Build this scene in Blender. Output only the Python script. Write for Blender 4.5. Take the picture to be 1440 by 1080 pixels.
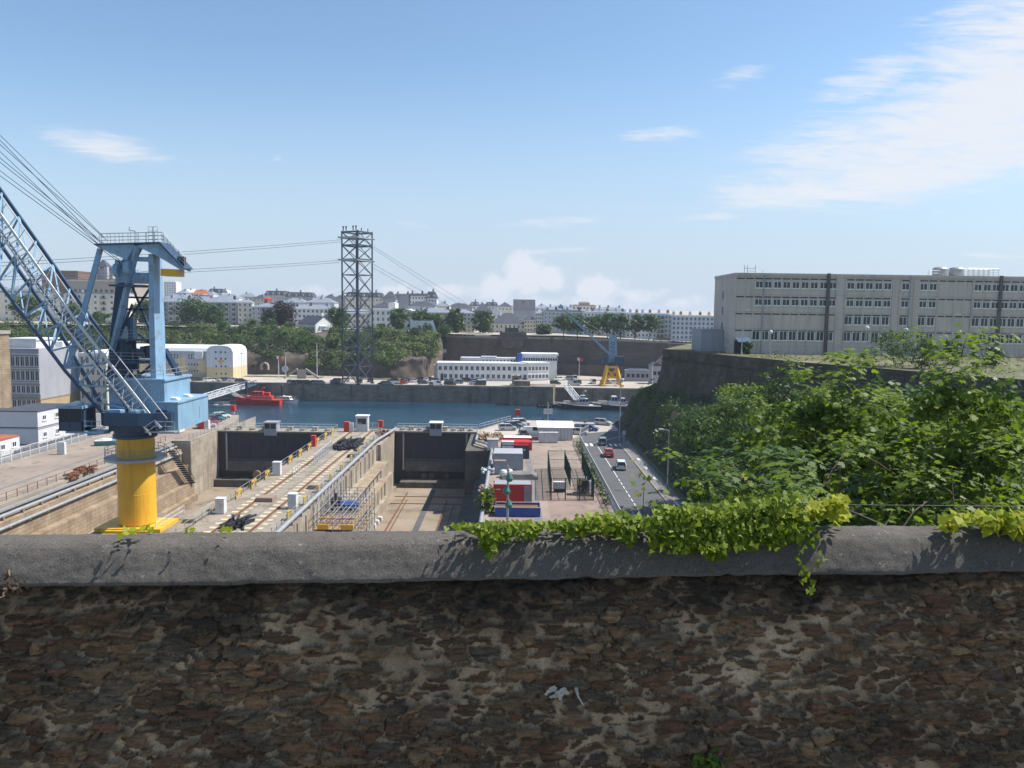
import bpy, math, random
import numpy as np
from mathutils import Vector, Matrix, noise
R = math.radians
SC = bpy.context.scene
COL = SC.collection
for o in list(bpy.data.objects): bpy.data.objects.remove(o)

# ---------------------------------------------------------------- camera
EYE = Vector((0, 0, 25.5)); FPX = 1090.0
cam_d = bpy.data.cameras.new('camera'); cam = bpy.data.objects.new('camera', cam_d); COL.objects.link(cam)
cam_d.sensor_width = 36; cam_d.lens = 36 * FPX / 1440; cam_d.clip_start = 0.05; cam_d.clip_end = 9000
CM = Matrix.Rotation(R(90 - 5.24), 3, 'X') @ Matrix.Rotation(R(0.8), 3, 'Z')
cam.matrix_world = Matrix.Translation(EYE) @ CM.to_4x4()
SC.camera = cam
def ray(px, py): return CM @ Vector(((px - 720) / FPX, (540 - py) / FPX, -1))
def at(px, py, Y):
    d = ray(px, py); return EYE + d * (Y / d.y)
def gp(px, py, z=0.0):
    d = ray(px, py); return EYE + d * ((z - EYE.z) / d.z)

# ---------------------------------------------------------------- light
SUN_EL, SUN_AZ = 54.0, 10.0            # azimuth counted from +X towards +Y
sd = Vector((math.cos(R(SUN_EL)) * math.cos(R(SUN_AZ)), math.cos(R(SUN_EL)) * math.sin(R(SUN_AZ)), math.sin(R(SUN_EL))))
sl = bpy.data.lights.new('sun', 'SUN'); sl.energy = 4.7; sl.angle = R(0.53); sl.color = (1, 0.95, 0.87)
so = bpy.data.objects.new('sun', sl); COL.objects.link(so)
so.rotation_euler = (-sd).to_track_quat('-Z', 'Y').to_euler(); so.location = (60, 0, 120)
SC.view_settings.view_transform = 'Standard'; SC.view_settings.look = 'None'
SC.view_settings.exposure = 0.62; SC.view_settings.gamma = 1; SC.view_settings.use_curve_mapping = False

def build_world():
    w = bpy.data.worlds.new('World'); SC.world = w; w.use_nodes = True
    n = w.node_tree.nodes; l = w.node_tree.links; n.clear()
    out = n.new('ShaderNodeOutputWorld'); bg = n.new('ShaderNodeBackground'); bg.inputs[1].default_value = SKY_STRENGTH
    sky = n.new('ShaderNodeTexSky'); sky.sky_type = 'NISHITA'; sky.sun_disc = False
    sky.sun_elevation = R(SUN_EL); sky.sun_rotation = R(90 - SUN_AZ); sky.altitude = 40
    sky.air_density = 1.0; sky.dust_density = 0.5; sky.ozone_density = 1.7
    tc = n.new('ShaderNodeTexCoord')
    sep = n.new('ShaderNodeSeparateXYZ'); l.new(tc.outputs['Generated'], sep.inputs[0])
    def math_(op, a, b=None, c=None, clamp=False):
        m = n.new('ShaderNodeMath'); m.operation = op; m.use_clamp = clamp
        for i, v in enumerate((a, b, c)):
            if v is None: continue
            if isinstance(v, (int, float)): m.inputs[i].default_value = v
            else: l.new(v, m.inputs[i])
        return m.outputs[0]
    ysafe = math_('MAXIMUM', sep.outputs[1], 0.05)
    u = math_('DIVIDE', sep.outputs[0], ysafe); v = math_('DIVIDE', sep.outputs[2], ysafe)
    cv = n.new('ShaderNodeCombineXYZ'); l.new(u, cv.inputs[0]); l.new(v, cv.inputs[1])
    UV = cv.outputs[0]
    def uv(px, py):
        d = ray(px, py); return d.x / d.y, d.z / d.y
    def noise_(scale, sx, sy, rot=0, detail=8, rough=.6, dist=0.0, off=0.0):
        mp = n.new('ShaderNodeMapping'); mp.inputs['Scale'].default_value = (sx, sy, 1)
        mp.inputs['Rotation'].default_value = (0, 0, R(rot)); mp.inputs['Location'].default_value = (off, off * .7, 0)
        l.new(UV, mp.inputs[0]); t = n.new('ShaderNodeTexNoise'); t.inputs['Scale'].default_value = scale
        t.inputs['Detail'].default_value = detail; t.inputs['Roughness'].default_value = rough
        t.inputs['Distortion'].default_value = dist
        l.new(mp.outputs[0], t.inputs[0]); return t.outputs[0]
    def blob(px, py, rx, ry, rot, gain=1.0):
        cx, cy = uv(px, py); mp = n.new('ShaderNodeMapping'); mp.vector_type = 'TEXTURE'
        mp.inputs['Location'].default_value = (cx, cy, 0); mp.inputs['Rotation'].default_value = (0, 0, R(rot))
        mp.inputs['Scale'].default_value = (rx / FPX, ry / FPX, 1); l.new(UV, mp.inputs[0])
        ln = n.new('ShaderNodeVectorMath'); ln.operation = 'LENGTH'; l.new(mp.outputs[0], ln.inputs[0])
        mr = n.new('ShaderNodeMapRange'); mr.interpolation_type = 'SMOOTHSTEP'
        mr.inputs[1].default_value = 1.25; mr.inputs[2].default_value = 0.0; mr.inputs[3].default_value = 0; mr.inputs[4].default_value = gain
        l.new(ln.outputs['Value'], mr.inputs[0]); return mr.outputs[0]
    def field(bl):
        f = None
        for b in bl:
            x = blob(*b); f = x if f is None else math_('MAXIMUM', f, x)
        return f
    def thresh(x, a, b, hi=1.0):
        mr = n.new('ShaderNodeMapRange'); mr.interpolation_type = 'SMOOTHSTEP'
        mr.inputs[1].default_value = a; mr.inputs[2].default_value = b; mr.inputs[3].default_value = 0; mr.inputs[4].default_value = hi
        l.new(x, mr.inputs[0]); return mr.outputs[0]
    cir = field([(1470, 90, 400, 170, 24, 1.15), (1320, 205, 440, 120, 12, 1.1), (1130, 272, 260, 42, 4, .95), (1230, 110, 200, 60, 24, .8), (1045, 104, 120, 30, 14, .66),
                 (925, 190, 120, 18, 2, .72), (145, 206, 160, 34, -10, .95), (770, 314, 130, 14, 3, .66), (1000, 305, 110, 12, 4, .7),
                 (585, 316, 80, 13, -2, .62), (610, 345, 90, 9, 2, .55), (770, 353, 110, 8, 3, .62), (1400, 360, 90, 8, -3, .75), (390, 220, 20, 13, 20, .6), (1320, 300, 70, 8, 2, .55)])
    n1 = noise_(7, .55, 3.6, 20, 10, .72, 1.0); n2 = noise_(34, .45, 3.6, 26, 7, .7, .7, 3.1)
    nn = math_('ADD', math_('MULTIPLY', n1, .64), math_('MULTIPLY', n2, .36))
    m1 = thresh(math_('MULTIPLY_ADD', nn, 4.2, math_('MULTIPLY_ADD', cir, 1.85, -2.84)), 0.0, 1.25, .94)
    m1 = math_('MULTIPLY', m1, thresh(cir, .02, .25))
    cum = field([(738, 388, 46, 42, 0, 1.0), (775, 392, 42, 30, 0, .9), (700, 405, 42, 32, 0, .85), (840, 408, 70, 26, 0, .85), (900, 415, 70, 20, 0, .7),
                 (640, 408, 60, 20, 0, .7), (560, 410, 90, 18, 0, .55), (420, 408, 80, 16, 0, .5), (960, 425, 60, 14, 0, .5), (800, 425, 220, 22, 0, .6)])
    n3 = noise_(24, 1, 1.35, 0, 9, .62, .35, 5.5)
    m2 = thresh(math_('MULTIPLY_ADD', n3, 2.6, math_('MULTIPLY_ADD', cum, 1.35, -1.64)), 0.0, .62, .9)
    m2 = math_('MULTIPLY', m2, thresh(cum, .02, .2))
    hz = thresh(v, .33, .0, .9)
    def mix(fac, a, b):
        m = n.new('ShaderNodeMix'); m.data_type = 'RGBA'; l.new(fac, m.inputs[0])
        for i, c in ((6, a), (7, b)):
            if isinstance(c, tuple): m.inputs[i].default_value = (*[q / SKY_STRENGTH for q in c], 1)
            else: l.new(c, m.inputs[i])
        return m.outputs[2]
    tint = n.new('ShaderNodeMix'); tint.data_type = 'RGBA'; tint.blend_type = 'MULTIPLY'; tint.inputs[0].default_value = 1
    l.new(sky.outputs[0], tint.inputs[6]); tint.inputs[7].default_value = (.90, .985, 1.0, 1)
    c = mix(hz, tint.outputs[2], (.36, .43, .53))
    c = mix(m2, c, (.54, .56, .61)); c = mix(m1, c, (.55, .57, .61))
    l.new(c, bg.inputs[0]); l.new(bg.outputs[0], out.inputs[0])
SKY_STRENGTH = 0.112
build_world()

# ---------------------------------------------------------------- helpers
class MB:
    """collects simple solids; build() links them as ONE mesh object"""
    def __init__(s): s.v = []; s.f = []; s.m = []
    def add(s, vs, fs, mi=0):
        b = len(s.v); s.v += [tuple(p) for p in vs]
        for f in fs: s.f.append(tuple(b + i for i in f)); s.m.append(mi)
    def box(s, x0, x1, y0, y1, z0, z1, mi=0):
        s.add([(x0,y0,z0),(x1,y0,z0),(x1,y1,z0),(x0,y1,z0),(x0,y0,z1),(x1,y0,z1),(x1,y1,z1),(x0,y1,z1)],
              [(0,3,2,1),(4,5,6,7),(0,1,5,4),(1,2,6,5),(2,3,7,6),(3,0,4,7)], mi)
    def bar(s, a, b, w, h=None, mi=0, up=(0, 0, 1)):
        a = Vector(a); b = Vector(b); h = w if h is None else h
        d = (b - a); 
        if d.length < 1e-6: return
        d.normalize(); u = Vector(up)
        if abs(d.dot(u)) > .98: u = Vector((0, 1, 0))
        x = d.cross(u).normalized() * (w / 2); y = x.cross(d).normalized() * (h / 2)
        s.add([a-x-y, a+x-y, a+x+y, a-x+y, b-x-y, b+x-y, b+x+y, b-x+y],
              [(0,1,2,3),(7,6,5,4),(4,5,1,0),(5,6,2,1),(6,7,3,2),(7,4,0,3)], mi)
    def tube(s, a, b, r, r2=None, n=6, mi=0, caps=True):
        a = Vector(a); b = Vector(b); r2 = r if r2 is None else r2
        d = (b - a)
        if d.length < 1e-6: return
        d.normalize(); u = Vector((0, 0, 1)) if abs(d.z) < .95 else Vector((1, 0, 0))
        x = d.cross(u).normalized(); y = d.cross(x)
        vs = []
        for k in range(n):
            t = 2 * math.pi * k / n; q = x * math.cos(t) + y * math.sin(t)
            vs += [a + q * r, b + q * r2]
        fs = [(2*k, 2*k+1, (2*k+3) % (2*n), (2*k+2) % (2*n)) for k in range(n)]
        if caps: fs += [tuple(range(0, 2*n, 2)), tuple(range(2*n-1, 0, -2))]
        s.add(vs, fs, mi)
    def path(s, pts, r, n=6, mi=0):
        for a, b in zip(pts[:-1], pts[1:]): s.tube(a, b, r, None, n, mi)
    def prism(s, poly, z0, z1, mi=0, inset=0.0):
        n = len(poly); cx = sum(p[0] for p in poly)/n; cy = sum(p[1] for p in poly)/n
        vs = [(p[0], p[1], z0) for p in poly] + [(p[0]+(cx-p[0])*inset, p[1]+(cy-p[1])*inset, z1) for p in poly]
        s.add(vs, [tuple(range(n-1, -1, -1)), tuple(range(n, 2*n))] + [(i, (i+1) % n, n+(i+1) % n, n+i) for i in range(n)], mi)
    def ext(s, poly, axis, a, b, mi=0):
        """polygon in the two other axes extruded along axis ('x' -> (y,z), 'y' -> (x,z))"""
        n = len(poly); mk = (lambda p, t: (t, p[0], p[1])) if axis == 'x' else (lambda p, t: (p[0], t, p[1]))
        s.add([mk(p, a) for p in poly] + [mk(p, b) for p in poly],
              [tuple(range(n)), tuple(range(2*n-1, n-1, -1))] + [(i, n+i, n+(i+1) % n, (i+1) % n) for i in range(n)], mi)
    def lathe(s, prof, c=(0, 0), n=16, mi=0):
        vs = []; m = len(prof)
        for k in range(n):
            t = 2*math.pi*k/n
            for r, z in prof: vs.append((c[0]+r*math.cos(t), c[1]+r*math.sin(t), z))
        fs = [(k*m+i, ((k+1) % n)*m+i, ((k+1) % n)*m+i+1, k*m+i+1) for k in range(n) for i in range(m-1)]
        s.add(vs, fs, mi)
    def loft(s, rings, mi=0, caps=True):
        n = len(rings[0]); vs = [p for r in rings for p in r]
        fs = [(k*n+i, k*n+(i+1) % n, (k+1)*n+(i+1) % n, (k+1)*n+i) for k in range(len(rings)-1) for i in range(n)]
        if caps: fs += [tuple(range(n-1, -1, -1)), tuple((len(rings)-1)*n+i for i in range(n))]
        s.add(vs, fs, mi)
    def sheet(s, P, mi=0):
        """P[i][j] grid of points"""
        h = len(P); w = len(P[0])
        s.add([p for r in P for p in r], [(i*w+j, i*w+j+1, (i+1)*w+j+1, (i+1)*w+j) for i in range(h-1) for j in range(w-1)], mi)
    def mesh(s, name, mats, smooth=False, fix=True):
        me = bpy.data.meshes.new(name); me.from_pydata(s.v, [], s.f)
        for m in (mats if isinstance(mats, (list, tuple)) else [mats]): me.materials.append(m)
        if any(s.m): me.polygons.foreach_set('material_index', s.m)
        if smooth: me.polygons.foreach_set('use_smooth', [True]*len(s.f))
        me.update()
        if fix:
            import bmesh
            bm = bmesh.new(); bm.from_mesh(me); bmesh.ops.recalc_face_normals(bm, faces=bm.faces); bm.to_mesh(me); bm.free()
        return me
    def build(s, name, mats, parent=None, smooth=False, loc=None, rz=0, fix=True):
        return link(name, s.mesh(name, mats, smooth, fix), parent, loc, rz)
def link(name, me, parent=None, loc=None, rz=0):
    o = bpy.data.objects.new(name, me); COL.objects.link(o)
    if parent: o.parent = parent
    if loc is not None: o.location = loc
    if rz: o.rotation_euler = (0, 0, rz)
    return o
def tag(o, label=None, cat=None, group=None, kind=None):
    if label: o['label'] = label
    if cat: o['category'] = cat
    if group: o['group'] = group
    if kind: o['kind'] = kind
    return o
def thing(name, label, cat, loc=(0, 0, 0), rz=0, group=None):
    o = bpy.data.objects.new(name, None); COL.objects.link(o); o.empty_display_size = .3
    o.location = loc; o.rotation_euler = (0, 0, rz); return tag(o, label, cat, group)
def copy_tree(o, parent=None):
    c = o.copy(); COL.objects.link(c)
    if parent: c.parent = parent
    for ch in list(o.children): copy_tree(ch, c)
    return c
def struct(name, mb, mats, smooth=False): return tag(mb.build(name, mats, None, smooth), kind='structure')

# ---------------------------------------------------------------- materials
def nodes(name):
    m = bpy.data.materials.new(name); m.use_nodes = True
    return m, m.node_tree.nodes, m.node_tree.links, m.node_tree.nodes['Principled BSDF']
def tnoise(n, l, vec, scale, detail=4, rough=.6, sc=None):
    t = n.new('ShaderNodeTexNoise'); t.inputs['Scale'].default_value = scale; t.inputs['Detail'].default_value = detail; t.inputs['Roughness'].default_value = rough
    if sc:
        mp = n.new('ShaderNodeMapping'); mp.inputs['Scale'].default_value = sc; l.new(vec, mp.inputs[0]); vec = mp.outputs[0]
    l.new(vec, t.inputs[0]); return t.outputs[0]
def mrange(n, l, x, a, b, c=0., d=1., clamp=True):
    m = n.new('ShaderNodeMapRange'); m.clamp = clamp
    for i, v in enumerate((a, b, c, d)): m.inputs[i+1].default_value = v
    l.new(x, m.inputs[0]); return m.outputs[0]
def cmix(n, l, fac, a, b, mode='MIX'):
    m = n.new('ShaderNodeMix'); m.data_type = 'RGBA'; m.blend_type = mode
    if isinstance(fac, (int, float)): m.inputs[0].default_value = fac
    else: l.new(fac, m.inputs[0])
    for i, c in ((6, a), (7, b)):
        if isinstance(c, tuple): m.inputs[i].default_value = (*c[:3], 1)
        else: l.new(c, m.inputs[i])
    return m.outputs[2]
def surf(name, c1, c2=None, scale=.4, rough=.8, metal=0., streak=None, spots=None, bump=0., fine=.12, spec=.35, brick=None, ribs=None, coat=0, transmission=None):
    """c1/c2 blotches, vertical run-off stains, grit, optional masonry courses or ribs"""
    m, n, l, p = nodes(name)
    g = n.new('ShaderNodeNewGeometry').outputs['Position']
    c2 = c2 or tuple(x*.8 for x in c1)
    f = mrange(n, l, tnoise(n, l, g, scale, 5), .32, .68)
    c = cmix(n, l, f, c1, c2)
    hgt = None
    if brick or ribs:
        sp = n.new('ShaderNodeSeparateXYZ'); l.new(g, sp.inputs[0])
        ad = n.new('ShaderNodeMath'); ad.operation = 'ADD'; l.new(sp.outputs[0], ad.inputs[0]); l.new(sp.outputs[1], ad.inputs[1])
        cb = n.new('ShaderNodeCombineXYZ'); l.new(ad.outputs[0], cb.inputs[0]); l.new(sp.outputs[2], cb.inputs[1])
    if brick:
        bw, bh, mort, mc, amt = brick
        b = n.new('ShaderNodeTexBrick'); b.inputs['Scale'].default_value = 1; b.inputs['Brick Width'].default_value = bw
        b.inputs['Row Height'].default_value = bh; b.inputs['Mortar Size'].default_value = mort; b.inputs['Mortar Smooth'].default_value = .4
        b.inputs['Color1'].default_value = (1-amt, 1-amt, 1-amt, 1); b.inputs['Color2'].default_value = (1+amt*.5,)*3 + (1,)
        b.inputs['Mortar'].default_value = (*mc, 1); l.new(cb.outputs[0], b.inputs[0])
        c = cmix(n, l, 1.0, c, b.outputs['Color'], 'MULTIPLY'); hgt = b.outputs['Fac']
    if ribs:
        w = n.new('ShaderNodeTexWave'); w.inputs['Scale'].default_value = ribs; w.bands_direction = 'X'; l.new(cb.outputs[0], w.inputs[0])
        hgt = w.outputs['Fac']; c = cmix(n, l, 1.0, c, cmix(n, l, hgt, (.86,)*3, (1.05,)*3), 'MULTIPLY')
    if streak:
        sc, amt = streak[:2]; sx = streak[2] if len(streak) > 2 else 1.6
        s = mrange(n, l, tnoise(n, l, g, 1.0, 6, .65, (sx, sx, sx*.09)), .5, .72, 0, amt)
        c = cmix(n, l, s, c, sc)
    if spots:
        sc, amt, ss = spots
        s = mrange(n, l, tnoise(n, l, g, ss, 6, .7), .54, .64, 0, amt); c = cmix(n, l, s, c, sc)
    ff = tnoise(n, l, g, 9 if scale > .2 else 4, 5, .7)
    c = cmix(n, l, 1.0, c, cmix(n, l, ff, (1-fine*1.6,)*3, (1+fine*1.3,)*3), 'MULTIPLY')
    l.new(c, p.inputs['Base Color'])
    p.inputs['Roughness'].default_value = rough; p.inputs['Metallic'].default_value = metal; p.inputs['Specular IOR Level'].default_value = spec
    if coat: p.inputs['Coat Weight'].default_value = coat; p.inputs['Coat Roughness'].default_value = .08
    if bump or hgt is not None:
        bp = n.new('ShaderNodeBump'); bp.inputs['Strength'].default_value = bump or .4; bp.inputs['Distance'].default_value = .05
        l.new(ff if hgt is None else hgt, bp.inputs['Height']); l.new(bp.outputs[0], p.inputs['Normal'])
        if brick: bp.invert = True
    return m
def leafmat(name, c1, c2, c3=None, trans=.35, rough=.5):
    """c1..c2 by the per-leaf attribute rnd, c3 rare yellowed leaves"""
    m, n, l, p = nodes(name)
    a = n.new('ShaderNodeAttribute'); a.attribute_name = 'rnd'
    c = cmix(n, l, a.outputs['Fac'], c1, c2)
    if c3: c = cmix(n, l, mrange(n, l, a.outputs['Fac'], .9, .97), c, c3)
    l.new(c, p.inputs['Base Color']); p.inputs['Roughness'].default_value = rough; p.inputs['Specular IOR Level'].default_value = .3
    t = n.new('ShaderNodeBsdfTranslucent'); l.new(cmix(n, l, 1.0, c, (1.3, 1.35, .6), 'MULTIPLY'), t.inputs[0])
    mx = n.new('ShaderNodeMixShader'); mx.inputs[0].default_value = trans
    l.new(p.outputs[0], mx.inputs[1]); l.new(t.outputs[0], mx.inputs[2])
    l.new(mx.outputs[0], n['Material Output'].inputs[0]); return m
M = {}
def S(key, *a, **k): M[key] = surf(key, *a, **k); return M[key]
S('concrete', (.33,.285,.23), (.225,.195,.155), .25, .9, streak=((.10,.085,.07), .3), bump=.15)
S('pier_top', (.34,.295,.235), (.215,.18,.145), .3, .92, spots=((.11,.09,.07), .7, .5), bump=.2, fine=.2)
S('dock_wall', (.40,.35,.28), (.26,.215,.165), .3, .9, streak=((.085,.07,.058), .75, 1.2), bump=.2, brick=(2.4, 1.1, .03, (.7,.68,.66), .10))
S('dock_stone', (.36,.285,.20), (.24,.175,.115), .35, .9, streak=((.10,.07,.05), .5, .9), bump=.25, brick=(1.6, .55, .035, (.55,.5,.45), .14))
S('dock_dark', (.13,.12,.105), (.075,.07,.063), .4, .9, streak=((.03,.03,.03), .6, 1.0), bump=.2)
S('dock_floor', (.30,.245,.185), (.215,.17,.125), .16, .9, spots=((.13,.105,.08), .7, .16), bump=.1, fine=.18)
S('yard', (.32,.26,.21), (.22,.18,.15), .12, .93, spots=((.14,.115,.10), .7, .3), bump=.1, fine=.16)
S('yard_pink', (.30,.215,.185), (.21,.165,.14), .2, .93, spots=((.14,.115,.10), .6, .35), bump=.1, fine=.2)
S('quay_pale', (.44,.40,.35), (.35,.31,.27), .1, .93, bump=.08)
S('asphalt', (.105,.108,.115), (.082,.085,.09), .3, .9, bump=.1, fine=.15)
S('pavement', (.20,.195,.19), (.15,.145,.14), .5, .9)
S('white_paint', (.74,.74,.71), (.6,.6,.57), .8, .6)
S('yellow_mark', (.66,.57,.36), (.5,.42,.26), 1.0, .7, fine=.2)
S('quay_stone', (.29,.25,.205), (.18,.155,.13), .22, .92, streak=((.04,.036,.033), .75, .3), spots=((.04,.038,.035), .75, .12), bump=.3, brick=(1.8, .6, .03, (.6,.6,.6), .2), fine=.25)
S('fort_stone', (.135,.105,.088), (.09,.073,.064), .12, .95, streak=((.028,.026,.03), .55, .25), bump=.3, brick=(1.2, .5, .04, (.72,.7,.68), .22), fine=.25)
S('bastion_stone', (.115,.10,.085), (.055,.05,.043), .3, .95, streak=((.025,.024,.022), .8, .5), spots=((.035,.045,.02), .6, .25), bump=.6, brick=(.8, .38, .05, (.75,.72,.7), .3), fine=.3)
S('rock', (.15,.115,.092), (.07,.057,.048), .3, .95, streak=((.03,.027,.025), .5, .5), bump=.8, fine=.35)
S('grass', (.085,.105,.04), (.13,.115,.06), .35, .95, bump=.4, fine=.3)
S('dry_grass', (.15,.135,.07), (.085,.10,.042), .3, .95, spots=((.22,.19,.15), .6, .1), bump=.4, fine=.3)
S('dark_rock', (.062,.055,.040), (.026,.027,.018), .5, 1.0, streak=((.015,.015,.012), .6, .8), bump=1.0, fine=.35)
S('soil', (.045,.05,.024), (.03,.026,.018), .5, 1.0, bump=.5)
S('blue_steel', (.24,.40,.55), (.20,.34,.48), .5, .45, streak=((.13,.14,.16), .55, 2.0), spots=((.20,.13,.09), .5, 1.1), fine=.09)
S('blue_dark', (.034,.074,.135), (.027,.058,.108), .5, .5, streak=((.04,.05,.06), .4, 2.0), fine=.08)
S('blue_ribbed', (.25,.41,.55), (.21,.355,.49), .5, .45, ribs=1.1, bump=.3, fine=.07, streak=((.13,.13,.14), .45, 1.8))
S('navy_steel', (.048,.064,.10), (.037,.05,.08), .5, .5)
S('crane_yellow', (.76,.42,.035), (.66,.36,.03), .35, .5, streak=((.30,.15,.03), .65, 1.3), fine=.08)
S('galv', (.42,.43,.44), (.32,.33,.34), 1.5, .5, metal=.35)
S('white_steel', (.66,.67,.68), (.5,.51,.52), 1.0, .5)
S('caisson', (.026,.030,.048), (.018,.021,.034), .4, .55, streak=((.055,.055,.065), .6, 1.6), bump=.1)
S('caisson_band', (.13,.13,.14), (.06,.06,.065), .5, .6, streak=((.05,.05,.05), .6, 2))
S('rust', (.20,.085,.04), (.11,.055,.035), 1.2, .85)
S('red', (.58,.035,.03), (.48,.03,.026), .6, .45, streak=((.35,.09,.07), .3, 1.5), fine=.06)
S('container_red', (.55,.035,.035), (.47,.03,.03), .6, .5, ribs=1.4, bump=.5)
S('container_grey', (.33,.36,.40), (.27,.30,.34), .5, .5, ribs=1.4, bump=.5)
S('container_white', (.66,.67,.68), (.55,.56,.57), .5, .5, ribs=1.2, bump=.3, streak=((.3,.27,.22), .3, 2))
S('dark_metal', (.035,.037,.042), (.025,.026,.03), .8, .5)
S('green_mesh', (.012,.055,.045), (.01,.04,.034), .8, .5)
S('verdigris', (.05,.20,.15), (.035,.14,.11), 2.0, .35)
S('wood', (.33,.23,.14), (.22,.15,.095), 1.0, .8)
S('black_rubber', (.02,.02,.021), (.015,.015,.016), 2, .8)
S('tarp_blue', (.03,.10,.38), (.02,.07,.28), 1, .5)
S('roof_white', (.72,.73,.74), (.62,.63,.64), .4, .6)
S('zinc', (.29,.32,.37), (.23,.26,.31), .35, .5, metal=.2, ribs=.7, bump=.2)
S('slate', (.075,.082,.105), (.05,.056,.075), .5, .6, brick=(.5, .3, .02, (.6,.6,.6), .15))
S('orange_tile', (.42,.13,.055), (.32,.09,.04), .6, .8)
S('brown_brick', (.19,.12,.085), (.14,.085,.06), .4, .85)
GL, n_, l_, p_ = nodes('window_glass'); p_.inputs['Base Color'].default_value = (.03, .036, .045, 1); p_.inputs['Roughness'].default_value = .14; p_.inputs['Specular IOR Level'].default_value = .3
M['glass'] = GL
S('dropping', (.42,.39,.35), (.27,.25,.22), 60, .8)
for k, c, d in (('wall_cream', (.68,.63,.53), (.60,.55,.46)), ('wall_white', (.80,.79,.76), (.71,.70,.67)), ('wall_grey', (.36,.36,.39), (.30,.30,.33)),
             ('wall_lilac', (.46,.47,.51), (.39,.40,.44)), ('wall_beige', (.50,.44,.35), (.43,.37,.29)), ('wall_yellow', (.66,.54,.32), (.58,.47,.28)),
             ('wall_stone', (.33,.29,.25), (.27,.235,.20)), ('wall_pale', (.66,.67,.69), (.57,.58,.60)), ('wall_tan', (.45,.32,.19), (.36,.25,.14))):
    S(k, c, d, .15, .85, streak=((.22,.20,.18), .35, 1.0), fine=.08)
S('wall_panel', (.57,.49,.43), (.49,.42,.37), .12, .85, streak=((.15,.14,.13), .45, .8), brick=(1.77, 3.3, .025, (.55,.55,.55), .035), fine=.1, bump=.12)
M['leaf_far'] = leafmat('leaf_far', (.024,.062,.015), (.08,.145,.036), None, .3)
M['leaf_lime'] = leafmat('leaf_lime', (.045,.09,.018), (.11,.17,.035), None, .3)
M['leaf_copper'] = leafmat('leaf_copper', (.012,.010,.016), (.030,.020,.032), None, .1)
M['leaf_plane'] = leafmat('leaf_plane', (.035,.075,.018), (.075,.135,.032), None, .3)
M['leaf_syc'] = leafmat('leaf_sycamore', (.036,.080,.009), (.20,.27,.027), (.30,.26,.03), .45)
M['leaf_syc2'] = leafmat('leaf_sycamore_dark', (.020,.054,.010), (.085,.145,.022), (.12,.14,.03), .35)
M['leaf_ivy'] = leafmat('leaf_ivy', (.040,.085,.007), (.25,.31,.022), (.42,.40,.03), .4, .55)
M['leaf_ivy_yellow'] = leafmat('leaf_ivy_yellow', (.16,.24,.02), (.42,.40,.025), (.5,.42,.03), .45, .6)
S('bark', (.09,.07,.052), (.055,.044,.034), 3, .95, bump=.4)
WM, n_, l_, p_ = nodes('sea_water'); p_.inputs['Base Color'].default_value = (.010, .045, .075, 1); p_.inputs['Roughness'].default_value = .22; p_.inputs['IOR'].default_value = 1.33
g_ = n_.new('ShaderNodeNewGeometry').outputs['Position']
bp_ = n_.new('ShaderNodeBump'); bp_.inputs['Strength'].default_value = .55; bp_.inputs['Distance'].default_value = .25
l_.new(tnoise(n_, l_, g_, .9, 6, .65, (1, .6, 1)), bp_.inputs['Height']); l_.new(bp_.outputs[0], p_.inputs['Normal'])
l_.new(cmix(n_, l_, mrange(n_, l_, tnoise(n_, l_, g_, .05, 4, .5, (.35, 1.4, 1)), .35, .65), (.006,.030,.055), (.013,.050,.080)), p_.inputs['Base Color'])
M['water'] = WM
# ================================================================ SETTING
def sm(t): t = max(0., min(1., t)); return t*t*(3-2*t)
ZF = -11.5; WZ = -5.6
# water
b = MB(); b.add([(-700,165,WZ),(320,165,WZ),(320,300,WZ),(-700,300,WZ)], [(0,1,2,3)]); struct('water', b, M['water'])
# sea bed / ground sheet to the horizon
b = MB(); b.add([(-4000,-400,-16),(4000,-400,-16),(4000,6000,-16),(-4000,6000,-16)], [(0,1,2,3)]); struct('ground', b, M['soil'])
# left quay beside dock one
b = MB(); b.prism([(-65.5,20),(-65.5,148),(-62,148),(-62,166),(-63,176),(-66,186),(-700,186),(-700,20)], -16, 0); struct('quay_ground_left', b, [M['concrete']])
b = MB(); b.prism([(-82.5,30),(-82.5,184),(-300,184),(-300,30)], .0, .006); struct('service_road', b, M['pavement'])
b = MB(); b.prism([(-66.6,30),(-66.6,147),(-63.2,149),(-64.5,175),(-81.5,175),(-81.5,30)], .0, .008); struct('quay_paving', b, M['yard'])
b = MB(); b.box(-71.6,-70.9,40,160,.004,.014); struct('quay_drain', b, M['pavement'])
# altars (stepped stone side) of dock one
b = MB(); b.box(-65.5,-63.6,20,147.9,ZF-1,-1.6); b.box(-63.6,-62.4,20,147.8,ZF-1,-4.6); b.box(-62.4,-61.3,20,147.7,ZF-1,-7.8); b.box(-61.3,-60.5,20,147.6,ZF-1,-10.2)
struct('dock_altars', b, M['dock_stone'])
b = MB(); b.box(-62,-61.9,148,186,ZF-1,-.3); b.box(-65.48,-62,147.92,148.0,ZF-1,-.3); struct('dock_entrance_wall', b, M['dock_wall'])
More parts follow.
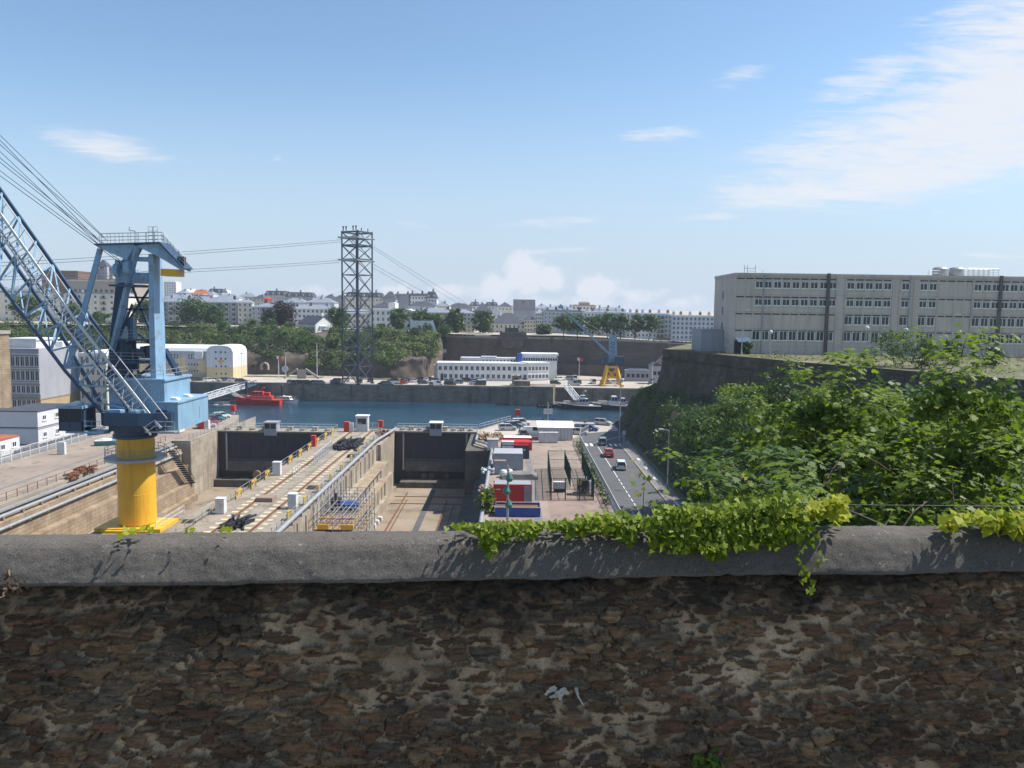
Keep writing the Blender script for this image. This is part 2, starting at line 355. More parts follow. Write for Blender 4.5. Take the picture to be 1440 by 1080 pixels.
# central pier between the docks
b = MB(); b.box(-37.6,-25.7,20,167,-16,0); b.box(-47.5,-37.6,84,95,-16,-.02); struct('dock_pier', b, M['dock_wall'])
b = MB(); b.box(-37.3,-26.2,20,166.6,0,.02); struct('pier_paving', b, M['pier_top'])
b = MB()
b.box(-25.7,-24.9,20,146,ZF-1,-3.0); b.box(-24.9,-24.1,20,145.5,ZF-1,-6.2); b.box(-24.1,-23.4,20,145,ZF-1,-9.6)
b.box(-25.7,-25.0,147,168,ZF-1,-.05); b.box(-25.0,-24.3,147,158,ZF-1,-7.5)
for k in range(26):
    y = 146 - k*3.9; b.box(-25.72,-25.55,y,y+.35,-3,-.1); b.box(-24.92,-24.76,y,y+.35,-6.2,-3.1); b.box(-24.12,-23.98,y,y+.35,-9.6,-6.3)
struct('dock_altars_inner', b, M['dock_wall'])
b = MB(); b.box(-24.95,-23.3,20,146.1,-3.0,-2.98); b.box(-24.15,-23.3,20,145.6,-6.2,-6.18); struct('altar_ledge', b, M['dock_stone'])
# dock floors
b = MB(); b.box(-65,-37.7,20,166,-16,ZF); struct('dock_floor_left', b, M['dock_floor'])
b = MB(); b.box(-25.6,-3,20,166,-16,ZF+.004); struct('dock_floor_right', b, M['dock_floor'])
b = MB()
b.box(-16.6,-15.5,20,159,ZF,ZF+.03)
struct('floor_drain', b, M['asphalt'])
b = MB()
for x, y0, y1, w in ((-21.2,20,156,.25),(-20.4,60,150,.12),(-12.6,20,150,.2),(-11.0,60,146,.15)): b.box(x,x+w,y0,y1,ZF,ZF+.12)
for y in (152.5, 146.8): b.box(-23.2,-9,y,y+.35,ZF,ZF+.1)
struct('floor_keel_rail', b, M['rust'])
b = MB(); b.box(-61.9,-37.7,159,164,ZF,ZF+1.5); b.box(-23.4,-8.6,160.5,166,ZF,ZF+1.2); struct('gate_sill', b, M['dock_dark'])
b = MB(); b.box(-57,-51.5,134,146,ZF,ZF+.02); b.box(-47,-43,150,156,ZF,ZF+.02); struct('floor_puddle', b, M['dock_dark'])
# right quay and yard
b = MB(); b.prism([(-3.9,20),(-3.9,143),(-7.3,148),(-7.3,168),(0,184.5),(30,180.5),(70,180),(70,-6),(3,-6),(3,20)], -16, 0); struct('quay_ground_right', b, M['concrete'])
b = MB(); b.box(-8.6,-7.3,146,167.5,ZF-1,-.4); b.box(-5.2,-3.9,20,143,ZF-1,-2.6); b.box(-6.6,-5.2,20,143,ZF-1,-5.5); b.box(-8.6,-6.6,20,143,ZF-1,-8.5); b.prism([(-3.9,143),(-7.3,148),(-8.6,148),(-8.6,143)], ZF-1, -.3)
struct('dock_side_wall', b, M['dock_dark'])  # shade of this dock side put into its darker wall colour
b = MB(); b.prism([(-2.6,30),(-2.6,142),(-6.2,149),(-6.2,158),(13.1,158),(13.1,30)], 0, .006); struct('yard_paving', b, M['yard'])
b = MB(); b.prism([(5.4,30),(12.8,30),(12.8,112),(5.0,112)], .006, .010); b.prism([(-2.4,30),(3.9,30),(3.9,108),(-2.4,108)], .006, .010); struct('yard_brick_paving', b, M['yard_pink'])
b = MB(); b.prism([(-6,158.05),(-6.6,167),(.4,183.4),(30,179.4),(44,179),(44,166),(27,163.2),(13.1,158.05)], 0, .006); struct('quay_parking', b, M['quay_pale'])
b = MB(); b.prism([(3.75,40),(4.85,40),(3.2,156),(2.2,156)], .008, .014)
struct('crane_track_bed', b, M['pavement'])
b = MB()
for k in range(30):
    y = 88+k*2.3
    b.box(2.15+.004*k,2.19+.004*k,y,y+1.9,.011,.016)
for y in range(90, 150, 6): b.box(-.6,3.6,y,y+.07,.011,.016)
struct('paving_joint', b, M['pavement'])
# road
b = MB(); b.prism([(13.9,20),(21.3,20),(21.3,150),(24,156),(42,168),(42,160.5),(60,160.5),(60,171),(26,171),(16.5,165),(14.0,157)], .004, .010); struct('road', b, M['asphalt'])
b = MB(); b.box(21.3,21.55,20,150.5,0,.13); b.box(13.55,13.9,20,153,0,.13); struct('kerb', b, M['concrete'])
b = MB(); b.box(21.55,23.6,20,152,0,.12); struct('sidewalk', b, M['pavement'])
b = MB(); b.box(23.6,26.0,20,150,0,.22); tag(b.build('grass_verge', M['grass']), kind='stuff')
b = MB()
y = 60
while y < 147: b.box(16.72,16.84,y,y+(1.7 if y < 118 else 2.7),.012,.017); y += 2.6 if y < 118 else 2.8
for k in range(9): b.box(14.5+k*.95,15.0+k*.95,148.6,151.6,.012,.017)
b.add([(16.8,153,.014),(17.0,153,.014),(24.6,163,.014),(24.4,163,.014)], [(0,1,2,3)])
for k in range(5): b.box(22.3+.0*k,22.75,102+k*8,104+k*8,.124,.128)
struct('road_markings', b, M['white_paint'])
# far quay
b = MB(); b.prism([(-700,266),(-20,266),(-20,265.6),(90,262.5),(90,372),(-700,372)], -16, 0); struct('far_quay', b, M['quay_stone'])
b = MB(); b.prism([(-500,266.9),(-20,266.9),(89,263.4),(89,330),(-500,330)], 0, .01); struct('far_quay_paving', b, M['quay_pale'])
b = MB(); b.prism([(-500,266.2),(-20,266.2),(89,262.8),(89,264.0),(-20,267.2),(-500,267.2)], .012, .32); struct('far_quay_kerb', b, M['concrete'])
b = MB(); b.box(-40,-28,296,302,.012,.10); b.box(-64,-42,287,296,.012,.12); b.box(-112,-72,292,297,.012,.10); b.box(60,0,297,300,.012,.10); tag(b.build('quay_lawn', M['grass']), kind='stuff')
# masonry bastion standing out of the far quay
b = MB(); p0 = at(716,568,264); p1 = at(781,568,264)
b.prism([(p0.x,259.5),(p1.x-1,259.5),(p1.x,264.5),(p1.x,270),(p0.x,270)], -9, .9, inset=.012); b.box(p0.x+1.5,p0.x+7,261,266,.9,2.6)
tag(b.build('quay_bastion', M['quay_stone']), 'grey stone block standing out of the far quay wall below the long white building', 'quay wall')
# plateau
def plat_z(x, y): return 16.2 + sm((y-345)/500)*16 + 1.6*sm((-x-10)/120) - 2.0*sm((x-20)/60) + .5*noise.noise(Vector((x*.02, y*.02, 0)))
def edge_y(x): return 337 + 0.0*x
P = []
ys = [338, 346, 360, 380, 420, 480, 560, 660, 800]
xs = [-1400, -900] + list(range(-600, 420, 20)) + [700, 1300]
for y in ys: P.append([(x, y, plat_z(x, y) if y > 340 else plat_z(x, 345)-.2) for x in xs])
b = MB(); b.sheet(P); struct('plateau', b, M['quay_pale'], True)
# wooded rock cliff
def cliff_pt(x, t):
    """t 0 at the foot .. 1 at the top"""
    y0 = 303 - 8*sm((x+70)/25) + 6*sm((-x-110)/30) + 3*noise.noise(Vector((x*.05, 0, 3)))
    k = [0, .10, .22, .36, .5, .64, .8, 1.]; zz = [-.5, 3.5, 7.0, 8.6, 11.2, 13.2, 15.4, plat_z(x, 345)]
    yy = [0, 1.2, 2.2, 8, 13, 20, 28, 0]
    i = min(6, int(t*7)); f = t*7 - i
    z = zz[i]*(1-f) + zz[i+1]*f; y7 = 346 - y0
    yyv = yy[:7] + [y7]; y = y0 + yyv[i]*(1-f) + yyv[i+1]*f
    d = noise.noise(Vector((x*.12, y*.1, z*.2)))*1.6 + noise.noise(Vector((x*.4, y*.3, z*.5)))*.7
    return (x, y + d*(0 if t > .95 else 1), z + .5*d*(0 if t > .95 or t < .02 else 1))
P = [[cliff_pt(x*.5, i/28) for x in range(-700, -55)] for i in range(29)]
for r in P:                      # the cliff turns back beside the rampart
    for j in range(len(r)-14, len(r)):
        f = (j-(len(r)-14))/13; x, y, z = r[j]; r[j] = (x - f*2, y + f*f*36, z)
b = MB(); b.sheet(P); struct('cliff', b, M['rock'], True)
# rampart of the upper town
rp = [(at(628,478,338).x, 341), (at(700,478,334).x, 334), (at(776,478,333).x, 333), (at(860,478,322).x, 322), (at(940,482,306).x, 306), (70, 306), (70, 345)]
b = MB()
for (x0, y0), (x1, y1) in zip(rp[:-1], rp[1:]):
    d = Vector((x1-x0, y1-y0, 0)).normalized(); nn_ = Vector((d.y, -d.x, 0))*2.2
    z1 = 14.4
    b.add([(x0+nn_.x, y0+nn_.y, -.5),(x1+nn_.x, y1+nn_.y, -.5),(x1,y1,z1),(x0,y0,z1),(x0,y0+4,z1),(x1,y1+4,z1),(x0,y0+4,-.5),(x1,y1+4,-.5)], [(0,1,2,3),(3,2,5,4),(4,5,7,6)])
tag(b.build('rampart', M['fort_stone']), 'long dark stone rampart carrying the upper town across the river', 'rampart')
b = MB()
for (x0, y0), (x1, y1) in zip(rp[:4], rp[1:5]):
    b.bar((x0,y0+.6,14.85),(x1,y1+.6,14.85),.5,.9)
    L = int((Vector((x1,y1,0))-Vector((x0,y0,0))).length/3)
    for k in range(L+1): b.bar((x0+(x1-x0)*k/L, y0+(y1-y0)*k/L+.3, 14.4),(x0+(x1-x0)*k/L, y0+(y1-y0)*k/L+.3, 15.5),.5,.9)
tag(b.build('parapet', M['wall_stone']), 'pale stone parapet running along the top of the dark rampart', 'parapet')
b = MB()
for (x0, y0), (x1, y1) in zip(rp[2:5], rp[3:6]): 
    b.bar((x0,y0-6,2.2),(x1,y1-6,2.2),.8,4.4)
tag(b.build('retaining_wall', M['fort_stone']), 'low dark retaining wall at the foot of the rampart behind the quay crane', 'wall')
b = MB(); a0 = at(700,474,331); a1 = at(742,474,331)
b.box(a0.x,a1.x,329.5,340,14.3,15.3); b.box(a0.x+1,a1.x-.5,330.2,331,15.3,17.2); 
for k in range(6): b.box(a0.x+.8+k*2.2,a0.x+1.1+k*2.2,329.9,330.2,15.3,17.6)
b.box(a0.x+3,a1.x-4,333,336,17.2,19.2); b.ext([(a0.x+1,14.3),(a1.x-1,14.3),(a1.x-2.5,10.5),(a0.x+2.5,10.5)], 'y', 330.5, 336)
tag(b.build('viewing_platform', M['dock_dark']), 'dark concrete platform jutting from the middle of the rampart top', 'platform')
b = MB(); c0 = at(904,512,318); c1 = at(928,496,312)
for k in range(14):
    f = k/14; b.box(c0.x+(c1.x-c0.x)*f, c0.x+(c1.x-c0.x)*(f+.08), 300, 303.5, 0, c0.z+(c1.z-c0.z)*f)
tag(b.build('stone_stair', M['wall_stone']), 'pale stone stair climbing the rampart at its right end', 'stair')
# rising ground on the right, under the trees
def hill_z(x, y):
    a = sm((x-24.2)/5.5)*8.5 + sm((x-29)/20)*5.0
    far = a*(1-.0*sm((y-150)/25))
    near = 18.2*sm((60-y)/42)*sm((x-(1.6+y*.22))/6.5)
    z = max(far if y > 55 else far*sm((y-20)/35), near)
    return z + ((.9*noise.noise(Vector((x*.25, y*.25, 7)))+.8*noise.noise(Vector((x*.7, y*.6, 3)))) if z > .8 else 0)
P = [[(x, y, hill_z(x, y)-.05) for x in [4+i*1.4 for i in range(70)]] for y in [2.6+j*1.6 for j in range(112)]]
b = MB(); b.sheet(P); struct('hillside', b, M['dark_rock'], True)
# bastion carrying the office block
top = [(32,163.5),(45.6,123),(59.5,96),(82,60),(210,60),(210,240),(62,240),(36.5,176)]
def off(poly, d):
    out = []
    n = len(poly)
    for i in range(n):
        p = Vector(poly[i]); a = (p-Vector(poly[i-1])).normalized(); c = (Vector(poly[(i+1) % n])-p).normalized()
        na = Vector((a.y, -a.x)); nc = Vector((c.y, -c.x)); v = (na+nc).normalized(); k = d/max(.4, v.dot(na))
        out.append((p.x+v.x*k, p.y+v.y*k))
    return out
top = top[::-1]
top2 = top
def ringpts(poly, z, wob):
    pts = []
    n = len(poly)
    for i in range(n):
        a = Vector(poly[i]); c = Vector(poly[(i+1) % n]); L = (c-a).length; m = max(1, int(L/2.2)) if L < 60 else 6
        for k in range(m):
            q = a + (c-a)*(k/m); w = wob*noise.noise(Vector((q.x*.35, q.y*.35, z*.35)))
            pts.append((q.x+w, q.y+w, z))
    return pts
sgn = 1
ar = sum(top[i][0]*top[(i+1) % len(top)][1]-top[(i+1) % len(top)][0]*top[i][1] for i in range(len(top)))
sgn = 1 if ar > 0 else -1
b = MB()
n0 = None; rings = []
base = ringpts(top, 0, 0); 
def nrm2(i):
    n = len(base); p = Vector(base[i-1][:2]); q = Vector(base[(i+1) % n][:2]); d = (q-p).normalized(); return Vector((d.y, -d.x))*sgn
NR = [nrm2(i) for i in range(len(base))]
for z in (-1, 2, 5, 8, 11, 14, 16.2, 16.4, 16.6, 18.4):
    o_ = (18-z)*.20 if z < 16.3 else (.75 if z == 16.4 else .25)
    rings.append([(q[0]+NR[i].x*o_+.35*noise.noise(Vector((q[0]*.4, q[1]*.4, z*.4))), q[1]+NR[i].y*o_, z) for i, q in enumerate(base)])
b.loft(rings, 0, caps=False)
tag(b.build('bastion', M['bastion_stone']), 'tall sloping dark stone bastion wall under the grey office block', 'bastion')
b = MB(); b.prism(top, 17.0, 18.3); struct('terrace', b, M['dry_grass'])
# street behind the camera side of the wall
b = MB(); b.add([(-40,-30,23.9),(40,-30,23.9),(40,2.1,23.9),(-40,2.1,23.9)], [(0,1,2,3)]); struct('pavement', b, M['pavement'])
b = MB(); b.box(-60,30,2.12,3.6,-16,23.7); b.add([(-60,3.6,12),(-60,24,-.1),(5,24,-.1),(5,3.6,12)], [(0,1,2,3)]); struct('embankment', b, M['soil'])
# ================================================================ FOREGROUND WALL
def np_mesh(name, V, F, mats, attrs=None, smooth=False):
    """V (n,3), F (m,k) arrays -> mesh; attrs: per-vertex float arrays"""
    V = np.asarray(V, np.float32); F = np.asarray(F, np.int32); m, k = F.shape
    me = bpy.data.meshes.new(name); me.vertices.add(len(V)); me.vertices.foreach_set('co', V.ravel())
    me.loops.add(m*k); me.loops.foreach_set('vertex_index', F.ravel()); me.polygons.add(m)
    me.polygons.foreach_set('loop_start', np.arange(0, m*k, k, dtype=np.int32))
    me.update(calc_edges=True)
    for mt in (mats if isinstance(mats, (list, tuple)) else [mats]): me.materials.append(mt)
    for nm, a in (attrs or {}).items():
        at_ = me.attributes.new(nm, 'FLOAT', 'POINT'); at_.data.foreach_set('value', np.asarray(a, np.float32))
    if smooth: me.polygons.foreach_set('use_smooth', np.ones(m, bool))
    me.validate(); return me
rs = np.random.RandomState(5)
def vnoise(x, z, seed=0):
    """smooth 2-D value noise on arrays"""
    rr = np.random.RandomState(seed).rand(256, 256)
    xi = np.floor(x).astype(int); zi = np.floor(z).astype(int); fx = x-xi; fz = z-zi
    fx = fx*fx*(3-2*fx); fz = fz*fz*(3-2*fz); g = lambda a, c: rr[a % 256, c % 256]
    return (g(xi,zi)*(1-fx)+g(xi+1,zi)*fx)*(1-fz) + (g(xi,zi+1)*(1-fx)+g(xi+1,zi+1)*fx)*fz
def fbm(x, z, seed=0, o=4):
    s = 0; a = .5; t = 0
    for i in range(o): s = s + a*vnoise(x*2**i, z*2**i, seed+i); t += a; a *= .55
    return s/t - .5
ZR = 24.94
ra = gp(0, 752, ZR); rb = gp(1440, 739, ZR)
WD = Vector((rb.x-ra.x, rb.y-ra.y, 0)).normalized(); WN = Vector((-WD.y, WD.x, 0)); W0 = ra + WD*(-ra.x/WD.x)
def wpt(s, n, z): q = W0 + WD*s + WN*n; return (q.x, q.y, z)
def wall_s(px, py, n=-.08):
    """where a picture ray meets the upright plane n in front of the ridge -> (s, z)"""
    d = ray(px, py); o = W0 + WN*n; t = (o-EYE).dot(WN)/d.dot(WN); q = EYE + d*t; return (q-W0).dot(WD), q.z
SS = np.concatenate([np.arange(-3.2, -1.7, .012), np.arange(-1.7, 1.7, .0030), np.arange(1.7, 3.2, .012)])
wall = thing('boundary_wall', 'rough rubble stone wall with dark rounded coping in the foreground', 'wall', (0, 0, 0))
# rubble face
ZZ = np.concatenate([np.arange(23.88, 24.28, .010), np.arange(24.28, 24.88, .0029)])
S2, Z2 = np.meshgrid(SS, ZZ)
wx = S2 + .060*fbm(S2*9, Z2*14, 1) + .040*fbm(S2*30, Z2*44, 2, 5); wz = Z2 + .050*fbm(S2*7+40, Z2*12, 3) + .034*fbm(S2*22, Z2*60, 4, 5)
ch, cw = .023, .074
def cells(seed):
    r = np.random.RandomState(seed)
    return r.rand(512, 512), r.rand(512, 512), r.rand(512, 512), r.rand(512, 512)
jx, jz, cid, csz = cells(11)
r0 = np.floor(wz/ch).astype(int)
best = np.full(S2.shape, 9.); sec = np.full(S2.shape, 9.); bid = np.zeros(S2.shape); bx = np.zeros(S2.shape); bz = np.zeros(S2.shape)
for dr in (-2, -1, 0, 1, 2):
    rr_ = r0+dr; sh = (rr_ % 7)*.37
    c0 = np.floor(wx/cw + sh).astype(int)
    for dc in (-1, 0, 1):
        cc_ = c0+dc; i, j = rr_ % 512, cc_ % 512
        px_ = (cc_ + .12 + .76*jx[i, j] - sh)*cw; pz_ = (rr_ + .1 + .8*jz[i, j])*ch
        d = np.hypot((wx-px_)/3.0, (wz-pz_)) * (1.28 - .75*csz[i, j]) 
        nb = d < best
        sec = np.where(nb, best, np.minimum(sec, d)); bid = np.where(nb, cid[i, j], bid); best = np.where(nb, d, best)
edge = (sec-best)/ch
smear = fbm(S2*4+9, Z2*7, 21, 4); rough = fbm(S2*60, Z2*90, 31, 3)
mort = np.clip((.19 + .34*np.clip(smear*1.6, -.35, .35) + .34*rough + .30*fbm(S2*22, Z2*50, 93) - edge)/.06, 0, 1)
dark = np.clip(.5 + 2.4*fbm(S2*3+3, Z2*5+2, 51, 4), 0, 1)
H = (1-mort)*(.013 + .016*(bid-.5)) + .0025*np.minimum(edge, 1.2)*(1-mort) + .006*rough + .012*fbm(S2*16, Z2*34, 41, 3) + mort*.004*(smear > .05)
top_soot_shade = np.clip((Z2-24.70)/.14 + 1.9*fbm(S2*4, Z2*5, 61) + .7*fbm(S2*20, Z2*30, 62), 0, 1)*.93  # soot patches plus painted shade under the coping, darker towards the top
crevice_shade = np.clip(1-np.abs(mort-.5)*2.2, 0, 1)*np.clip(.35+2.6*fbm(S2*12, Z2*20, 91), 0, .9) + np.clip(.16-edge, 0, .16)*4*(1-mort)  # crevice shade painted dark along stone edges, also cut into the relief
H = H - .007*np.clip(crevice_shade, 0, 1)
n_ = -.060 - H
PX = W0.x + WD.x*S2 + WN.x*n_; PY = W0.y + WD.y*S2 + WN.y*n_
V = np.stack([PX, PY, Z2], -1).reshape(-1, 3); nh, nw = S2.shape
I = np.arange(nh*nw).reshape(nh, nw); F = np.stack([I[:-1,:-1], I[:-1,1:], I[1:,1:], I[1:,:-1]], -1).reshape(-1, 4)
m, n, l, p = nodes('rubble_stone')
A = lambda nm: (lambda q: (setattr(q, 'attribute_name', nm), q.outputs['Fac'])[1])(n.new('ShaderNodeAttribute'))
ramp = n.new('ShaderNodeValToRGB'); ramp.color_ramp.interpolation = 'CONSTANT'; el = ramp.color_ramp.elements
for i, (ps, c) in enumerate([(0, (.062,.046,.035)), (.14, (.085,.063,.046)), (.28, (.055,.050,.044)), (.42, (.105,.074,.051)), (.56, (.068,.044,.034)), (.66, (.088,.07,.05)), (.78, (.066,.060,.050)), (.88, (.084,.052,.038)), (.94, (.13,.10,.07))]):
    e = el[i] if i < 2 else el.new(ps); e.position = ps; e.color = (*c, 1)
l.new(A('stone'), ramp.inputs[0])
g = n.new('ShaderNodeNewGeometry').outputs['Position']
c = cmix(n, l, mrange(n, l, tnoise(n, l, g, 26, 6, .7, (1, 1, 2.2)), .3, .7), ramp.outputs[0], cmix(n, l, 1., ramp.outputs[0], (1.5, 1.45, 1.4), 'MULTIPLY'))
mc = cmix(n, l, mrange(n, l, tnoise(n, l, g, 14, 6, .7), .35, .65), (.37,.315,.245), (.22,.18,.14))
stri = tnoise(n, l, g, 22, 7, .75, (1, 1, 5.5)); c = cmix(n, l, 1., c, cmix(n, l, mrange(n, l, stri, .36, .66), (.50,)*3, (1.55, 1.5, 1.45)), 'MULTIPLY')
c = cmix(n, l, A('mortar'), c, mc)
c = cmix(n, l, 1., c, cmix(n, l, A('dark'), (.66, .64, .62), (1.12, 1.1, 1.06)), 'MULTIPLY')
c = cmix(n, l, A('crevice_shade'), c, (.030,.025,.021)); c = cmix(n, l, A('soot_shade'), c, (.020, .018, .017))
c = cmix(n, l, 1., c, cmix(n, l, mrange(n, l, tnoise(n, l, g, 180, 5, .75), .3, .7), (.62,)*3, (1.36,)*3), 'MULTIPLY')
c = cmix(n, l, 1., c, (1.44, 1.28, 1.11), 'MULTIPLY')
l.new(c, p.inputs['Base Color']); p.inputs['Roughness'].default_value = .93; p.inputs['Specular IOR Level'].default_value = .2
bp = n.new('ShaderNodeBump'); bp.inputs['Strength'].default_value = .9; bp.inputs['Distance'].default_value = .006
l.new(tnoise(n, l, g, 120, 6, .75, (1, 1, 1.8)), bp.inputs['Height']); l.new(bp.outputs[0], p.inputs['Normal'])
link('rubble_face', np_mesh('rubble_face', V, F, m, dict(stone=bid.ravel(), mortar=mort.ravel(), dark=dark.ravel(), soot_shade=top_soot_shade.ravel(), crevice_shade=crevice_shade.ravel()), True), wall)
b = MB(); b.add([wpt(-3.2,-.03,23.88), wpt(3.2,-.03,23.88), wpt(3.2,.16,23.88), wpt(-3.2,.16,23.88), wpt(-3.2,-.03,24.85), wpt(3.2,-.03,24.85), wpt(3.2,.16,24.85), wpt(-3.2,.16,24.85)],
               [(0,3,2,1),(4,5,6,7),(0,1,5,4),(1,2,6,5),(2,3,7,6),(3,0,4,7)]); b.build('rubble_core', M['bastion_stone'], wall)
# coping
prof = [(.02,-.101),(-.055,-.099),(-.094,-.098),(-.101,-.095),(-.1025,-.089),(-.100,-.080),(-.095,-.067),(-.089,-.052),(-.082,-.036),(-.076,-.024),(-.068,-.014),(-.056,-.007),(-.036,-.002),(-.012,0),(.01,-.002),(.035,-.010),(.07,-.025),(.11,-.046),(.15,-.07),(.18,-.10),(.18,-.15)]
pn = []; 
for (a0, a1), (c0, c1) in zip(prof[:-1], prof[1:]):
    for k in range(3): pn.append((a0+(c0-a0)*k/3, a1+(c1-a1)*k/3))
pn.append(prof[-1]); pn = np.array(pn)
SC2 = np.arange(-3.2, 3.2, .0075)
Sg, Kg = np.meshgrid(SC2, np.arange(len(pn)))
nn0 = pn[Kg, 0]; zz0 = pn[Kg, 1]
tl = np.cumsum(np.r_[0, np.hypot(np.diff(pn[:, 0]), np.diff(pn[:, 1]))]); Tg = tl[Kg]
dd = .009*fbm(Sg*3, Tg*9, 71) + .0065*fbm(Sg*18, Tg*26, 72) + .0042*fbm(Sg*70, Tg*80, 73)
dd = dd - .012*np.clip(fbm(Sg*11+5, Tg*0+2, 77)*3-.75, 0, 1)*(np.abs(zz0+.1) < .02)
tn = np.gradient(pn[:, 0]); tz = np.gradient(pn[:, 1]); q_ = np.hypot(tn, tz)+1e-9; on = (-tz/q_)[Kg]; oz = (tn/q_)[Kg]
nn_ = nn0 + dd*on*-1*-1; zz_ = ZR + zz0 + dd*oz + .0045*fbm(Sg*1.1, Sg*0+3, 74)
V = np.stack([W0.x + WD.x*Sg + WN.x*nn_, W0.y + WD.y*Sg + WN.y*nn_, zz_], -1).reshape(-1, 3)
nh, nw = Sg.shape; I = np.arange(nh*nw).reshape(nh, nw); F = np.stack([I[:-1,:-1], I[:-1,1:], I[1:,1:], I[1:,:-1]], -1).reshape(-1, 4)
m, n, l, p = nodes('coping_stone'); g = n.new('ShaderNodeNewGeometry').outputs['Position']
c = cmix(n, l, mrange(n, l, tnoise(n, l, g, 2.2, 6, .65), .35, .65), (.088,.079,.070), (.130,.117,.104))
c = cmix(n, l, mrange(n, l, tnoise(n, l, g, 9, 6, .7, (1, 1, .5)), .55, .75, 0, .55), c, (.055,.054,.056))
c = cmix(n, l, mrange(n, l, tnoise(n, l, g, 60, 3, .6), .66, .72, 0, .55), c, (.24,.235,.225))
c = cmix(n, l, mrange(n, l, tnoise(n, l, g, 85, 3, .6), .62, .7, 0, .7), c, (.05,.05,.052))
c = cmix(n, l, 1., c, cmix(n, l, mrange(n, l, tnoise(n, l, g, 240, 4, .8), .3, .7), (.55,)*3, (1.45,)*3), 'MULTIPLY')
l.new(c, p.inputs['Base Color']); p.inputs['Roughness'].default_value = .9; p.inputs['Specular IOR Level'].default_value = .25
bp = n.new('ShaderNodeBump'); bp.inputs['Strength'].default_value = .8; bp.inputs['Distance'].default_value = .004
l.new(tnoise(n, l, g, 190, 5, .8), bp.inputs['Height']); l.new(bp.outputs[0], p.inputs['Normal'])
link('coping', np_mesh('coping', V, F, m, None, True), wall)
# bird droppings on the face
b = MB(); rn = random.Random(3)
for (px, py, r_) in [(772,972,4),(778,968,6),(786,975,7),(792,970,5),(781,979,5),(797,974,4),(775,980,3),(788,983,4),(768,976,3)]:
    s_, z_ = wall_s(px, py, -.083); k = 9
    b.add([wpt(s_+r_/560*(.6+.6*rn.random())*math.cos(t*2*math.pi/k), -.0835, z_+r_/560*(.5+.5*rn.random())*math.sin(t*2*math.pi/k)) for t in range(k)], [tuple(range(k))])
pts = [(810,966,4),(811,972,3.2),(813,979,1.8),(817,986,1.4),(821,992,1.6)]
for (x0,y0,r0_),(x1,y1,r1_) in zip(pts[:-1], pts[1:]):
    a = wall_s(x0,y0,-.083); c = wall_s(x1,y1,-.083); b.tube(wpt(a[0],-.083,a[1]), wpt(c[0],-.083,c[1]), r0_/560*.8, r1_/560*.8, 6)
tag(b.build('bird_dropping', M['dropping']), 'white bird dropping splashed on the rubble stone face', 'stain')

# ================================================================ FOLIAGE
def leaf_shape(kind):
    if kind == 'ivy': return [(0,0),(.30,-.16),(.52,.10),(.34,.42),(0,1.0),(-.34,.42),(-.52,.10),(-.30,-.16)]
    if kind == 'maple': return [(0,0),(.28,-.02),(.50,.22),(.26,.38),(.42,.76),(.14,.62),(0,1.0),(-.14,.62),(-.42,.76),(-.26,.38),(-.50,.22),(-.28,-.02)]
    if kind == 'long': return [(0,0),(.16,.35),(.12,.75),(0,1.),(-.12,.75),(-.16,.35)]
    return [(0,0),(.36,.45),(0,1.),(-.36,.45)]
def leaves(P, N, size, kind, rng, droop=.25, smin=.6):
    """one bent face per leaf at points P facing normals N"""
    P = np.asarray(P, float); N = np.asarray(N, float); k = len(P)
    N = N/np.linalg.norm(N, axis=1, keepdims=True)
    a = rng.randn(k, 3); T = a - (a*N).sum(1, keepdims=True)*N; T /= np.linalg.norm(T, axis=1, keepdims=True)
    B = np.cross(N, T); L = np.array(leaf_shape(kind)); sz = size*(smin + (1.25-smin)*rng.rand(k))
    V = P[:, None, :] + sz[:, None, None]*(L[None, :, 0:1]*B[:, None, :] + L[None, :, 1:2]*T[:, None, :] - (droop*(L[None, :, 1:2]**2) + .22*np.abs(L[None, :, 0:1]))*N[:, None, :])
    q = len(L); return V.reshape(-1, 3), np.arange(k*q).reshape(k, q), q
def leaf_mesh(name, P, N, size, kind, mat, rng, tone=None, droop=.25):
    V, F, q = leaves(P, N, size, kind, rng, droop)
    r = rng.rand(len(P)); r = r if tone is None else np.clip(tone*.72 + r*.28, 0, 1)
    me = np_mesh(name, V, F, mat, dict(rnd=np.repeat(r, q)))
    return me
def limb(mb, a, c, r0, r1, rng, bend=.12, n=4, sides=6):
    a = np.array(a, float); c = np.array(c, float); L = np.linalg.norm(c-a); prev = a; pts = [a]
    for i in range(1, n+1):
        t = i/n; q = a+(c-a)*t + (rng.randn(3)*bend*L*.5*math.sin(math.pi*t)); q[2] += bend*L*.4*math.sin(math.pi*t)*.5
        mb.tube(tuple(prev), tuple(q), r0+(r1-r0)*(i-1)/n, r0+(r1-r0)*t, sides, caps=False); prev = q; pts.append(q)
    return pts
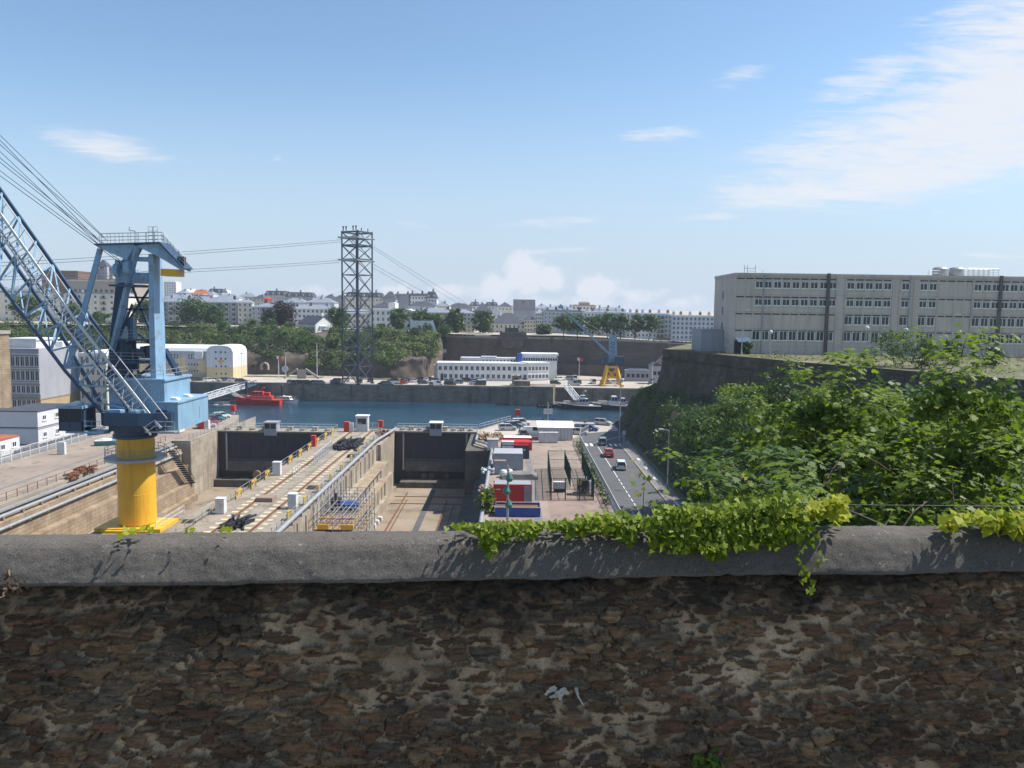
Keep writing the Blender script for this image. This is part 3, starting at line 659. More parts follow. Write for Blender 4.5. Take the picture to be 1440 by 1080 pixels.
def tree(name, label, loc, h, rad, crown0, nleaf, lsize, kind, leafm, seed, group=None, cat='tree', nlimb=9, nsub=6, clump=.42, flat=.6, trunk_r=None, spread=None, top_bias=.0, multi=1, leader=0):
    """tapered trunk, limbs and twigs; leaves sit in clumps round the twig ends"""
    rng = np.random.RandomState(seed); t = thing(name, label, cat, loc, 0, group); h = h/(.94+leader) if leader else h
    tb = MB(); r0 = trunk_r or h*.022; ends = []; tips = []
    for st in range(multi):
        base = rng.randn(3)*.25*(multi > 1); base[2] = 0
        lean = rng.randn(3)*.05*h + (rng.randn(3)*rad*.20 if multi > 1 else 0); lean[2] = 0
        topp = np.array([0, 0, h*.93]) + lean
        tr = limb(tb, base-np.array([0,0,.3]), topp, r0, r0*.18, rng, .05, 7, 7)
        for i in range(nlimb):
            f = (i+.5)/nlimb; z = crown0 + (h-crown0)*f*.9; k = min(6, int(z/(h*.93)*7)); s0 = tr[k]+(tr[k+1]-tr[k])*(z/(h*.93)*7-k if k < 6 else .5)
            ang = i*2.4+rng.rand()*1.1; prof_ = math.sin(math.pi*min(1, .20+.76*f))**.6
            rr2 = rad*prof_*(.55+.5*rng.rand()); e = np.array([s0[0]+math.cos(ang)*rr2, s0[1]+math.sin(ang)*rr2, z + rr2*(.25+.35*rng.rand())])
            e[2] = min(e[2], h*1.0); lp = limb(tb, s0, e, r0*.42*(1-f*.6), r0*.07, rng, .12, 4, 5); ends.append(e)
            for j in range(nsub):
                q = lp[1+rng.randint(4)]; d = rng.randn(3)*np.array([1, 1, .7]); d /= np.linalg.norm(d); e2 = q + d*rad*(.22+.26*rng.rand())
                e2[2] = max(e2[2], crown0*.85); limb(tb, q, e2, r0*.11, r0*.03, rng, .1, 2, 4); ends.append(e2)
        ends.append(topp)
        if leader:
            a = topp; 
            for q_ in range(3):
                e = a + np.array([rng.randn()*.06*h, rng.randn()*.06*h, leader*h/3]); limb(tb, a, e, r0*.2, r0*.12, rng, .06, 2, 4); tips.append(e); a = e
    tb.build('trunk', M['bark'], t, fix=False)
    E = np.array(ends); ne = len(E); w = .5+rng.rand(ne); cnt = np.maximum(3, (w/w.sum()*nleaf).astype(int))
    idx = np.repeat(np.arange(ne), cnt); k = len(idx); d = rng.randn(k, 3); d /= np.linalg.norm(d, axis=1, keepdims=True)
    rc = rad*clump*(.6+.5*rng.rand(ne)); P = E[idx] + d*(rng.rand(k, 1)**.45)*rc[idx][:, None]*np.array([1, 1, flat])
    N = d*.55 + rng.randn(k, 3)*.45 + np.array([0, 0, .75])
    tone = np.clip(.5+.28*rng.randn(ne), 0, .93)[idx]
    if tips:
        k2 = 46; T2 = np.repeat(np.array(tips), k2, 0); d2 = rng.randn(len(T2), 3)*np.array([.30, .30, .13]); P = np.concatenate([P, T2+d2]); N = np.concatenate([N, d2*.8+np.array([0,0,.9])]); tone = np.concatenate([tone, .55+.3*rng.rand(len(T2))])
    link('crown', leaf_mesh('crown', P, N, lsize, kind, M[leafm], rng, tone), t)
    return t
# ---- ivy over the coping
def ivy(label, strokes, seed, mat, size=.0145, dens=2.3):
    """strokes: (px, py, half-width px, half-height px, count) of leaf pads lying on and hanging over the coping"""
    rng = np.random.RandomState(seed); o = np.array(wpt(0, 0, ZR)); Ps = []; Ns = []; tone = []
    for (px, py, hw, hh, cnt) in strokes:
        for i in range(int(cnt*dens)):
            x = px + hw*max(-1.15, min(1.15, rng.randn()*.55)); y = py + hh*max(-1.1, min(1.2, rng.randn()*.48))*(.55+.9*vnoise(np.array([x/15.]), np.array([seed+.5]), 13)[0])
            s_, z_ = wall_s(x, y, -.05); rel = z_-ZR
            if rel > .004 + .016*rng.randn():                                      # piled above the ridge
                n_ = -.125 + max(.03, min(.16, .05+rel*3))*rng.rand(); s_, z_ = wall_s(x, y, n_)
                N = np.array([rng.randn()*.5, -.5+.4*rng.randn(), .6])
            else:
                n_ = -.104 - .048*rng.rand()*(1 if rel < -.03 else .6); s_, z_ = wall_s(x, y, n_); N = np.array([rng.randn()*.5, -.65+.35*rng.randn(), .5+.3*rng.randn()])
            Ps.append(wpt(s_, n_, z_)); Ns.append(N); tone.append(.12+.5*vnoise(np.array([x/19.]), np.array([y/13.]), 9)[0]+.5*rng.rand())
    o_ = link('ivy', leaf_mesh('ivy', np.array(Ps)-o, Ns, size, 'ivy', M[mat], rng, np.clip(tone, 0, .94), .12), None, wpt(0, 0, ZR)); return tag(o_, label, 'ivy')
def hang(px0, py0, px1, py1, n, wob=6):
    return [(px0+(px1-px0)*i/n+wob*math.sin(i*1.7), py0+(py1-py0)*i/n, 3, 5, 1.2) for i in range(n+1)]
S1 = [(680,740,45,4,90),(700,750,26,10,80),(690,765,10,12,30),(742,739,40,5,70),(745,748,10,7,25),(800,738,45,6,90),(812,742,16,10,45),(860,732,42,11,150),(858,745,20,10,60),(885,748,9,16,45),
      (920,736,34,8,80),(965,735,40,22,300),(960,758,40,16,160),(1005,745,42,24,330),(1003,772,13,12,60),(1045,735,48,24,360),(1040,757,38,14,150),(1090,728,44,26,360),(1085,748,40,12,140),(1115,738,24,14,110),(1122,755,8,8,14),
      (990,722,46,12,120),(1070,712,40,12,110),(1105,703,18,10,50),(950,722,30,10,70)]
S1 += hang(1003,780,1006,796,3) + hang(1123,768,1128,800,5) + hang(1128,800,1141,834,6) + hang(1140,745,1158,792,6)
ivy('bright green ivy spilling over the coping in the middle of the wall', S1, 21, 'leaf_ivy')
ivy('yellow green ivy clump standing behind the coping right of the big ivy', [(1160,714,20,9,60),(1180,706,10,9,30),(1130,724,26,6,30),(1175,724,18,5,25)], 22, 'leaf_ivy_yellow', .020)
ivy('yellow ivy hanging over the coping at the right edge', [(1420,732,32,10,110),(1432,744,14,6,36),(1390,728,26,6,46),(1350,729,20,4,20),(1338,736,8,7,22),(1450,738,12,12,50),(1470,745,30,18,100)], 23, 'leaf_ivy_yellow', .022)
ivy('small yellow green ivy sprig on the coping below the crane column', [(182,748,9,2.5,8),(205,743,7,2,5),(172,751,5,2,3)], 24, 'leaf_ivy_yellow', .014)
ivy('two tiny ivy tufts on the coping below the pier rails', [(268,745,8,1.5,4),(318,744,8,1.5,5)], 25, 'leaf_ivy_yellow', .013)
rng = np.random.RandomState(8)
s_, z_ = wall_s(8, 822, -.085); m_dry = leafmat('leaf_dry', (.10,.065,.05), (.19,.13,.10), None, .2)
P = rng.randn(130, 3)*np.array([.03, .008, .010]) + np.array([0, -.012, .006])
tag(link('weed', leaf_mesh('weed', P, rng.randn(130, 3)+np.array([0,-1,.3]), .018, 'long', m_dry, rng), None, wpt(s_, -.085, z_)), 'dry brown weed growing under the coping at the left edge', 'plant')
s_, z_ = wall_s(995, 1072, -.09); P = rng.randn(90, 3)*np.array([.018, .012, .016]) + np.array([0, -.022, 0])
tag(link('weed', leaf_mesh('weed', P, rng.randn(90, 3)*.6+np.array([0,-1,.6]), .016, 'ivy', M['leaf_syc'], rng), None, wpt(s_, -.085, z_)), 'small green weed growing from the rubble face near the bottom', 'plant')

# ---- trees on the slope at the right
def hz(x, y): return hill_z(x, y)
near0 = [  # px, Y, top py, crown radius, leaves, leaf size, label
 (1235, 23, 500, 2.7, 5200, .21, 'leaf_syc', 'large sycamore sapling with a bare leader in front of the office block'),
 (1100, 34, 545, 2.8, 5200, .23, 'leaf_syc', 'broad sycamore left of the tall sapling, above the ivy'),
 (1415, 17, 474, 1.9, 3400, .17, 'leaf_syc', 'tall leafy sycamore at the right edge of the picture'),
 (1330, 26, 556, 2.2, 3400, .20, 'leaf_syc', 'sycamore with bright tips between the tall sapling and the right edge'),
 (1130, 56, 508, 3.6, 4200, .28, 'leaf_syc2', 'dark green tree standing close below the bastion wall'),
 (1070, 66, 556, 3.6, 3800, .30, 'leaf_syc2', 'dark rounded tree on the slope beside the road lamp'),
 (1180, 14.5, 625, 1.5, 2500, .14, 'leaf_syc', 'low sycamore shoots just behind the coping right of the big ivy'),
 (1300, 13, 632, 1.6, 2900, .14, 'leaf_syc', 'bushy sycamore shoots behind the bare stretch of coping'),
 (1400, 12, 620, 1.5, 2900, .13, 'leaf_syc', 'bushy sycamore shoots behind the yellow ivy at the right'),
 (1230, 50, 540, 3.3, 3400, .27, 'leaf_syc2', 'grey green tree behind the tall sapling'),
 (1100, 17, 668, 1.1, 1900, .15, 'leaf_syc2', 'dark leafy shrub behind the thick of the ivy'),
 (1360, 44, 560, 3.4, 3400, .26, 'leaf_syc2', 'dark shrubby tree below the bastion wall at the right'),
 (1035, 88, 585, 3.0, 2800, .33, 'leaf_syc2', 'dark tree on the rock beside the road, nearest the lamp'),
 (1470, 28, 560, 2.6, 2600, .22, 'leaf_syc2', 'dark sycamore cut by the right edge of the picture'),
]
for i, (px, Y, ty, rad, nl, ls, lm, lab) in enumerate(near0):
    nl = int(nl*1.9); rad *= 1.08
    top_ = at(px, ty, Y); gz = max(hz(top_.x, Y), 2); h = max(2.2, top_.z-gz)
    tree('sycamore_tree', lab, (top_.x, Y, gz), h, rad, max(.4, h*(.12 if Y < 20 else .16)), nl, ls, 'maple' if Y < 40 else 'diamond', lm, 300+i, 'trees on the slope under the bastion', nlimb=10, nsub=6, clump=.24, flat=.5, trunk_r=.022+h*.004, multi=3, leader=(.16 if Y < 40 and i % 2 == 0 else .07))
# further bushy trees filling the slope: three prototypes, copied with their parts
protos = [tree('slope_tree', '', (0, 0, 0), 5.2, 2.1, .5, 3600, .25, 'diamond', m_, 380+i, 'bushy trees on the slope', nlimb=11, nsub=6, clump=.30, flat=.55, trunk_r=.04, multi=3) for i, m_ in enumerate(('leaf_syc2', 'leaf_syc', 'leaf_syc2'))]
fill = [(1000, 100, 585, 'dark bush on the rock right of the street lamp'), (1030, 112, 556, 'dark tree directly below the bastion wall, leftmost of them'),
  (1030, 80, 605, 'low tree on the slope right of the lamp post foot'), (1048, 104, 552, 'tree below the bastion wall left of the dark rounded tree'), (1060, 92, 540, 'tree below the left stretch of the bastion wall'),
 (1085, 78, 528, 'tree below the bastion wall left of the tall dark green tree'), (1110, 46, 560, 'leafy tree in the middle of the left slope'), (1165, 66, 528, 'tree below the bastion wall left of the bare leader'), (1200, 38, 570, 'leafy tree just left of the tall sapling'),
 (1270, 58, 545, 'tree below the bastion wall right of the tall sapling'), (1285, 34, 580, 'leafy tree between the tall sapling and the bright tipped sycamore'), (1310, 50, 556, 'tree under the middle right of the bastion wall'), (1385, 52, 560, 'tree under the bastion wall near the right edge'),
 (1420, 36, 560, 'leafy tree behind the right edge sycamore'), (1085, 50, 600, 'low leafy tree above the left end of the thick ivy'), (1150, 30, 610, 'leafy tree in front of the dark green trees'),
 (1115, 26, 640, 'leafy sycamore behind the left part of the thick ivy'), (1350, 20, 610, 'leafy sycamore left of the right edge sycamore'), (1250, 17, 640, 'leafy sycamore below the tall sapling'), (1440, 22, 600, 'leafy sycamore cut by the right picture edge, low')]
for i, (px, Y, ty, lab) in enumerate(fill):
    tp = at(px, ty, Y); gz = max(hz(tp.x, Y), .3)
    if Y <= 40:
        h = max(2.4, tp.z-gz); tree('slope_tree', lab, (tp.x, Y, gz), h, min(3.0, .45*h+.6), h*.12, 5200, .12+.0042*Y, 'maple', 'leaf_syc' if i % 3 else 'leaf_syc2', 420+i, 'bushy trees on the slope', nlimb=10, nsub=6, clump=.25, flat=.5, trunk_r=.03+h*.004, multi=3, leader=.1); continue
    o = protos[i % 3] if i < 3 else copy_tree(protos[(i*7) % 3]); k = max(.55, min(2.3, (tp.z-gz)/5.2))
    o.location = (tp.x, Y, tp.z-5.2*k if (tp.z-gz)/5.2 < k else gz); o.scale = (k, k, k); o.rotation_euler = (0, 0, i*1.7); o['label'] = lab
# a branch reaching out to the left over the road
for i, (px, py, Y, lab) in enumerate([(905, 690, 16, 'thin leafy sycamore shoot reaching left over the road'), (975, 690, 15, 'small sycamore shoot behind the ivy, right of the road'), (1045, 690, 14, 'small yellow green shoot above the thick of the ivy')]):
    tp = at(px, py, Y); rng = np.random.RandomState(70+i); bx = 4.6+i*.5; gz = hz(bx, Y+.5)
    t = thing('sycamore_shoot', lab, 'tree', (bx, Y+.5, gz), 0, 'shoots leaning over the road'); tb = MB()
    e = np.array([tp.x-bx, tp.y-Y-.5, tp.z-gz]); pts = limb(tb, (0,0,-.2), e, .03, .008, rng, .10, 6, 5); Ps = []
    for k in range(260):
        f = .60+.42*rng.rand(); j = min(5, int(min(.999, f)*6)); q = pts[j]+(pts[j+1]-pts[j])*(f*6-j); Ps.append(q+rng.randn(3)*np.array([.15, .15, .09]))
    tb.build('trunk', M['bark'], t, fix=False); link('crown', leaf_mesh('crown', Ps, rng.randn(260, 3)*.5+np.array([0,-.2,.8]), .13, 'maple', M['leaf_syc'], rng), t)
# undergrowth and creepers on the slope and rock (nobody could count these)
rng = np.random.RandomState(77); Ps = []; Ns = []; tone = []
for i in range(52000):
    y = 8 + 165*rng.rand()**1.1; x = (23.8 if y > 55 else 5+y*.32) + (24 if y > 55 else 30)*rng.rand()**1.25
    z = hz(x, y)
    if z < .35: continue
    nz = noise.noise(Vector((x*.3, y*.3, 1.5)))
    if nz < -.28 or (y > 100 and x < 29 and nz < -.12): continue
    Ps.append((x+rng.randn()*.25, y+rng.randn()*.25, z+abs(rng.randn())*(.25+.9*max(0, nz)))); Ns.append((rng.randn()*.5-.4, rng.randn()*.5-.2, .8)); tone.append(.4+.5*nz)
V_ = np.array(Ps)
o = link('undergrowth', leaf_mesh('undergrowth', V_, Ns, .42, 'diamond', M['leaf_syc2'], rng, np.clip(tone, 0, .9))); tag(o, kind='stuff')
Ps = []; Ns = []; tone = []
for i in range(26000):
    y = 84+92*rng.rand(); x = 24.5+9*rng.rand()**.8; z = hz(x, y); nz = noise.noise(Vector((x*.35, y*.16, z*.2)))
    if z < 2.2 or nz < .12-.03*z: continue
    Ps.append((x+rng.randn()*.2-.2, y+rng.randn()*.2, z+abs(rng.randn())*(.2+.5*max(0, nz)))); Ns.append((rng.randn()*.5-.7, rng.randn()*.5-.2, .6)); tone.append(.3+.7*nz)
tag(link('rock_creeper', leaf_mesh('rock_creeper', Ps, Ns, .42, 'diamond', M['leaf_syc2'], rng, np.clip(tone, 0, .9))), kind='stuff')
# creepers on the bastion wall
Ps = []; Ns = []
for i in range(9000):
    k = rng.randint(len(base)); z = 17.5*rng.rand()**1.4; q = base[k]; nz = noise.noise(Vector((q[0]*.12, q[1]*.12, z*.16)))
    if q[0] > 100 or q[1] > 200 or nz < -.05 + z*.014: continue
    o_ = (18-z)*.20+.25; Ps.append((q[0]+NR[k].x*o_+rng.randn()*.9, q[1]+NR[k].y*o_+rng.randn()*.9, z)); Ns.append((NR[k].x+rng.randn()*.4, NR[k].y+rng.randn()*.4, .5))
o = link('wall_creeper', leaf_mesh('wall_creeper', Ps, Ns, .55, 'diamond', M['leaf_syc2'], rng)); tag(o, kind='stuff')
# shrubs on the terrace before the office block
for i, (px, Y, ty, rad, lab) in enumerate([(1262, 116, 468, 3.4, 'large grey green shrub before the office block'), (1300, 112, 478, 2.2, 'second shrub before the office block, right of the large one'), (1335, 122, 480, 1.8, 'small round shrub left of the office entrance canopy'),(1395,118,488,1.6,'low shrub at the right end of the terrace'),(1052,147,482,1.0,'small shrub beside the white entrance awning')]):
    q = at(px, ty, Y); h = max(1.6, q.z-18.3)
    tree('shrub', lab, (q.x, Y, 18.3), h, rad, .3, 2200, .30, 'diamond', 'leaf_far', 500+i, 'shrubs on the terrace', 'shrub', nlimb=10, nsub=5, clump=.36, trunk_r=.05, multi=2)
rng = np.random.RandomState(31); Ps = []; tone = []
for i in range(9000):
    f = rng.rand(); x = 33+80*f; y = 70+78*rng.rand(); ye = np.interp(x, [32,45.6,59.5,82], [163.5,123,96,60])
    nz = noise.noise(Vector((x*.16, y*.16, 4)))
    if y < ye+.8 or nz < -.05: continue
    Ps.append((x, y, 18.3+abs(rng.randn())*(.15+.55*max(0, nz)))); tone.append(.5+.6*nz)
m_w = leafmat('leaf_weed', (.05,.065,.02), (.16,.145,.06), None, .25)
tag(link('terrace_weeds', leaf_mesh('terrace_weeds', Ps, rng.randn(len(Ps), 3)*.6+np.array([0,0,.8]), .5, 'long', m_w, rng, np.clip(tone, 0, 1))), kind='stuff')
# ---- trees of the far bank
far = [  # px, base py, top py, Y, half width px, material, label
 (272, 458, 428, 352, 24, 'leaf_far', 'large green tree before the grey apartment block right of the crane'), (300, 458, 431, 354, 17, 'leaf_far', 'green tree overlapping the large one before the grey apartments'),
 (400, 460, 430, 352, 22, 'leaf_copper', 'dark purple copper beech above the cliff'), (378, 462, 436, 356, 9, 'leaf_far', 'small green tree hidden behind the copper beech'),
 (478, 460, 436, 352, 16, 'leaf_far', 'round green tree behind the steel tower'), (560, 462, 434, 352, 13, 'leaf_far', 'green tree left of the ruined gable house'), (590, 472, 440, 348, 16, 'leaf_far', 'tall dark tree right behind the ruined gable house'), (612, 470, 444, 347, 14, 'leaf_far', 'dense tree where the rampart begins'),
 (641, 470, 437, 350, 14, 'leaf_far', 'single round tree on the rampart before the beige building'), (679, 470, 439, 350, 15, 'leaf_far', 'second round tree on the rampart, left of the viewing platform'),
 (765, 474, 458, 346, 10, 'leaf_far', 'low shrub on the rampart right of the viewing platform'),
 (40, 452, 418, 352, 20, 'leaf_far', 'green tree seen through the crane jib at the far left'), (105, 455, 432, 352, 14, 'leaf_far', 'green tree seen through the lower crane jib'), (200, 458, 425, 352, 16, 'leaf_far', 'green tree seen between the crane legs'), (140, 460, 440, 352, 10, 'leaf_far', 'dark tree left of the crane tower leg'),
 (-30, 450, 420, 352, 26, 'leaf_far', 'tree just beyond the left edge'),
]
for i, (px, by, ty, Y, hw, lm, lab) in enumerate(far):
    bq = at(px, by, Y); tq = at(px, ty, Y); rad = hw/FPX*Y; gz = min(bq.z, plat_z(bq.x, Y)); h = tq.z-gz
    if px < -20: continue
    tree('broadleaf_tree', lab, (bq.x, Y, gz), h, rad*.95, h*.14, 3200, .95, 'diamond', lm, 700+i, 'trees above the far bank', nlimb=11, nsub=6, clump=.42, flat=.75, trunk_r=.3)
names = ['leftmost plane tree of the row on the rampart', 'second plane tree from the left of the row', 'third plane tree of the row, behind the crane jib', 'middle plane tree of the row on the rampart', 'fifth plane tree of the row, above the quay crane', 'sixth plane tree of the row', 'rightmost plane tree of the row on the rampart']
for i, px in enumerate([792, 812, 833, 854, 873, 893, 912]):
    Y = 326; bq = at(px, 476, Y); tq = at(px, 443+(i % 3), Y); h = tq.z-14.4
    tree('plane_tree', names[i], (bq.x, Y, 14.4), h, 4.0, h*.38, 1900, .8, 'diamond', 'leaf_plane', 740+i, 'plane trees in a row on the rampart', nlimb=9, nsub=6, clump=.42, flat=.7, trunk_r=.22)
rc = random.Random(17)
ct = [tree('cliff_tree', 'leafy tree standing among the bushes on the cliff', (0, 0, 0), 6.0, 2.9, .6, 1500, .85, 'diamond', m_, 860+i, 'trees among the bushes on the cliff', nlimb=9, nsub=5, clump=.40, flat=.7, trunk_r=.1, multi=2) for i, m_ in enumerate(('leaf_far', 'leaf_lime', 'leaf_far'))]
cp = [(340,.85),(352,.93),(368,.78),(385,.9),(398,.7),(428,.55),(405,.93),(474,.62),(492,.8),(520,.9),(532,.75),(545,.92),(556,.8),(570,.66),(583,.85),(600,.9),(612,.75),(624,.85),(610,.6),(470,.55),(500,.6),(250,.93),(275,.8),(310,.9),(325,.75),(600,.97),(535,.98),(380,.97)]
for i, (px, t_) in enumerate(cp):
    o = ct[i] if i < 3 else copy_tree(ct[i % 3]); x = (px-720)/FPX*320; x = (px-720)/FPX*cliff_pt(x, t_)[1]; q = cliff_pt(x, t_); k = .42+.40*rc.random()
    o.location = (q[0], q[1], q[2]-.4); o.scale = (k, k, k); o.rotation_euler = (0, 0, i*2.1)
# bushes clothing the cliff
rng = np.random.RandomState(99); Ps = []; Ns = []; tone = []
def cliff_cover(px, t):
    base_ = .30 if px < 335 else (.46 if px < 470 else .36)
    return t > base_ + .10*math.sin(px*.045) + .07*math.sin(px*.11+1) - .05
clumps = []
for i in range(5200):
    x = -350 + 320*rng.rand(); t = .12+.86*rng.rand(); q = cliff_pt(x, t); px = 720+q[0]/q[1]*FPX
    if x > -27: continue
    if not cliff_cover(px, t) and noise.noise(Vector((x*.06, t*4, 2))) < .22: continue
    if px > 440 and px < 462 and t > .72: continue
    clumps.append((q, .5+3.4*rng.rand()**3, noise.noise(Vector((x*.035, t*3, 9)))))
for q, r, nz in clumps:
    k = int(20+40*r); d = rng.randn(k, 3); d /= np.linalg.norm(d, axis=1, keepdims=True); d[:, 2] = np.abs(d[:, 2])
    Ps.append(np.array(q)+d*r*(rng.rand(k, 1)**.4)*np.array([1, 1, .9])); Ns.append(d+rng.randn(k, 3)*.4+np.array([0,0,.4])); tone.append(np.full(k, .40+1.3*nz+.24*rng.randn()))
P_ = np.concatenate(Ps); N_ = np.concatenate(Ns); T_ = np.clip(np.concatenate(tone), 0, .95)
m_ = leafmat('leaf_cliff', (.016,.042,.010), (.11,.155,.028), None, .28)
tag(link('cliff_bushes', leaf_mesh('cliff_bushes', P_, N_, .72, 'diamond', m_, rng, T_)), kind='stuff')
# ================================================================ HARBOUR CRANE
def wb(mb, name, mats, root, parent=None, smooth=False):
    """part whose mesh is written in world metres, hung under a root that stands at its base"""
    p = parent or root; o = mb.build(name, mats, p, smooth)
    o.location = (-root.location.x, -root.location.y, -root.location.z) if p is root else (0, 0, 0); return o
def rail(mb, pts, h=1.1, step=1.6, r=.03, mids=1, close=False):
    pts = [Vector(p) for p in pts]; 
    if close: pts.append(pts[0])
    for a, c in zip(pts[:-1], pts[1:]):
        L = (c-a).length; k = max(1, int(L/step))
        for i in range(k+1): q = a+(c-a)*(i/k); mb.tube(q, q+Vector((0,0,h)), r, None, 4)
        for j in range(mids+1): z = Vector((0,0,h*(j+1)/(mids+1))); mb.tube(a+z, c+z, r, None, 4)
CY = 89.0
cx = at(193, 700, CY).x
cr = thing('harbour_crane', 'large blue harbour crane on a thick yellow column beside the left dry dock', 'crane', (cx, CY, 0))
b = MB(); b.box(cx-3.7, cx+3.8, CY-2.7, CY+2.3, 0, .4); b.box(cx-2.8, cx+2.9, CY-3.1, CY-2.7, 0, .25); wb(b, 'base_plate', M['crane_yellow'], cr)
b = MB(); b.lathe([(0,.5),(2.04,.5),(2.04,4.0),(2.06,4.05),(2.04,4.1),(2.04,8.6),(2.07,8.62),(2.04,8.7),(2.04,10.7),(0,10.7)], (cx, CY), 40); wb(b, 'column', M['crane_yellow'], cr, smooth=False)
zg = at(193, 652, CY-3).z
b = MB(); b.lathe([(2.06,zg),(3.35,zg),(3.35,zg+.28),(2.06,zg+.28)], (cx, CY), 24); g = wb(b, 'gallery', M['galv'], cr)
b = MB(); rail(b, [(cx+3.25*math.cos(t*math.pi/8), CY+3.25*math.sin(t*math.pi/8), zg+.28) for t in range(16)], 1.15, 2, .03, 2, True); wb(b, 'gallery_railing', M['galv'], cr, g)
b = MB(); b.lathe([(0,10.6),(2.3,10.6),(2.38,10.7),(2.38,10.95),(2.25,11.0),(2.25,12.2),(2.5,12.3),(0,12.4)], (cx, CY), 32); wb(b, 'slewing_ring', M['blue_dark'], cr)
b = MB(); xl = at(139, 600, CY-2).x; xr = at(231, 600, CY-2).x
b.prism([(xl+.6,CY-2.6),(cx-1.8,CY-3.4),(cx+2,CY-3.4),(xr+1.0,CY-2.4),(xr+1.6,CY+4),(xl,CY+4)], 12.3, 13.75)
b.prism([(xl+1.2,CY-2.2),(cx-1.5,CY-2.6),(cx+1.8,CY-2.6),(xr,CY-1.6),(xr,CY+3.5),(xl+1,CY+3.5)], 11.6, 12.3)
wb(b, 'turntable', M['blue_dark'], cr)
b = MB(); 
for q in (160, 190): a = at(q, 582, CY-3); b.lathe([(0,13.76),(1.05,13.76),(1.05,14.0),(.9,14.1),(0,14.1)], (a.x, CY-2.2), 14)
wb(b, 'deck_plate', M['blue_steel'], cr)
hx0 = at(152, 560, 87).x; hx1 = (233-720)/FPX*88
b = MB(); b.box(hx0, hx1, 87.2, 94.2, 13.7, 17.25); h = wb(b, 'machine_house', M['blue_ribbed'], cr)
b = MB(); b.box(hx0-.15, hx1+.18, 87.0, 94.4, 17.25, 17.5); wb(b, 'roof', M['blue_steel'], cr, h)
b = MB(); rail(b, [(hx0+.2,87.3,17.5),(hx1-.1,87.3,17.5),(hx1-.1,94,17.5)], 1.0, 1.5, .025); wb(b, 'railing', M['galv'], cr, h)
sx0, sx1 = -39.9, (247-720)/FPX*87
b = MB(); b.box(sx0-1.2, sx1, 87.0, 95.7, 11.7, 14.75); h = wb(b, 'counterweight_house', M['blue_ribbed'], cr)
b = MB(); b.box(sx0-1.3, sx1+.12, 86.85, 95.9, 14.75, 14.93); r_ = wb(b, 'roof', M['blue_steel'], cr, h)
for y in (89.2, 92.6):
    b = MB(); b.loft([[(sx0+.2+.0*k, y+.5*math.cos(k*math.pi/4)*(1-.0), 14.93+.0) for k in range(8)]] if 0 else [[(sx0-.2+t, y-.45, 14.94), (sx0-.2+t, y-.45, 14.94+hh), (sx0-.2+t, y+.45, 14.94+hh), (sx0-.2+t, y+.45, 14.94)] for t, hh in ((0,.05),(.25,.28),(1.3,.28),(1.6,.05))])
    wb(b, 'roof_vent', M['white_paint'], cr, h)
b = MB(); b.box(sx0-.3, sx0+.9, 86.95, 87.0, 11.9, 14.0); wb(b, 'door', M['blue_dark'], cr, h)
b = MB(); rail(b, [(sx0-1.0,86.2,11.7),(sx1-.1,86.2,11.7)], 1.1, .9, .03); b.box(sx0-1.2, sx1, 86.0, 87.0, 11.55, 11.7); wb(b, 'landing', M['galv'], cr, h)
# mast legs
def leg(a, c, wx, wy): 
    b = MB(); b.loft([[(q.x-w_*wx/2, q.y-w_*wy/2, q.z), (q.x+w_*wx/2, q.y-w_*wy/2, q.z), (q.x+w_*wx/2, q.y+w_*wy/2, q.z), (q.x-w_*wx/2, q.y+w_*wy/2, q.z)] for q, w_ in ((a,1.0),(a+(c-a)*.5,1.04),(c,.86))]); return b
wb(leg(at(224,574,89), at(218,358,89), .62, 2.5), 'mast_leg', M['blue_steel'], cr)
wb(leg(at(160,540,91), at(174,385,91), 1.15, 1.3), 'mast_leg', M['blue_dark'], cr)
def strut(name, pts, w, mat, parent=None): b = MB(); [b.bar(p, q, w, w) for p, q in zip(pts[:-1], pts[1:])]; return wb(b, name, mat, cr, parent)
strut('mast_strut', [at(141,350,88), at(96,518,87)], .52, M['blue_steel'])
strut('mast_strut', [at(193,346,87.5), at(158,492,90)], .52, M['blue_steel'])
strut('back_strut', [at(232,492,90.5), at(257,538,93)], .5, M['blue_dark'])
b = MB()
for p, q in (((184,398),(213,470)),((213,402),(178,455)),((180,418),(214,419)),((178,435),(214,435)),((176,455),(214,485)),((214,520),(188,528)),((188,500),(196,528)),((196,528),(214,512)),((170,470),(186,428))):
    b.bar(at(*p,90.5), at(*q,90.5), .22)
wb(b, 'mast_bracing', M['blue_dark'], cr)
b = MB(); a = at(163,402,89); c = at(208,402,89); b.box(a.x, c.x, 87.4, 91.5, a.z-.1, a.z+.12); a2 = at(166,508,90); c2 = at(214,503,90); b.box(a2.x, c2.x, 88, 92, a2.z-.1, a2.z+.15); a3 = at(176,477,90); b.box(a3.x, c2.x, 88.5, 92, a3.z-.1, a3.z+.1)
pf = wb(b, 'platform', M['blue_dark'], cr)
b = MB(); rail(b, [(a.x,87.5,a.z),(c.x,87.5,a.z)], 1.1, .8, .03, 2); wb(b, 'railing', M['galv'], cr, pf); b = MB(); rail(b, [(a2.x,88.1,a2.z),(c2.x,88.1,a2.z)], 1.1, 1, .03, 2); wb(b, 'railing', M['galv'], cr, pf); b = MB(); rail(b, [(a3.x,88.6,a3.z),(c2.x,88.6,a3.z)], 1.1, 1, .03, 2); wb(b, 'railing', M['galv'], cr, pf)
b = MB(); p = at(170,399,88.5); q = at(197,399,88.5); zt = at(170,378,88.5).z; b.box(p.x, q.x-.9, 88, 90.5, p.z+.1, zt); b.box(q.x-.8, q.x+1.0, 88.3, 90.5, p.z+.1, zt-.4)
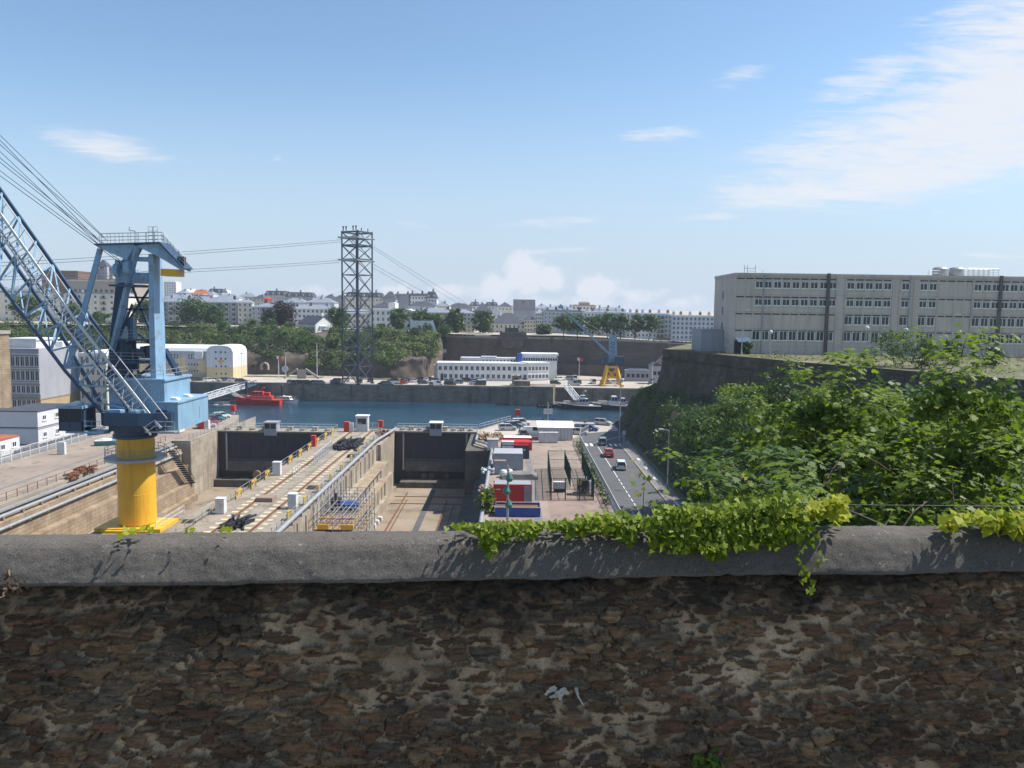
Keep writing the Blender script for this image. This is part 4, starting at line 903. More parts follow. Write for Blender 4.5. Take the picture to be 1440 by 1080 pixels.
b.tube((p.x-.3,87.9,zt-.2),(p.x+.2,87.9,zt-.2),.75,None,14); b.tube((q.x-1.2,87.8,zt+.1),(q.x-.6,87.8,zt+.1),.8,None,14)
for px_ in (167, 176, 178): u_ = at(px_, 366, 89); b.box(u_.x-.25, u_.x+.25, 88.6, 89.1, p.z, u_.z)
wb(b, 'winch', M['blue_steel'], cr)
b = MB()
for px_, y0, y1, r_ in ((186,490,446,.45),(178,540,480,.7),(184,520,492,.9),(172,528,478,.35)): b.tube(at(px_,y0,90.2), at(px_,y1,90.2), r_, None, 10)
for px_ in (168,174,191,197): b.box(at(px_,0,90).x-.3, at(px_,0,90).x+.35, 89.2, 90.8, at(0,500,90).z, at(0,482+px_%7,90).z)
wb(b, 'hoist_machinery', M['blue_dark'], cr)
# mast head
P = lambda *pts, Y=88.0: [((lambda q: (q.x, q.z))(at(x, y, Y))) for x, y in pts]
b = MB(); b.ext(P((139,345),(192,342),(192,347),(182,366),(142,349)), 'y', 87.4, 87.8); b.ext(P((139,345),(192,342),(192,347),(182,366),(142,349)), 'y', 89.3, 89.6)
b.ext(P((194,346),(228,342),(262,377),(259,381),(225,361)), 'y', 87.4, 87.9); b.ext(P((194,346),(228,342),(262,377),(259,381),(225,361)), 'y', 89.2, 89.6)
b.ext(P((174,360),(216,362),(216,368),(172,366)), 'y', 88, 89.2)
hd = wb(b, 'mast_head', M['blue_steel'], cr)
b = MB(); b.ext(P((138,343.5),(229,341),(262,376.5),(262,378),(228,343),(138,345.5)), 'y', 87.1, 89.8); wb(b, 'head_deck', M['blue_dark'], cr, hd)
b = MB(); u0 = at(140,343,87.2); u1 = at(228,341,87.2); rail(b, [u0, u1, at(260,376,87.2)], 1.15, .85, .028, 2); rail(b, [at(143,343,89.7), at(230,341,89.7), at(262,376,89.7)], 1.15, .95, .028, 2)
for px_ in (209, 216): rail(b, [at(px_,343,88), at(px_+6,343,88)], 1.9, .5, .03, 3)
b.path([at(190,343,88), at(190,325,88), at(182,324,88), at(182,319,88)], .06); wb(b, 'railing', M['galv'], cr, hd)
b = MB(); b.ext(P((228,378),(252,379),(252,389),(228,388)), 'y', 87.6, 89.4); wb(b, 'counterweight', M['crane_yellow'], cr)
b = MB(); u0 = at(256,366,88); b.box(u0.x-.3,u0.x+.4,87.5,88.1,u0.z-.6,u0.z+.4); wb(b, 'floodlight', M['dark_metal'], cr)
# jib: four chords tapering to the foot
FA, NA = 91.2, 86.8
ch = {'af': [at(-120,97,FA), at(0,266,FA), at(130,450,FA), at(204,568,FA-.6)], 'an': [at(-120,166,NA), at(0,325,NA), at(85,445,NA), at(200,600,NA)],
      'bf': [at(-120,182,FA), at(0,342,FA), at(75,450,FA), at(142,568,FA-.6)], 'bn': [at(-120,250,NA), at(0,400,NA), at(92,522,NA), at(146,583,NA+.4)]}
tip = at(-285, -40, CY)
def on(k, t):
    """t 0 at the foot, 1 at x=-120"""
    p = ch[k][::-1]; L = [0]
    for a, c in zip(p[:-1], p[1:]): L.append(L[-1]+(c-a).length)
    d = t*L[-1]
    for i in range(3):
        if d <= L[i+1]+1e-6: return p[i]+(p[i+1]-p[i])*((d-L[i])/(L[i+1]-L[i]))
    return p[-1]
b = MB()
for k in ch:
    for a, c in zip(ch[k][:-1], ch[k][1:]): b.bar(a, c, .28 if k in ('an', 'bn') else .32)
    b.bar(tip, ch[k][0], .34)
jb = wb(b, 'jib', M['blue_dark'], cr)
b = MB(); N = 13
for i in range(N+1):
    t = .06+.94*i/N; q = {k: on(k, t) for k in ch}
    b.bar(q['af'], q['an'], .16); b.bar(q['bf'], q['bn'], .18); b.bar(q['af'], q['bf'], .16); b.bar(q['an'], q['bn'], .18)
    if i < N:
        t2 = .06+.94*(i+1)/N; q2 = {k: on(k, t2) for k in ch}
        if i % 2: b.bar(q['af'], q2['an'], .13); b.bar(q['bn'], q2['bf'], .14)
        else: b.bar(q['an'], q2['af'], .13); b.bar(q['bf'], q2['bn'], .14)
        b.bar(q['bn'], q2['an'], .16); b.bar(q['bf'], q2['af'], .14)
wb(b, 'lattice', M['blue_steel'], cr, jb)
b = MB(); lp = [at(-120,130,86.2), at(0,300,86.2), at(106,450,86.2), at(226,602,86.2)]; ln_ = [at(-136,136,85.9), at(-14,308,85.9), at(91,459,85.9), at(212,612,85.9)]
for a, c in zip(lp[:-1], lp[1:]): b.bar(a, c, .2, .24)
for a, c in zip(ln_[:-1], ln_[1:]): b.bar(a, c, .12, .2)
for (a, c), (e, f) in zip(zip(lp[:-1], lp[1:]), zip(ln_[:-1], ln_[1:])):
    k = int((c-a).length/.55)
    for i in range(k):
        p = a+(c-a)*(i/k); q = e+(f-e)*(i/k); b.bar(p, q, .30, .05)
        if i % 3 == 0: b.bar(p, p+Vector((.75,0,1.05)), .07); b.bar(q, q+Vector((.2,-.1,1.1)), .05)
for a, c in zip(lp[:-1], lp[1:]): b.bar(a+Vector((.75,0,1.05)), c+Vector((.75,0,1.05)), .07)
wb(b, 'jib_ladder', M['white_steel'], cr, jb)
b = MB()
for (ly, (hx, hy)) in ((190,(146,333)),(197,(140,340)),(203,(150,338)),(213,(142,347)),(222,(158,352)),(228,(163,358)),(240,(168,366)),(247,(172,372))):
    a = at(0, ly, 88.5); c = at(hx, hy, 88.5); b.tube(c, a+(a-c)*1.7, .035, None, 4, caps=False)
wb(b, 'hoist_cable', M['navy_steel'], cr)
# operator cab
c0 = at(91,604,86.5); c1 = at(124,604,86.5); zt = at(100,571,86.5).z
b = MB(); b.box(c0.x, c1.x, 85.4, 88.2, c0.z, c0.z+.35); b.box(c0.x,c0.x+.1,85.4,88.2,c0.z,zt-.1); b.box(c1.x-.12,c1.x,85.4,88.2,c0.z,zt-.1)
for x in (c0.x+1.2,): b.box(x, x+.08, 85.4, 85.5, c0.z, zt-.1)
b.box(c0.x, c1.x, 85.4, 85.5, c0.z+.35, c0.z+1.0); b.box(c1.x-.1, c1.x+.01, 85.4, 88.2, c0.z+.35, c0.z+1.1)
cb = wb(b, 'cab', M['blue_dark'], cr)
b = MB(); b.box(c0.x+.08, c1.x-.02, 85.45, 88.15, c0.z+.6, zt-.15); b.box(c1.x-.03, c1.x+.02, 86.0, 87.6, c0.z+1.2, zt-.4); wb(b, 'glazing', M['glass'], cr, cb)
b = MB(); b.box(c0.x-.15, c1.x+.15, 85.2, 88.4, zt-.15, zt+.12); wb(b, 'roof', M['blue_steel'], cr, cb)
b = MB(); b.box(c0.x+.8, c1.x-.9, 86, 87.6, zt+.12, zt+.4); b.lathe([(0,zt+.4),(.4,zt+.4),(.3,zt+.55),(0,zt+.58)], (c0.x+1.4, 86.8), 10); wb(b, 'air_unit', M['white_paint'], cr, cb)
b = MB(); w1 = at(152,602,86.5); b.box(c0.x+.6, w1.x, 85.6, 87.4, c0.z-.28, c0.z-.05); b.bar((c1.x,86.4,c0.z-.5),(w1.x,86.8,w1.z-.5),.3,.3); rail(b, [(c1.x,85.7,c0.z),(w1.x-.5,85.7,c0.z)], 1.1, .8, .03); wb(b, 'walkway', M['blue_steel'], cr, cb)

# ================================================================ STEEL TOWER
TY = 270; bl = at(482,540,TY); br = at(522,540,TY); fr = at(507,541,TY)
th = R(31); sd_ = 7.25; o0 = Vector((bl.x, TY, 0)); eu = Vector((math.cos(th), -math.sin(th), 0)); ev = Vector((math.sin(th), math.cos(th), 0))
cn = [o0, o0+eu*sd_, o0+eu*sd_+ev*sd_, o0+ev*sd_]; HT = at(500,325,TY).z
tw = thing('lattice_tower', 'tall dark blue steel lattice tower carrying cables on the far quay', 'tower', (o0.x, o0.y, 0))
b = MB()
for c in cn: b.bar(c, c+Vector((0,0,HT)), .44); b.box(c.x-.6,c.x+.6,c.y-.6,c.y+.6,0,.5)
wb(b, 'tower_leg', M['navy_steel'], tw)
b = MB(); b2 = MB(); lv = [0, 6.3, 12.6, 18.9, 25.2, 31.5, 37.8, HT-9.7, HT-4.9, HT-.4]
for i, z in enumerate(lv):
    for k in range(4):
        a, c = cn[k], cn[(k+1) % 4]; Z = Vector((0,0,z))
        if i: b.bar(a+Z, c+Z, .26 if i < 7 else .5)
        if i < len(lv)-1:
            Z2 = Vector((0,0,lv[i+1])); b2.bar(a+Z, c+Z2, .19); b2.bar(c+Z, a+Z2, .19)
wb(b, 'ring_beam', M['navy_steel'], tw); wb(b2, 'cross_bracing', M['navy_steel'], tw)
b = MB(); mid = sum((c for c in cn), Vector())/4
for z in (HT-2.6, HT-10.2): 
    b = MB(); b.prism([tuple((mid+(c-mid)*1.12)[:2]) for c in cn], z, z+.35); b.bar(cn[0]-eu*1.6+Vector((0,0,z+.5)), cn[1]+eu*.2+Vector((0,0,z+.3)), .7, .5); b.bar(cn[3]-eu*.5+Vector((0,0,z+.5)), cn[2]+eu*1.2+Vector((0,0,z)), .5, .4); wb(b, 'cable_platform', M['galv'], tw)
b = MB(); 
for f in (.1,.28,.72,.9): q = cn[0]+(cn[1]-cn[0])*f+Vector((0,0,HT)); b.tube(q, q+Vector((-.1,0,1.3)), .22, .16, 6); b.tube(q+Vector((-.3,0,1.3)), q+Vector((.2,0,1.3)), .3, None, 8)
for f in (.3,.75): q = cn[2]+(cn[1]-cn[2])*f+Vector((0,0,HT)); b.tube(q, q+Vector((0,0,.9)), .2, .15, 6)
wb(b, 'pulley', M['navy_steel'], tw)
def cable(a, c, sag, r, n=14):
    b = MB(); pts = [Vector(a)+(Vector(c)-Vector(a))*(i/n)-Vector((0,0,sag*4*(i/n)*(1-i/n))) for i in range(n+1)]; b.path(pts, r, 4); wb(b, 'cable', M['navy_steel'], tw)
for (s, e, Y1, sg) in (((481,337),(-420,388),150,1.0),((481,340),(-420,394),150,1.0),((478,366),(-420,398),150,1.2),((478,369),(-420,404),150,1.2)): cable(at(*s,TY), at(*e,Y1), sg, .06)
for (s, e, Y1) in (((524,346),(690,446),410),((524,349),(676,446),410),((524,371),(668,448),410),((524,376),(655,448),410)): cable(at(*s,TY), at(*e,Y1), .4, .06)

# ================================================================ QUAY CRANE, FAR BANK
QY = 277; q0 = gp(860, 535.5); qc = thing('quay_crane', 'small blue jib crane on an orange yellow portal on the far quay', 'crane', (at(860,530,QY).x, QY, 0))
X = qc.location.x
b = MB()
for sx in (-1, 1):
    for sy in (-1, 1):
        b.bar((X+sx*3.3, QY+sy*3, 0), (X+sx*1.7, QY+sy*1.6, 6.6), .75); b.box(X+sx*3.3-.6, X+sx*3.3+.6, QY+sy*3-.9, QY+sy*3+.9, 0, .7)
    b.bar((X+sx*2.9,QY-2.6,2.0),(X+sx*2.9,QY+2.6,2.0),.4); b.bar((X+sx*3.0,QY-2.7,1.4),(X+sx*1.8,QY+1.7,6),.3)
for sy in (-1, 1): b.bar((X-2.6,QY+sy*2.4,3),(X+2.6,QY+sy*2.4,3),.4); b.bar((X-2.9,QY+sy*2.7,1.4),(X+1.9,QY+sy*1.8,6),.35); b.bar((X+2.9,QY+sy*2.7,1.4),(X-1.9,QY+sy*1.8,6),.35)
b.box(X-2.1, X+2.1, QY-2, QY+2, 6.4, 7.2); wb(b, 'portal', M['crane_yellow'], qc)
b = MB(); b.lathe([(0,7.2),(1.5,7.2),(1.5,7.9),(0,7.9)], (X, QY), 14); b.box(X-3.6, X+3.8, QY-1.7, QY+1.7, 7.9, 8.4); b.box(X+.8, X+4.2, QY-1.5, QY+1.5, 8.4, 10.6); b.box(X-3.4, X-1.6, QY-1.6, QY-.2, 8.4, 10.4); wb(b, 'turntable', M['blue_dark'], qc)
b = MB(); tz = at(858,474,QY).z
for sx in (-1, 1):
    for sy in (-1, 1): b.bar((X+.3+sx*1.2, QY+sy*1.1, 8.4), (X+.1+sx*1.1, QY+sy*1, tz), .3)
for k in range(6):
    z = 8.4+(tz-8.4)*k/6; z1 = 8.4+(tz-8.4)*(k+1)/6
    for sy in (-1, 1): b.bar((X-.9,QY+sy,z),(X+1.4,QY+sy,z1),.16); b.bar((X-.9,QY+sy,z1),(X+1.4,QY+sy,z1),.2); b.bar((X+1.4,QY+sy,z),(X-.9,QY+sy,z1),.16)
b.box(X-1.1,X+1.3,QY-1.1,QY+1.1,tz-1.4,tz); wb(b, 'mast', M['blue_steel'], qc)
jt = at(788,432,QY-1); jf = Vector((X+1.2, QY, 9)); b = MB()
for dy in (-.8, .8):
    for dz in (0, 1.3): b.bar(jf+Vector((0,dy,dz*.5)), jt+Vector((0,dy*.4,dz*.4)), .22)
for k in range(16):
    f = k/16; g_ = (k+1)/16; wq = lambda f, dy, dz: jf+(jt-jf)*f+Vector((0,dy*(1-.6*f),dz*(.5-.1*f)))
    for dy in (-.8,.8): b.bar(wq(f,dy,0), wq(g_,dy,1.3), .12)
    b.bar(wq(f,-.8,1.3), wq(g_,.8,1.3), .12)
b.box(jt.x-.7, jt.x+.9, jt.y-.5, jt.y+.5, jt.z-.4, jt.z+.6); wb(b, 'jib', M['blue_steel'], qc)
b = MB(); b.tube((X,QY,tz-.2), jt+Vector((2,0,-1.2)), .05, None, 4); b.tube((X,QY,tz-.2), jf+(jt-jf)*.6+Vector((0,0,.8)), .05, None, 4); wb(b, 'hoist_cable', M['dark_metal'], qc)

# ================================================================ BOATS
def boat(label, px, py, Y, L, B, fb, rz, hull, deck, cabins, mast=0, name='boat', cat='boat', group=None, band=None):
    q = at(px, py, Y); t = thing(name, label, cat, (q.x, Y, WZ), rz, group); b = MB(); rings = []
    for f in (0, .06, .18, .35, .55, .8, 1.0):
        x = -L/2+L*f; w = B/2*min(1, (f*2.6)**.62) if f > 0 else .04; sh = fb*(1+.55*(1-f)**2.2); xr = x - (.5*fb if f == 0 else 0)
        rings.append([(x+.25*fb*(1-f),-w*.72,-.5),(x+.25*fb*(1-f),w*.72,-.5),(xr,w,sh),(xr,-w,sh)])
    b.loft(rings); h = b.build('hull', hull, t)
    if band:
        b = MB(); 
        for s in (-1, 1): b.path([(r[2][0], s*(r[2][1]+.02), r[2][2]-.05) for r in rings], .10, 5)
        b.build('fender_rail', band, h)
    b = MB(); b.prism([(r[2][0]+.15, r[2][1]*.92) for r in rings]+[(r[3][0]+.15, r[3][1]*.92) for r in rings[::-1]], fb*.9, fb*1.04); b.build('deck', deck, t)
    for (f0, f1, w, z0, hh, mt) in cabins:
        x0 = -L/2+L*f0; x1 = -L/2+L*f1; b = MB(); k = hh*.35
        b.add([(x0,-w/2,z0),(x1,-w/2,z0),(x1,w/2,z0),(x0,w/2,z0),(x0+k,-w*.44,z0+hh),(x1-k*.3,-w*.44,z0+hh),(x1-k*.3,w*.44,z0+hh),(x0+k,w*.44,z0+hh)], [(0,3,2,1),(4,5,6,7),(0,1,5,4),(1,2,6,5),(2,3,7,6),(3,0,4,7)])
        c = b.build('cabin', mt, t)
        b = MB(); zz = z0+hh*.52; z2 = z0+hh*.86; n_ = max(2, int((x1-x0)/1.1))
        for s in (-1, 1):
            for i in range(n_):
                u = x0+k*.8+(x1-x0-k)*(i+.15)/n_; v = x0+k*.8+(x1-x0-k)*(i+.85)/n_; wo = w*.47+.03
                b.add([(u,s*wo,zz),(v,s*wo,zz),(v,s*(wo-.03*1),z2),(u,s*(wo-.03),z2)], [(0,1,2,3)])
        b.add([(x0+k*.5-.03,-w*.36,zz),(x0+k*.5-.03,w*.36,zz),(x0+k*.86-.03,w*.34,z2),(x0+k*.86-.03,-w*.34,z2)], [(0,1,2,3)])
        b.build('window', M['glass'], c)
    if mast:
        b = MB(); b.tube((L*.05,0,fb), (L*.08,0,fb+mast), .1, .06, 6); b.bar((L*.07,-.7,fb+mast*.8),(L*.07,.7,fb+mast*.8),.1); b.lathe([(0,fb+mast*.9),(.35,fb+mast*.9),(.3,fb+mast*.97),(0,fb+mast)], (L*.12, 0), 8); b.build('mast', deck, t)
    b = MB(); rail(b, [(-L*.42,-B*.2,fb*1.4),(-L*.2,-B*.42,fb*1.15),(L*.48,-B*.44,fb*1.04)], .9, 1.5, .03); rail(b, [(-L*.42,B*.2,fb*1.4),(-L*.2,B*.42,fb*1.15),(L*.48,B*.44,fb*1.04)], .9, 1.5, .03); b.build('railing', M['galv'], t)
    return t
boat('bright red pilot boat moored below the far quay wall', 364, 566, 252, 14.2, 4.4, 1.7, R(4), M['red'], M['red'], [(.20,.82,3.3,1.7,1.25,M['red']), (.34,.62,2.8,2.9,1.5,M['red']), (.62,.76,2.2,2.9,1.2,M['red'])], 4.2, band=M['dark_metal'])
boat('small white cabin boat moored behind the red pilot boat', 402, 564, 257, 8.2, 2.8, 1.0, R(172), M['white_paint'], M['white_paint'], [(.25,.72,2.1,1.0,1.4,M['white_paint'])], 1.8, band=M['dark_metal'])
boat('grey harbour launch with pale wheelhouse at the foot of the far gangway', 816, 569, 252, 13.0, 4.2, 1.35, R(2), M['dark_metal'], M['wall_lilac'], [(.42,.70,2.6,1.4,2.2,M['wall_lilac']), (.48,.62,2.0,3.6,1.0,M['white_paint'])], 5.0, band=M['wall_pale'])
boat('larger grey launch with two pale deckhouses moored right of the first', 868, 569, 252, 14.8, 4.4, 1.5, R(1), M['dark_metal'], M['wall_lilac'], [(.30,.50,2.7,1.5,3.0,M['wall_pale']), (.52,.68,2.5,1.5,2.4,M['wall_lilac'])], 6.0, band=M['wall_pale'])
boat('small dark open boat at the left of the grey launches', 790, 566, 256, 6.5, 2.2, .7, R(5), M['dark_metal'], M['wall_grey'], [(.45,.62,1.2,.7,.8,M['wall_grey'])])
boat('low grey dinghy under the white footbridge', 308, 571, 246, 6.5, 2.2, .5, R(20), M['wall_lilac'], M['wall_grey'], [(.5,.7,1.2,.5,.7,M['dark_metal'])])
# footbridge and gangways
def gang(label, a, c, w, side, mat, name='gangway'):
    t = thing(name, label, 'gangway', tuple(a)); b = MB(); d = (c-a).normalized(); pr = d.cross(Vector((0,0,1))).normalized()*w/2
    b.bar(a, c, w, .25); wb(b, 'deck', M['galv'], t); b = MB(); up = Vector((0,0,side))
    for s in (-1, 1):
        b.bar(a+pr*s+up, c+pr*s+up, .22, .22); b.bar(a+pr*s+up*.1, c+pr*s+up*.1, .22, .3); L = int((c-a).length/1.8)
        for k in range(L+1):
            q = a+(c-a)*(k/L)+pr*s; b.bar(q, q+up, .14)
            if k < L: q2 = a+(c-a)*((k+1)/L)+pr*s; b.bar(q+(up if k % 2 else Vector()), q2+(Vector() if k % 2 else up), .12)
    wb(b, 'truss', mat, t); return t
gang('white lattice footbridge sloping from the far quay down to the left', at(356,541,266), at(288,562,240), 2.4, 1.5, M['white_steel'], 'footbridge')
gang('short white gangway from the middle of the footbridge to the pontoon', at(322,552,252), at(341,563,252), 1.2, .9, M['white_steel'])
gang('pale grey gangway sloping from the far quay to the launches', at(797,545,263.5), at(811,563,254), 1.8, 1.1, M['white_steel'])
for px, lab in ((348,'dark mooring pile at the bow of the red boat'),(398,'dark mooring pile at the stern of the red boat')):
    q = at(px,550,258); b = MB(); b.tube((0,0,-6),(0,0,6.8 if px < 380 else 6.0),.42,None,10); b.tube((0,0,(6.8 if px < 380 else 6.0)),(0,0,(7.0 if px < 380 else 6.3)),.48,.2,10)
    tag(b.build('mooring_pile', M['dark_metal'], loc=(q.x, 257, WZ)), lab, 'pile', 'mooring piles by the red boat')
b = MB(); q0 = at(320,565,258); q1 = at(400,565,258); b.box(q0.x,q1.x,258.6,260.6,WZ-.4,WZ+.5); tag(b.build('pontoon', M['concrete']), 'low grey pontoon behind the red boat', 'pontoon')
b = MB(); q0 = at(756,568,256); q1 = at(776,568,256); b.box(q0.x,q1.x,254.5,257.5,WZ-.4,WZ+.6)
for k in range(5): b.tube((q0.x+k*1.1,254.4,WZ-.3),(q0.x+k*1.1,254.4,WZ+1.5),.25,None,7)
tag(b.build('mooring_dolphin', M['dark_metal']), 'dark timber fender raft below the quay bastion', 'raft')
b = MB(); q0 = at(782,571,258); q1 = at(905,571,258); b.box(q0.x,q1.x,256.6,259,WZ-.4,WZ+.45); tag(b.build('pontoon', M['quay_pale']), 'pale pontoon behind the grey launches', 'pontoon')
# ================================================================ BUILDINGS
WMESH = {}
def window_mesh(w, h, fm, bars=1, sill=True):
    """frame proud of the wall, glass set back inside it; faces -Y"""
    k = (round(w, 2), round(h, 2), fm, bars)
    if k not in WMESH:
        b = MB(); t = min(.12, w*.12); d = .07
        b.box(-w/2,w/2,-.02,.0,-h/2,h/2,1)
        b.box(-w/2-t*.3,-w/2+t,-d,0,-h/2,h/2); b.box(w/2-t,w/2+t*.3,-d,0,-h/2,h/2); b.box(-w/2+t,w/2-t,-d,0,h/2-t,h/2); b.box(-w/2+t,w/2-t,-d,0,-h/2,-h/2+t)
        for i in range(bars): x = -w/2+w*(i+1)/(bars+1); b.box(x-t*.35,x+t*.35,-d*.9,0,-h/2+t,h/2-t)
        if sill: b.box(-w/2-.12,w/2+.12,-.16,0,-h/2-.12,-h/2-.003)
        WMESH[k] = b.mesh('window', [M[fm], M['glass']], fix=False)
    return WMESH[k]
def put_window(parent, x, y, z, me, face='f'): return link('window', me, parent, (x, y, z), {'f': 0, 'r': math.pi/2, 'l': -math.pi/2}[face])
def balcony_mesh(w, m):
    k = ('b', round(w, 1), m)
    if k not in WMESH:
        b = MB(); b.box(-w/2,w/2,-1.1,0,-.15,0); b.box(-w/2,w/2,-1.12,-1.05,.0,.12); b.box(-w/2,w/2,-1.12,-1.05,.9,1.02)
        for i in range(int(w/.3)+1): b.box(-w/2+i*.3-.03,-w/2+i*.3+.03,-1.1,-1.06,.1,.95)
        WMESH[k] = b.mesh('balcony', M[m], fix=False)
    return WMESH[k]
def building(name, label, x0, x1, yt, yb, Y, dep, wm, rm, fl, nc, roof='hip', rh=2.5, win=(1.0, 1.5), rz=0, group=None, fm='white_paint', bars=1, balc=(), side=0, cat='apartment block', chim=0, cornice=True, skip=(), gfl=None, loc=None, w=None, h=None):
    rz = R(rz); xm = (x0+x1)/2
    if loc is None:
        zb = at(xm, yb, Y).z; zt = at(xm, yt, Y).z; w = (x1-x0)/FPX*Y/math.cos(rz)*(.94 if rz else 1); h = zt-zb; loc = (at(xm, yb, Y).x, Y, zb)
    t = thing(name, label, cat, loc, rz, group)
    b = MB(); b.box(-w/2,w/2,0,dep,-6,h); wl = b.build('wall', M[wm], t)
    if cornice:
        b = MB(); b.box(-w/2-.2,w/2+.2,-.2,dep+.2,h-.55,h-.15); b.build('cornice', M['wall_pale' if wm in ('wall_white','wall_lilac','wall_grey') else 'wall_cream'], t)
    b = MB(); o = .35
    if roof == 'flat':
        b.box(-w/2-.15,w/2+.15,-.15,dep+.15,h-.148,h+.35); b.box(-w/2+1,w/2-1,1,dep-1,h+.35,h+.7)
    elif roof == 'hip':
        i = min(dep/2*.9, w*.4); b.add([(-w/2-o,-o,h-.14),(w/2+o,-o,h-.14),(w/2+o,dep+o,h-.14),(-w/2-o,dep+o,h-.14),(-w/2+i,dep/2,h+rh),(w/2-i,dep/2,h+rh)], [(0,1,5,4),(1,2,5),(2,3,4,5),(3,0,4),(3,2,1,0)])
    elif roof == 'gable': b.ext([(-o,h-.14),(dep+o,h-.14),(dep/2,h+rh)], 'x', -w/2-.2, w/2+.2)
    elif roof == 'gabley': b.ext([(-w/2-o,h-.14),(w/2+o,h-.14),(0,h+rh)], 'y', -.25, dep+.25)
    elif roof == 'mansard':
        i = min(1.6, rh*.45); b.add([(-w/2-o,-o,h-.14),(w/2+o,-o,h-.14),(w/2+o,dep+o,h-.14),(-w/2-o,dep+o,h-.14),(-w/2+i,i,h+rh),(w/2-i,i,h+rh),(w/2-i,dep-i,h+rh),(-w/2+i,dep-i,h+rh)], [(3,2,1,0),(4,5,6,7),(0,1,5,4),(1,2,6,5),(2,3,7,6),(3,0,4,7)])
    rf = b.build('roof', M[rm], t)
    if roof == 'mansard' and rh > 2:
        me = window_mesh(.9, 1.3, fm, 1, False)
        for c in range(max(2, nc//2)):
            b = MB(); x = -w/2+w*(c+.5)/max(2, nc//2); b.box(x-.65,x+.65,.0,1.8,h+.1,h+1.9); d = b.build('dormer', M[wm], t); link('window', me, d, (x, -.003, h+1.0))
    for k in range(chim):
        f = (k+.5+.2*math.sin(k*5.1+w))/chim; b = MB(); x = -w/2+w*f; zc = h+(rh*.5 if roof in ('hip','gable') else (rh if roof == 'mansard' else .3)); b.box(x-.55,x+.55,dep*.35,dep*.35+.8,zc-.8,zc+1.5)
        for q in (-.3,.0,.3): b.tube((x+q,dep*.35+.4,zc+1.5),(x+q,dep*.35+.4,zc+1.95),.12,None,5)
        b.build('chimney', M['brown_brick' if k % 2 else 'wall_grey'], rf)
    fh = h/fl if fl else 0
    if fl:
        ww, wh = min(win[0], w/nc*.62), min(win[1], fh*.62); me = window_mesh(ww, wh, fm, bars)
        for r in range(fl):
            for c in range(nc):
                if (r, c) in skip: continue
                x = -w/2+w*(c+.5)/nc; z = fh*(r+.5)+(.1 if fl > 1 else 0)-.15
                put_window(t, x, -.0, z, me)
                if c in balc and r > 0: 
                    link('balcony', balcony_mesh(ww*1.9, 'dark_metal'), t, (x, 0, z-wh/2-.05))
        for r in range(fl):
            for c in range(side):
                put_window(t, w/2, dep*(c+.5)/side, fh*(r+.5)-.05, me, 'r')
    return t
AP = 'apartment blocks of the upper town'
B = building
B('apartment_block', 'cream apartment block with blue balconies behind the crane jib', -30, 175, 412, 453, 388, 14, 'wall_cream', 'zinc', 5, 18, 'flat', win=(1.3,1.5), group=AP, balc=(4,5,11,12,15), chim=4)
B('apartment_block', 'long grey apartment block with balconies right of the crane head', 226, 334, 424, 459, 374, 14, 'wall_grey', 'zinc', 5, 11, 'hip', 2.6, (1.7,1.5), group=AP, balc=(0,3,4,8), chim=4, side=2)
B('apartment_block', 'narrow sunny cream apartment block between two grey ones', 335, 355, 425, 461, 372, 13, 'wall_cream', 'zinc', 5, 3, 'hip', 1.8, (1.0,1.5), rz=14, group=AP, side=2, chim=1)
B('apartment_block', 'grey lilac apartment block with dark balconies, left of the copper beech', 354, 400, 431, 464, 370, 13, 'wall_lilac', 'zinc', 5, 7, 'hip', 1.8, (1.0,1.4), group=AP, balc=(2,3,5), chim=1)
B('apartment_block', 'pale block with a long zinc roof behind the copper beech', 400, 474, 434, 462, 378, 13, 'wall_pale', 'zinc', 4, 12, 'hip', 2.0, (1.2,1.6), group=AP, chim=3)
B('apartment_block', 'pale block with tall windows just right of the steel tower', 521, 578, 436, 462, 372, 13, 'wall_pale', 'roof_white', 3, 8, 'flat', win=(1.3,2.1), group=AP, bars=2)
B('apartment_block', 'cream block half hidden behind the legs of the steel tower', 470, 521, 440, 464, 374, 13, 'wall_cream', 'zinc', 3, 8, 'hip', 2.0, (1.1,1.5), group=AP, chim=1)
B('apartment_block', 'long beige block with a zinc roof behind the green trees', 578, 640, 439, 473, 366, 12, 'wall_beige', 'zinc', 5, 11, 'hip', 2.0, (1.0,1.5), group=AP, chim=2)
B('apartment_block', 'sunny cream block with small windows between two rampart trees', 640, 668, 440, 473, 358, 13, 'wall_cream', 'zinc', 6, 5, 'hip', 1.6, (.8,1.3), rz=10, group=AP, chim=0, side=2)
B('theatre', 'low cream building with a white cornice behind the viewing platform', 690, 738, 455, 471, 362, 16, 'wall_cream', 'slate', 2, 8, 'hip', 5.0, (1.0,1.5), cat='building', group=AP)
B('apartment_block', 'tall narrow yellow cream house beside the low cream building', 737, 753, 450, 472, 360, 12, 'wall_yellow', 'slate', 4, 4, 'hip', 2.2, (.8,1.2), group=AP)
B('apartment_block', 'narrow white house left of the lilac block', 753, 764, 440, 470, 362, 12, 'wall_white', 'zinc', 6, 4, 'hip', 1.4, (.7,1.2), group=AP)
B('apartment_block', 'lilac grey apartment block left of the plane trees', 764, 820, 438, 473, 360, 13, 'wall_lilac', 'zinc', 6, 10, 'flat', 2, (.9,1.4), group=AP, chim=4)
B('apartment_block', 'white apartment block behind the plane trees', 820, 880, 440, 477, 352, 13, 'wall_white', 'roof_white', 6, 12, 'flat', 2, (.9,1.4), group=AP, balc=(4,8), chim=6)
B('apartment_block', 'white block with brown balconies over a yellow shop front', 880, 944, 442, 481, 346, 13, 'wall_white', 'roof_white', 6, 12, 'flat', 2, (.9,1.4), group=AP, balc=(2,8,9), chim=6)
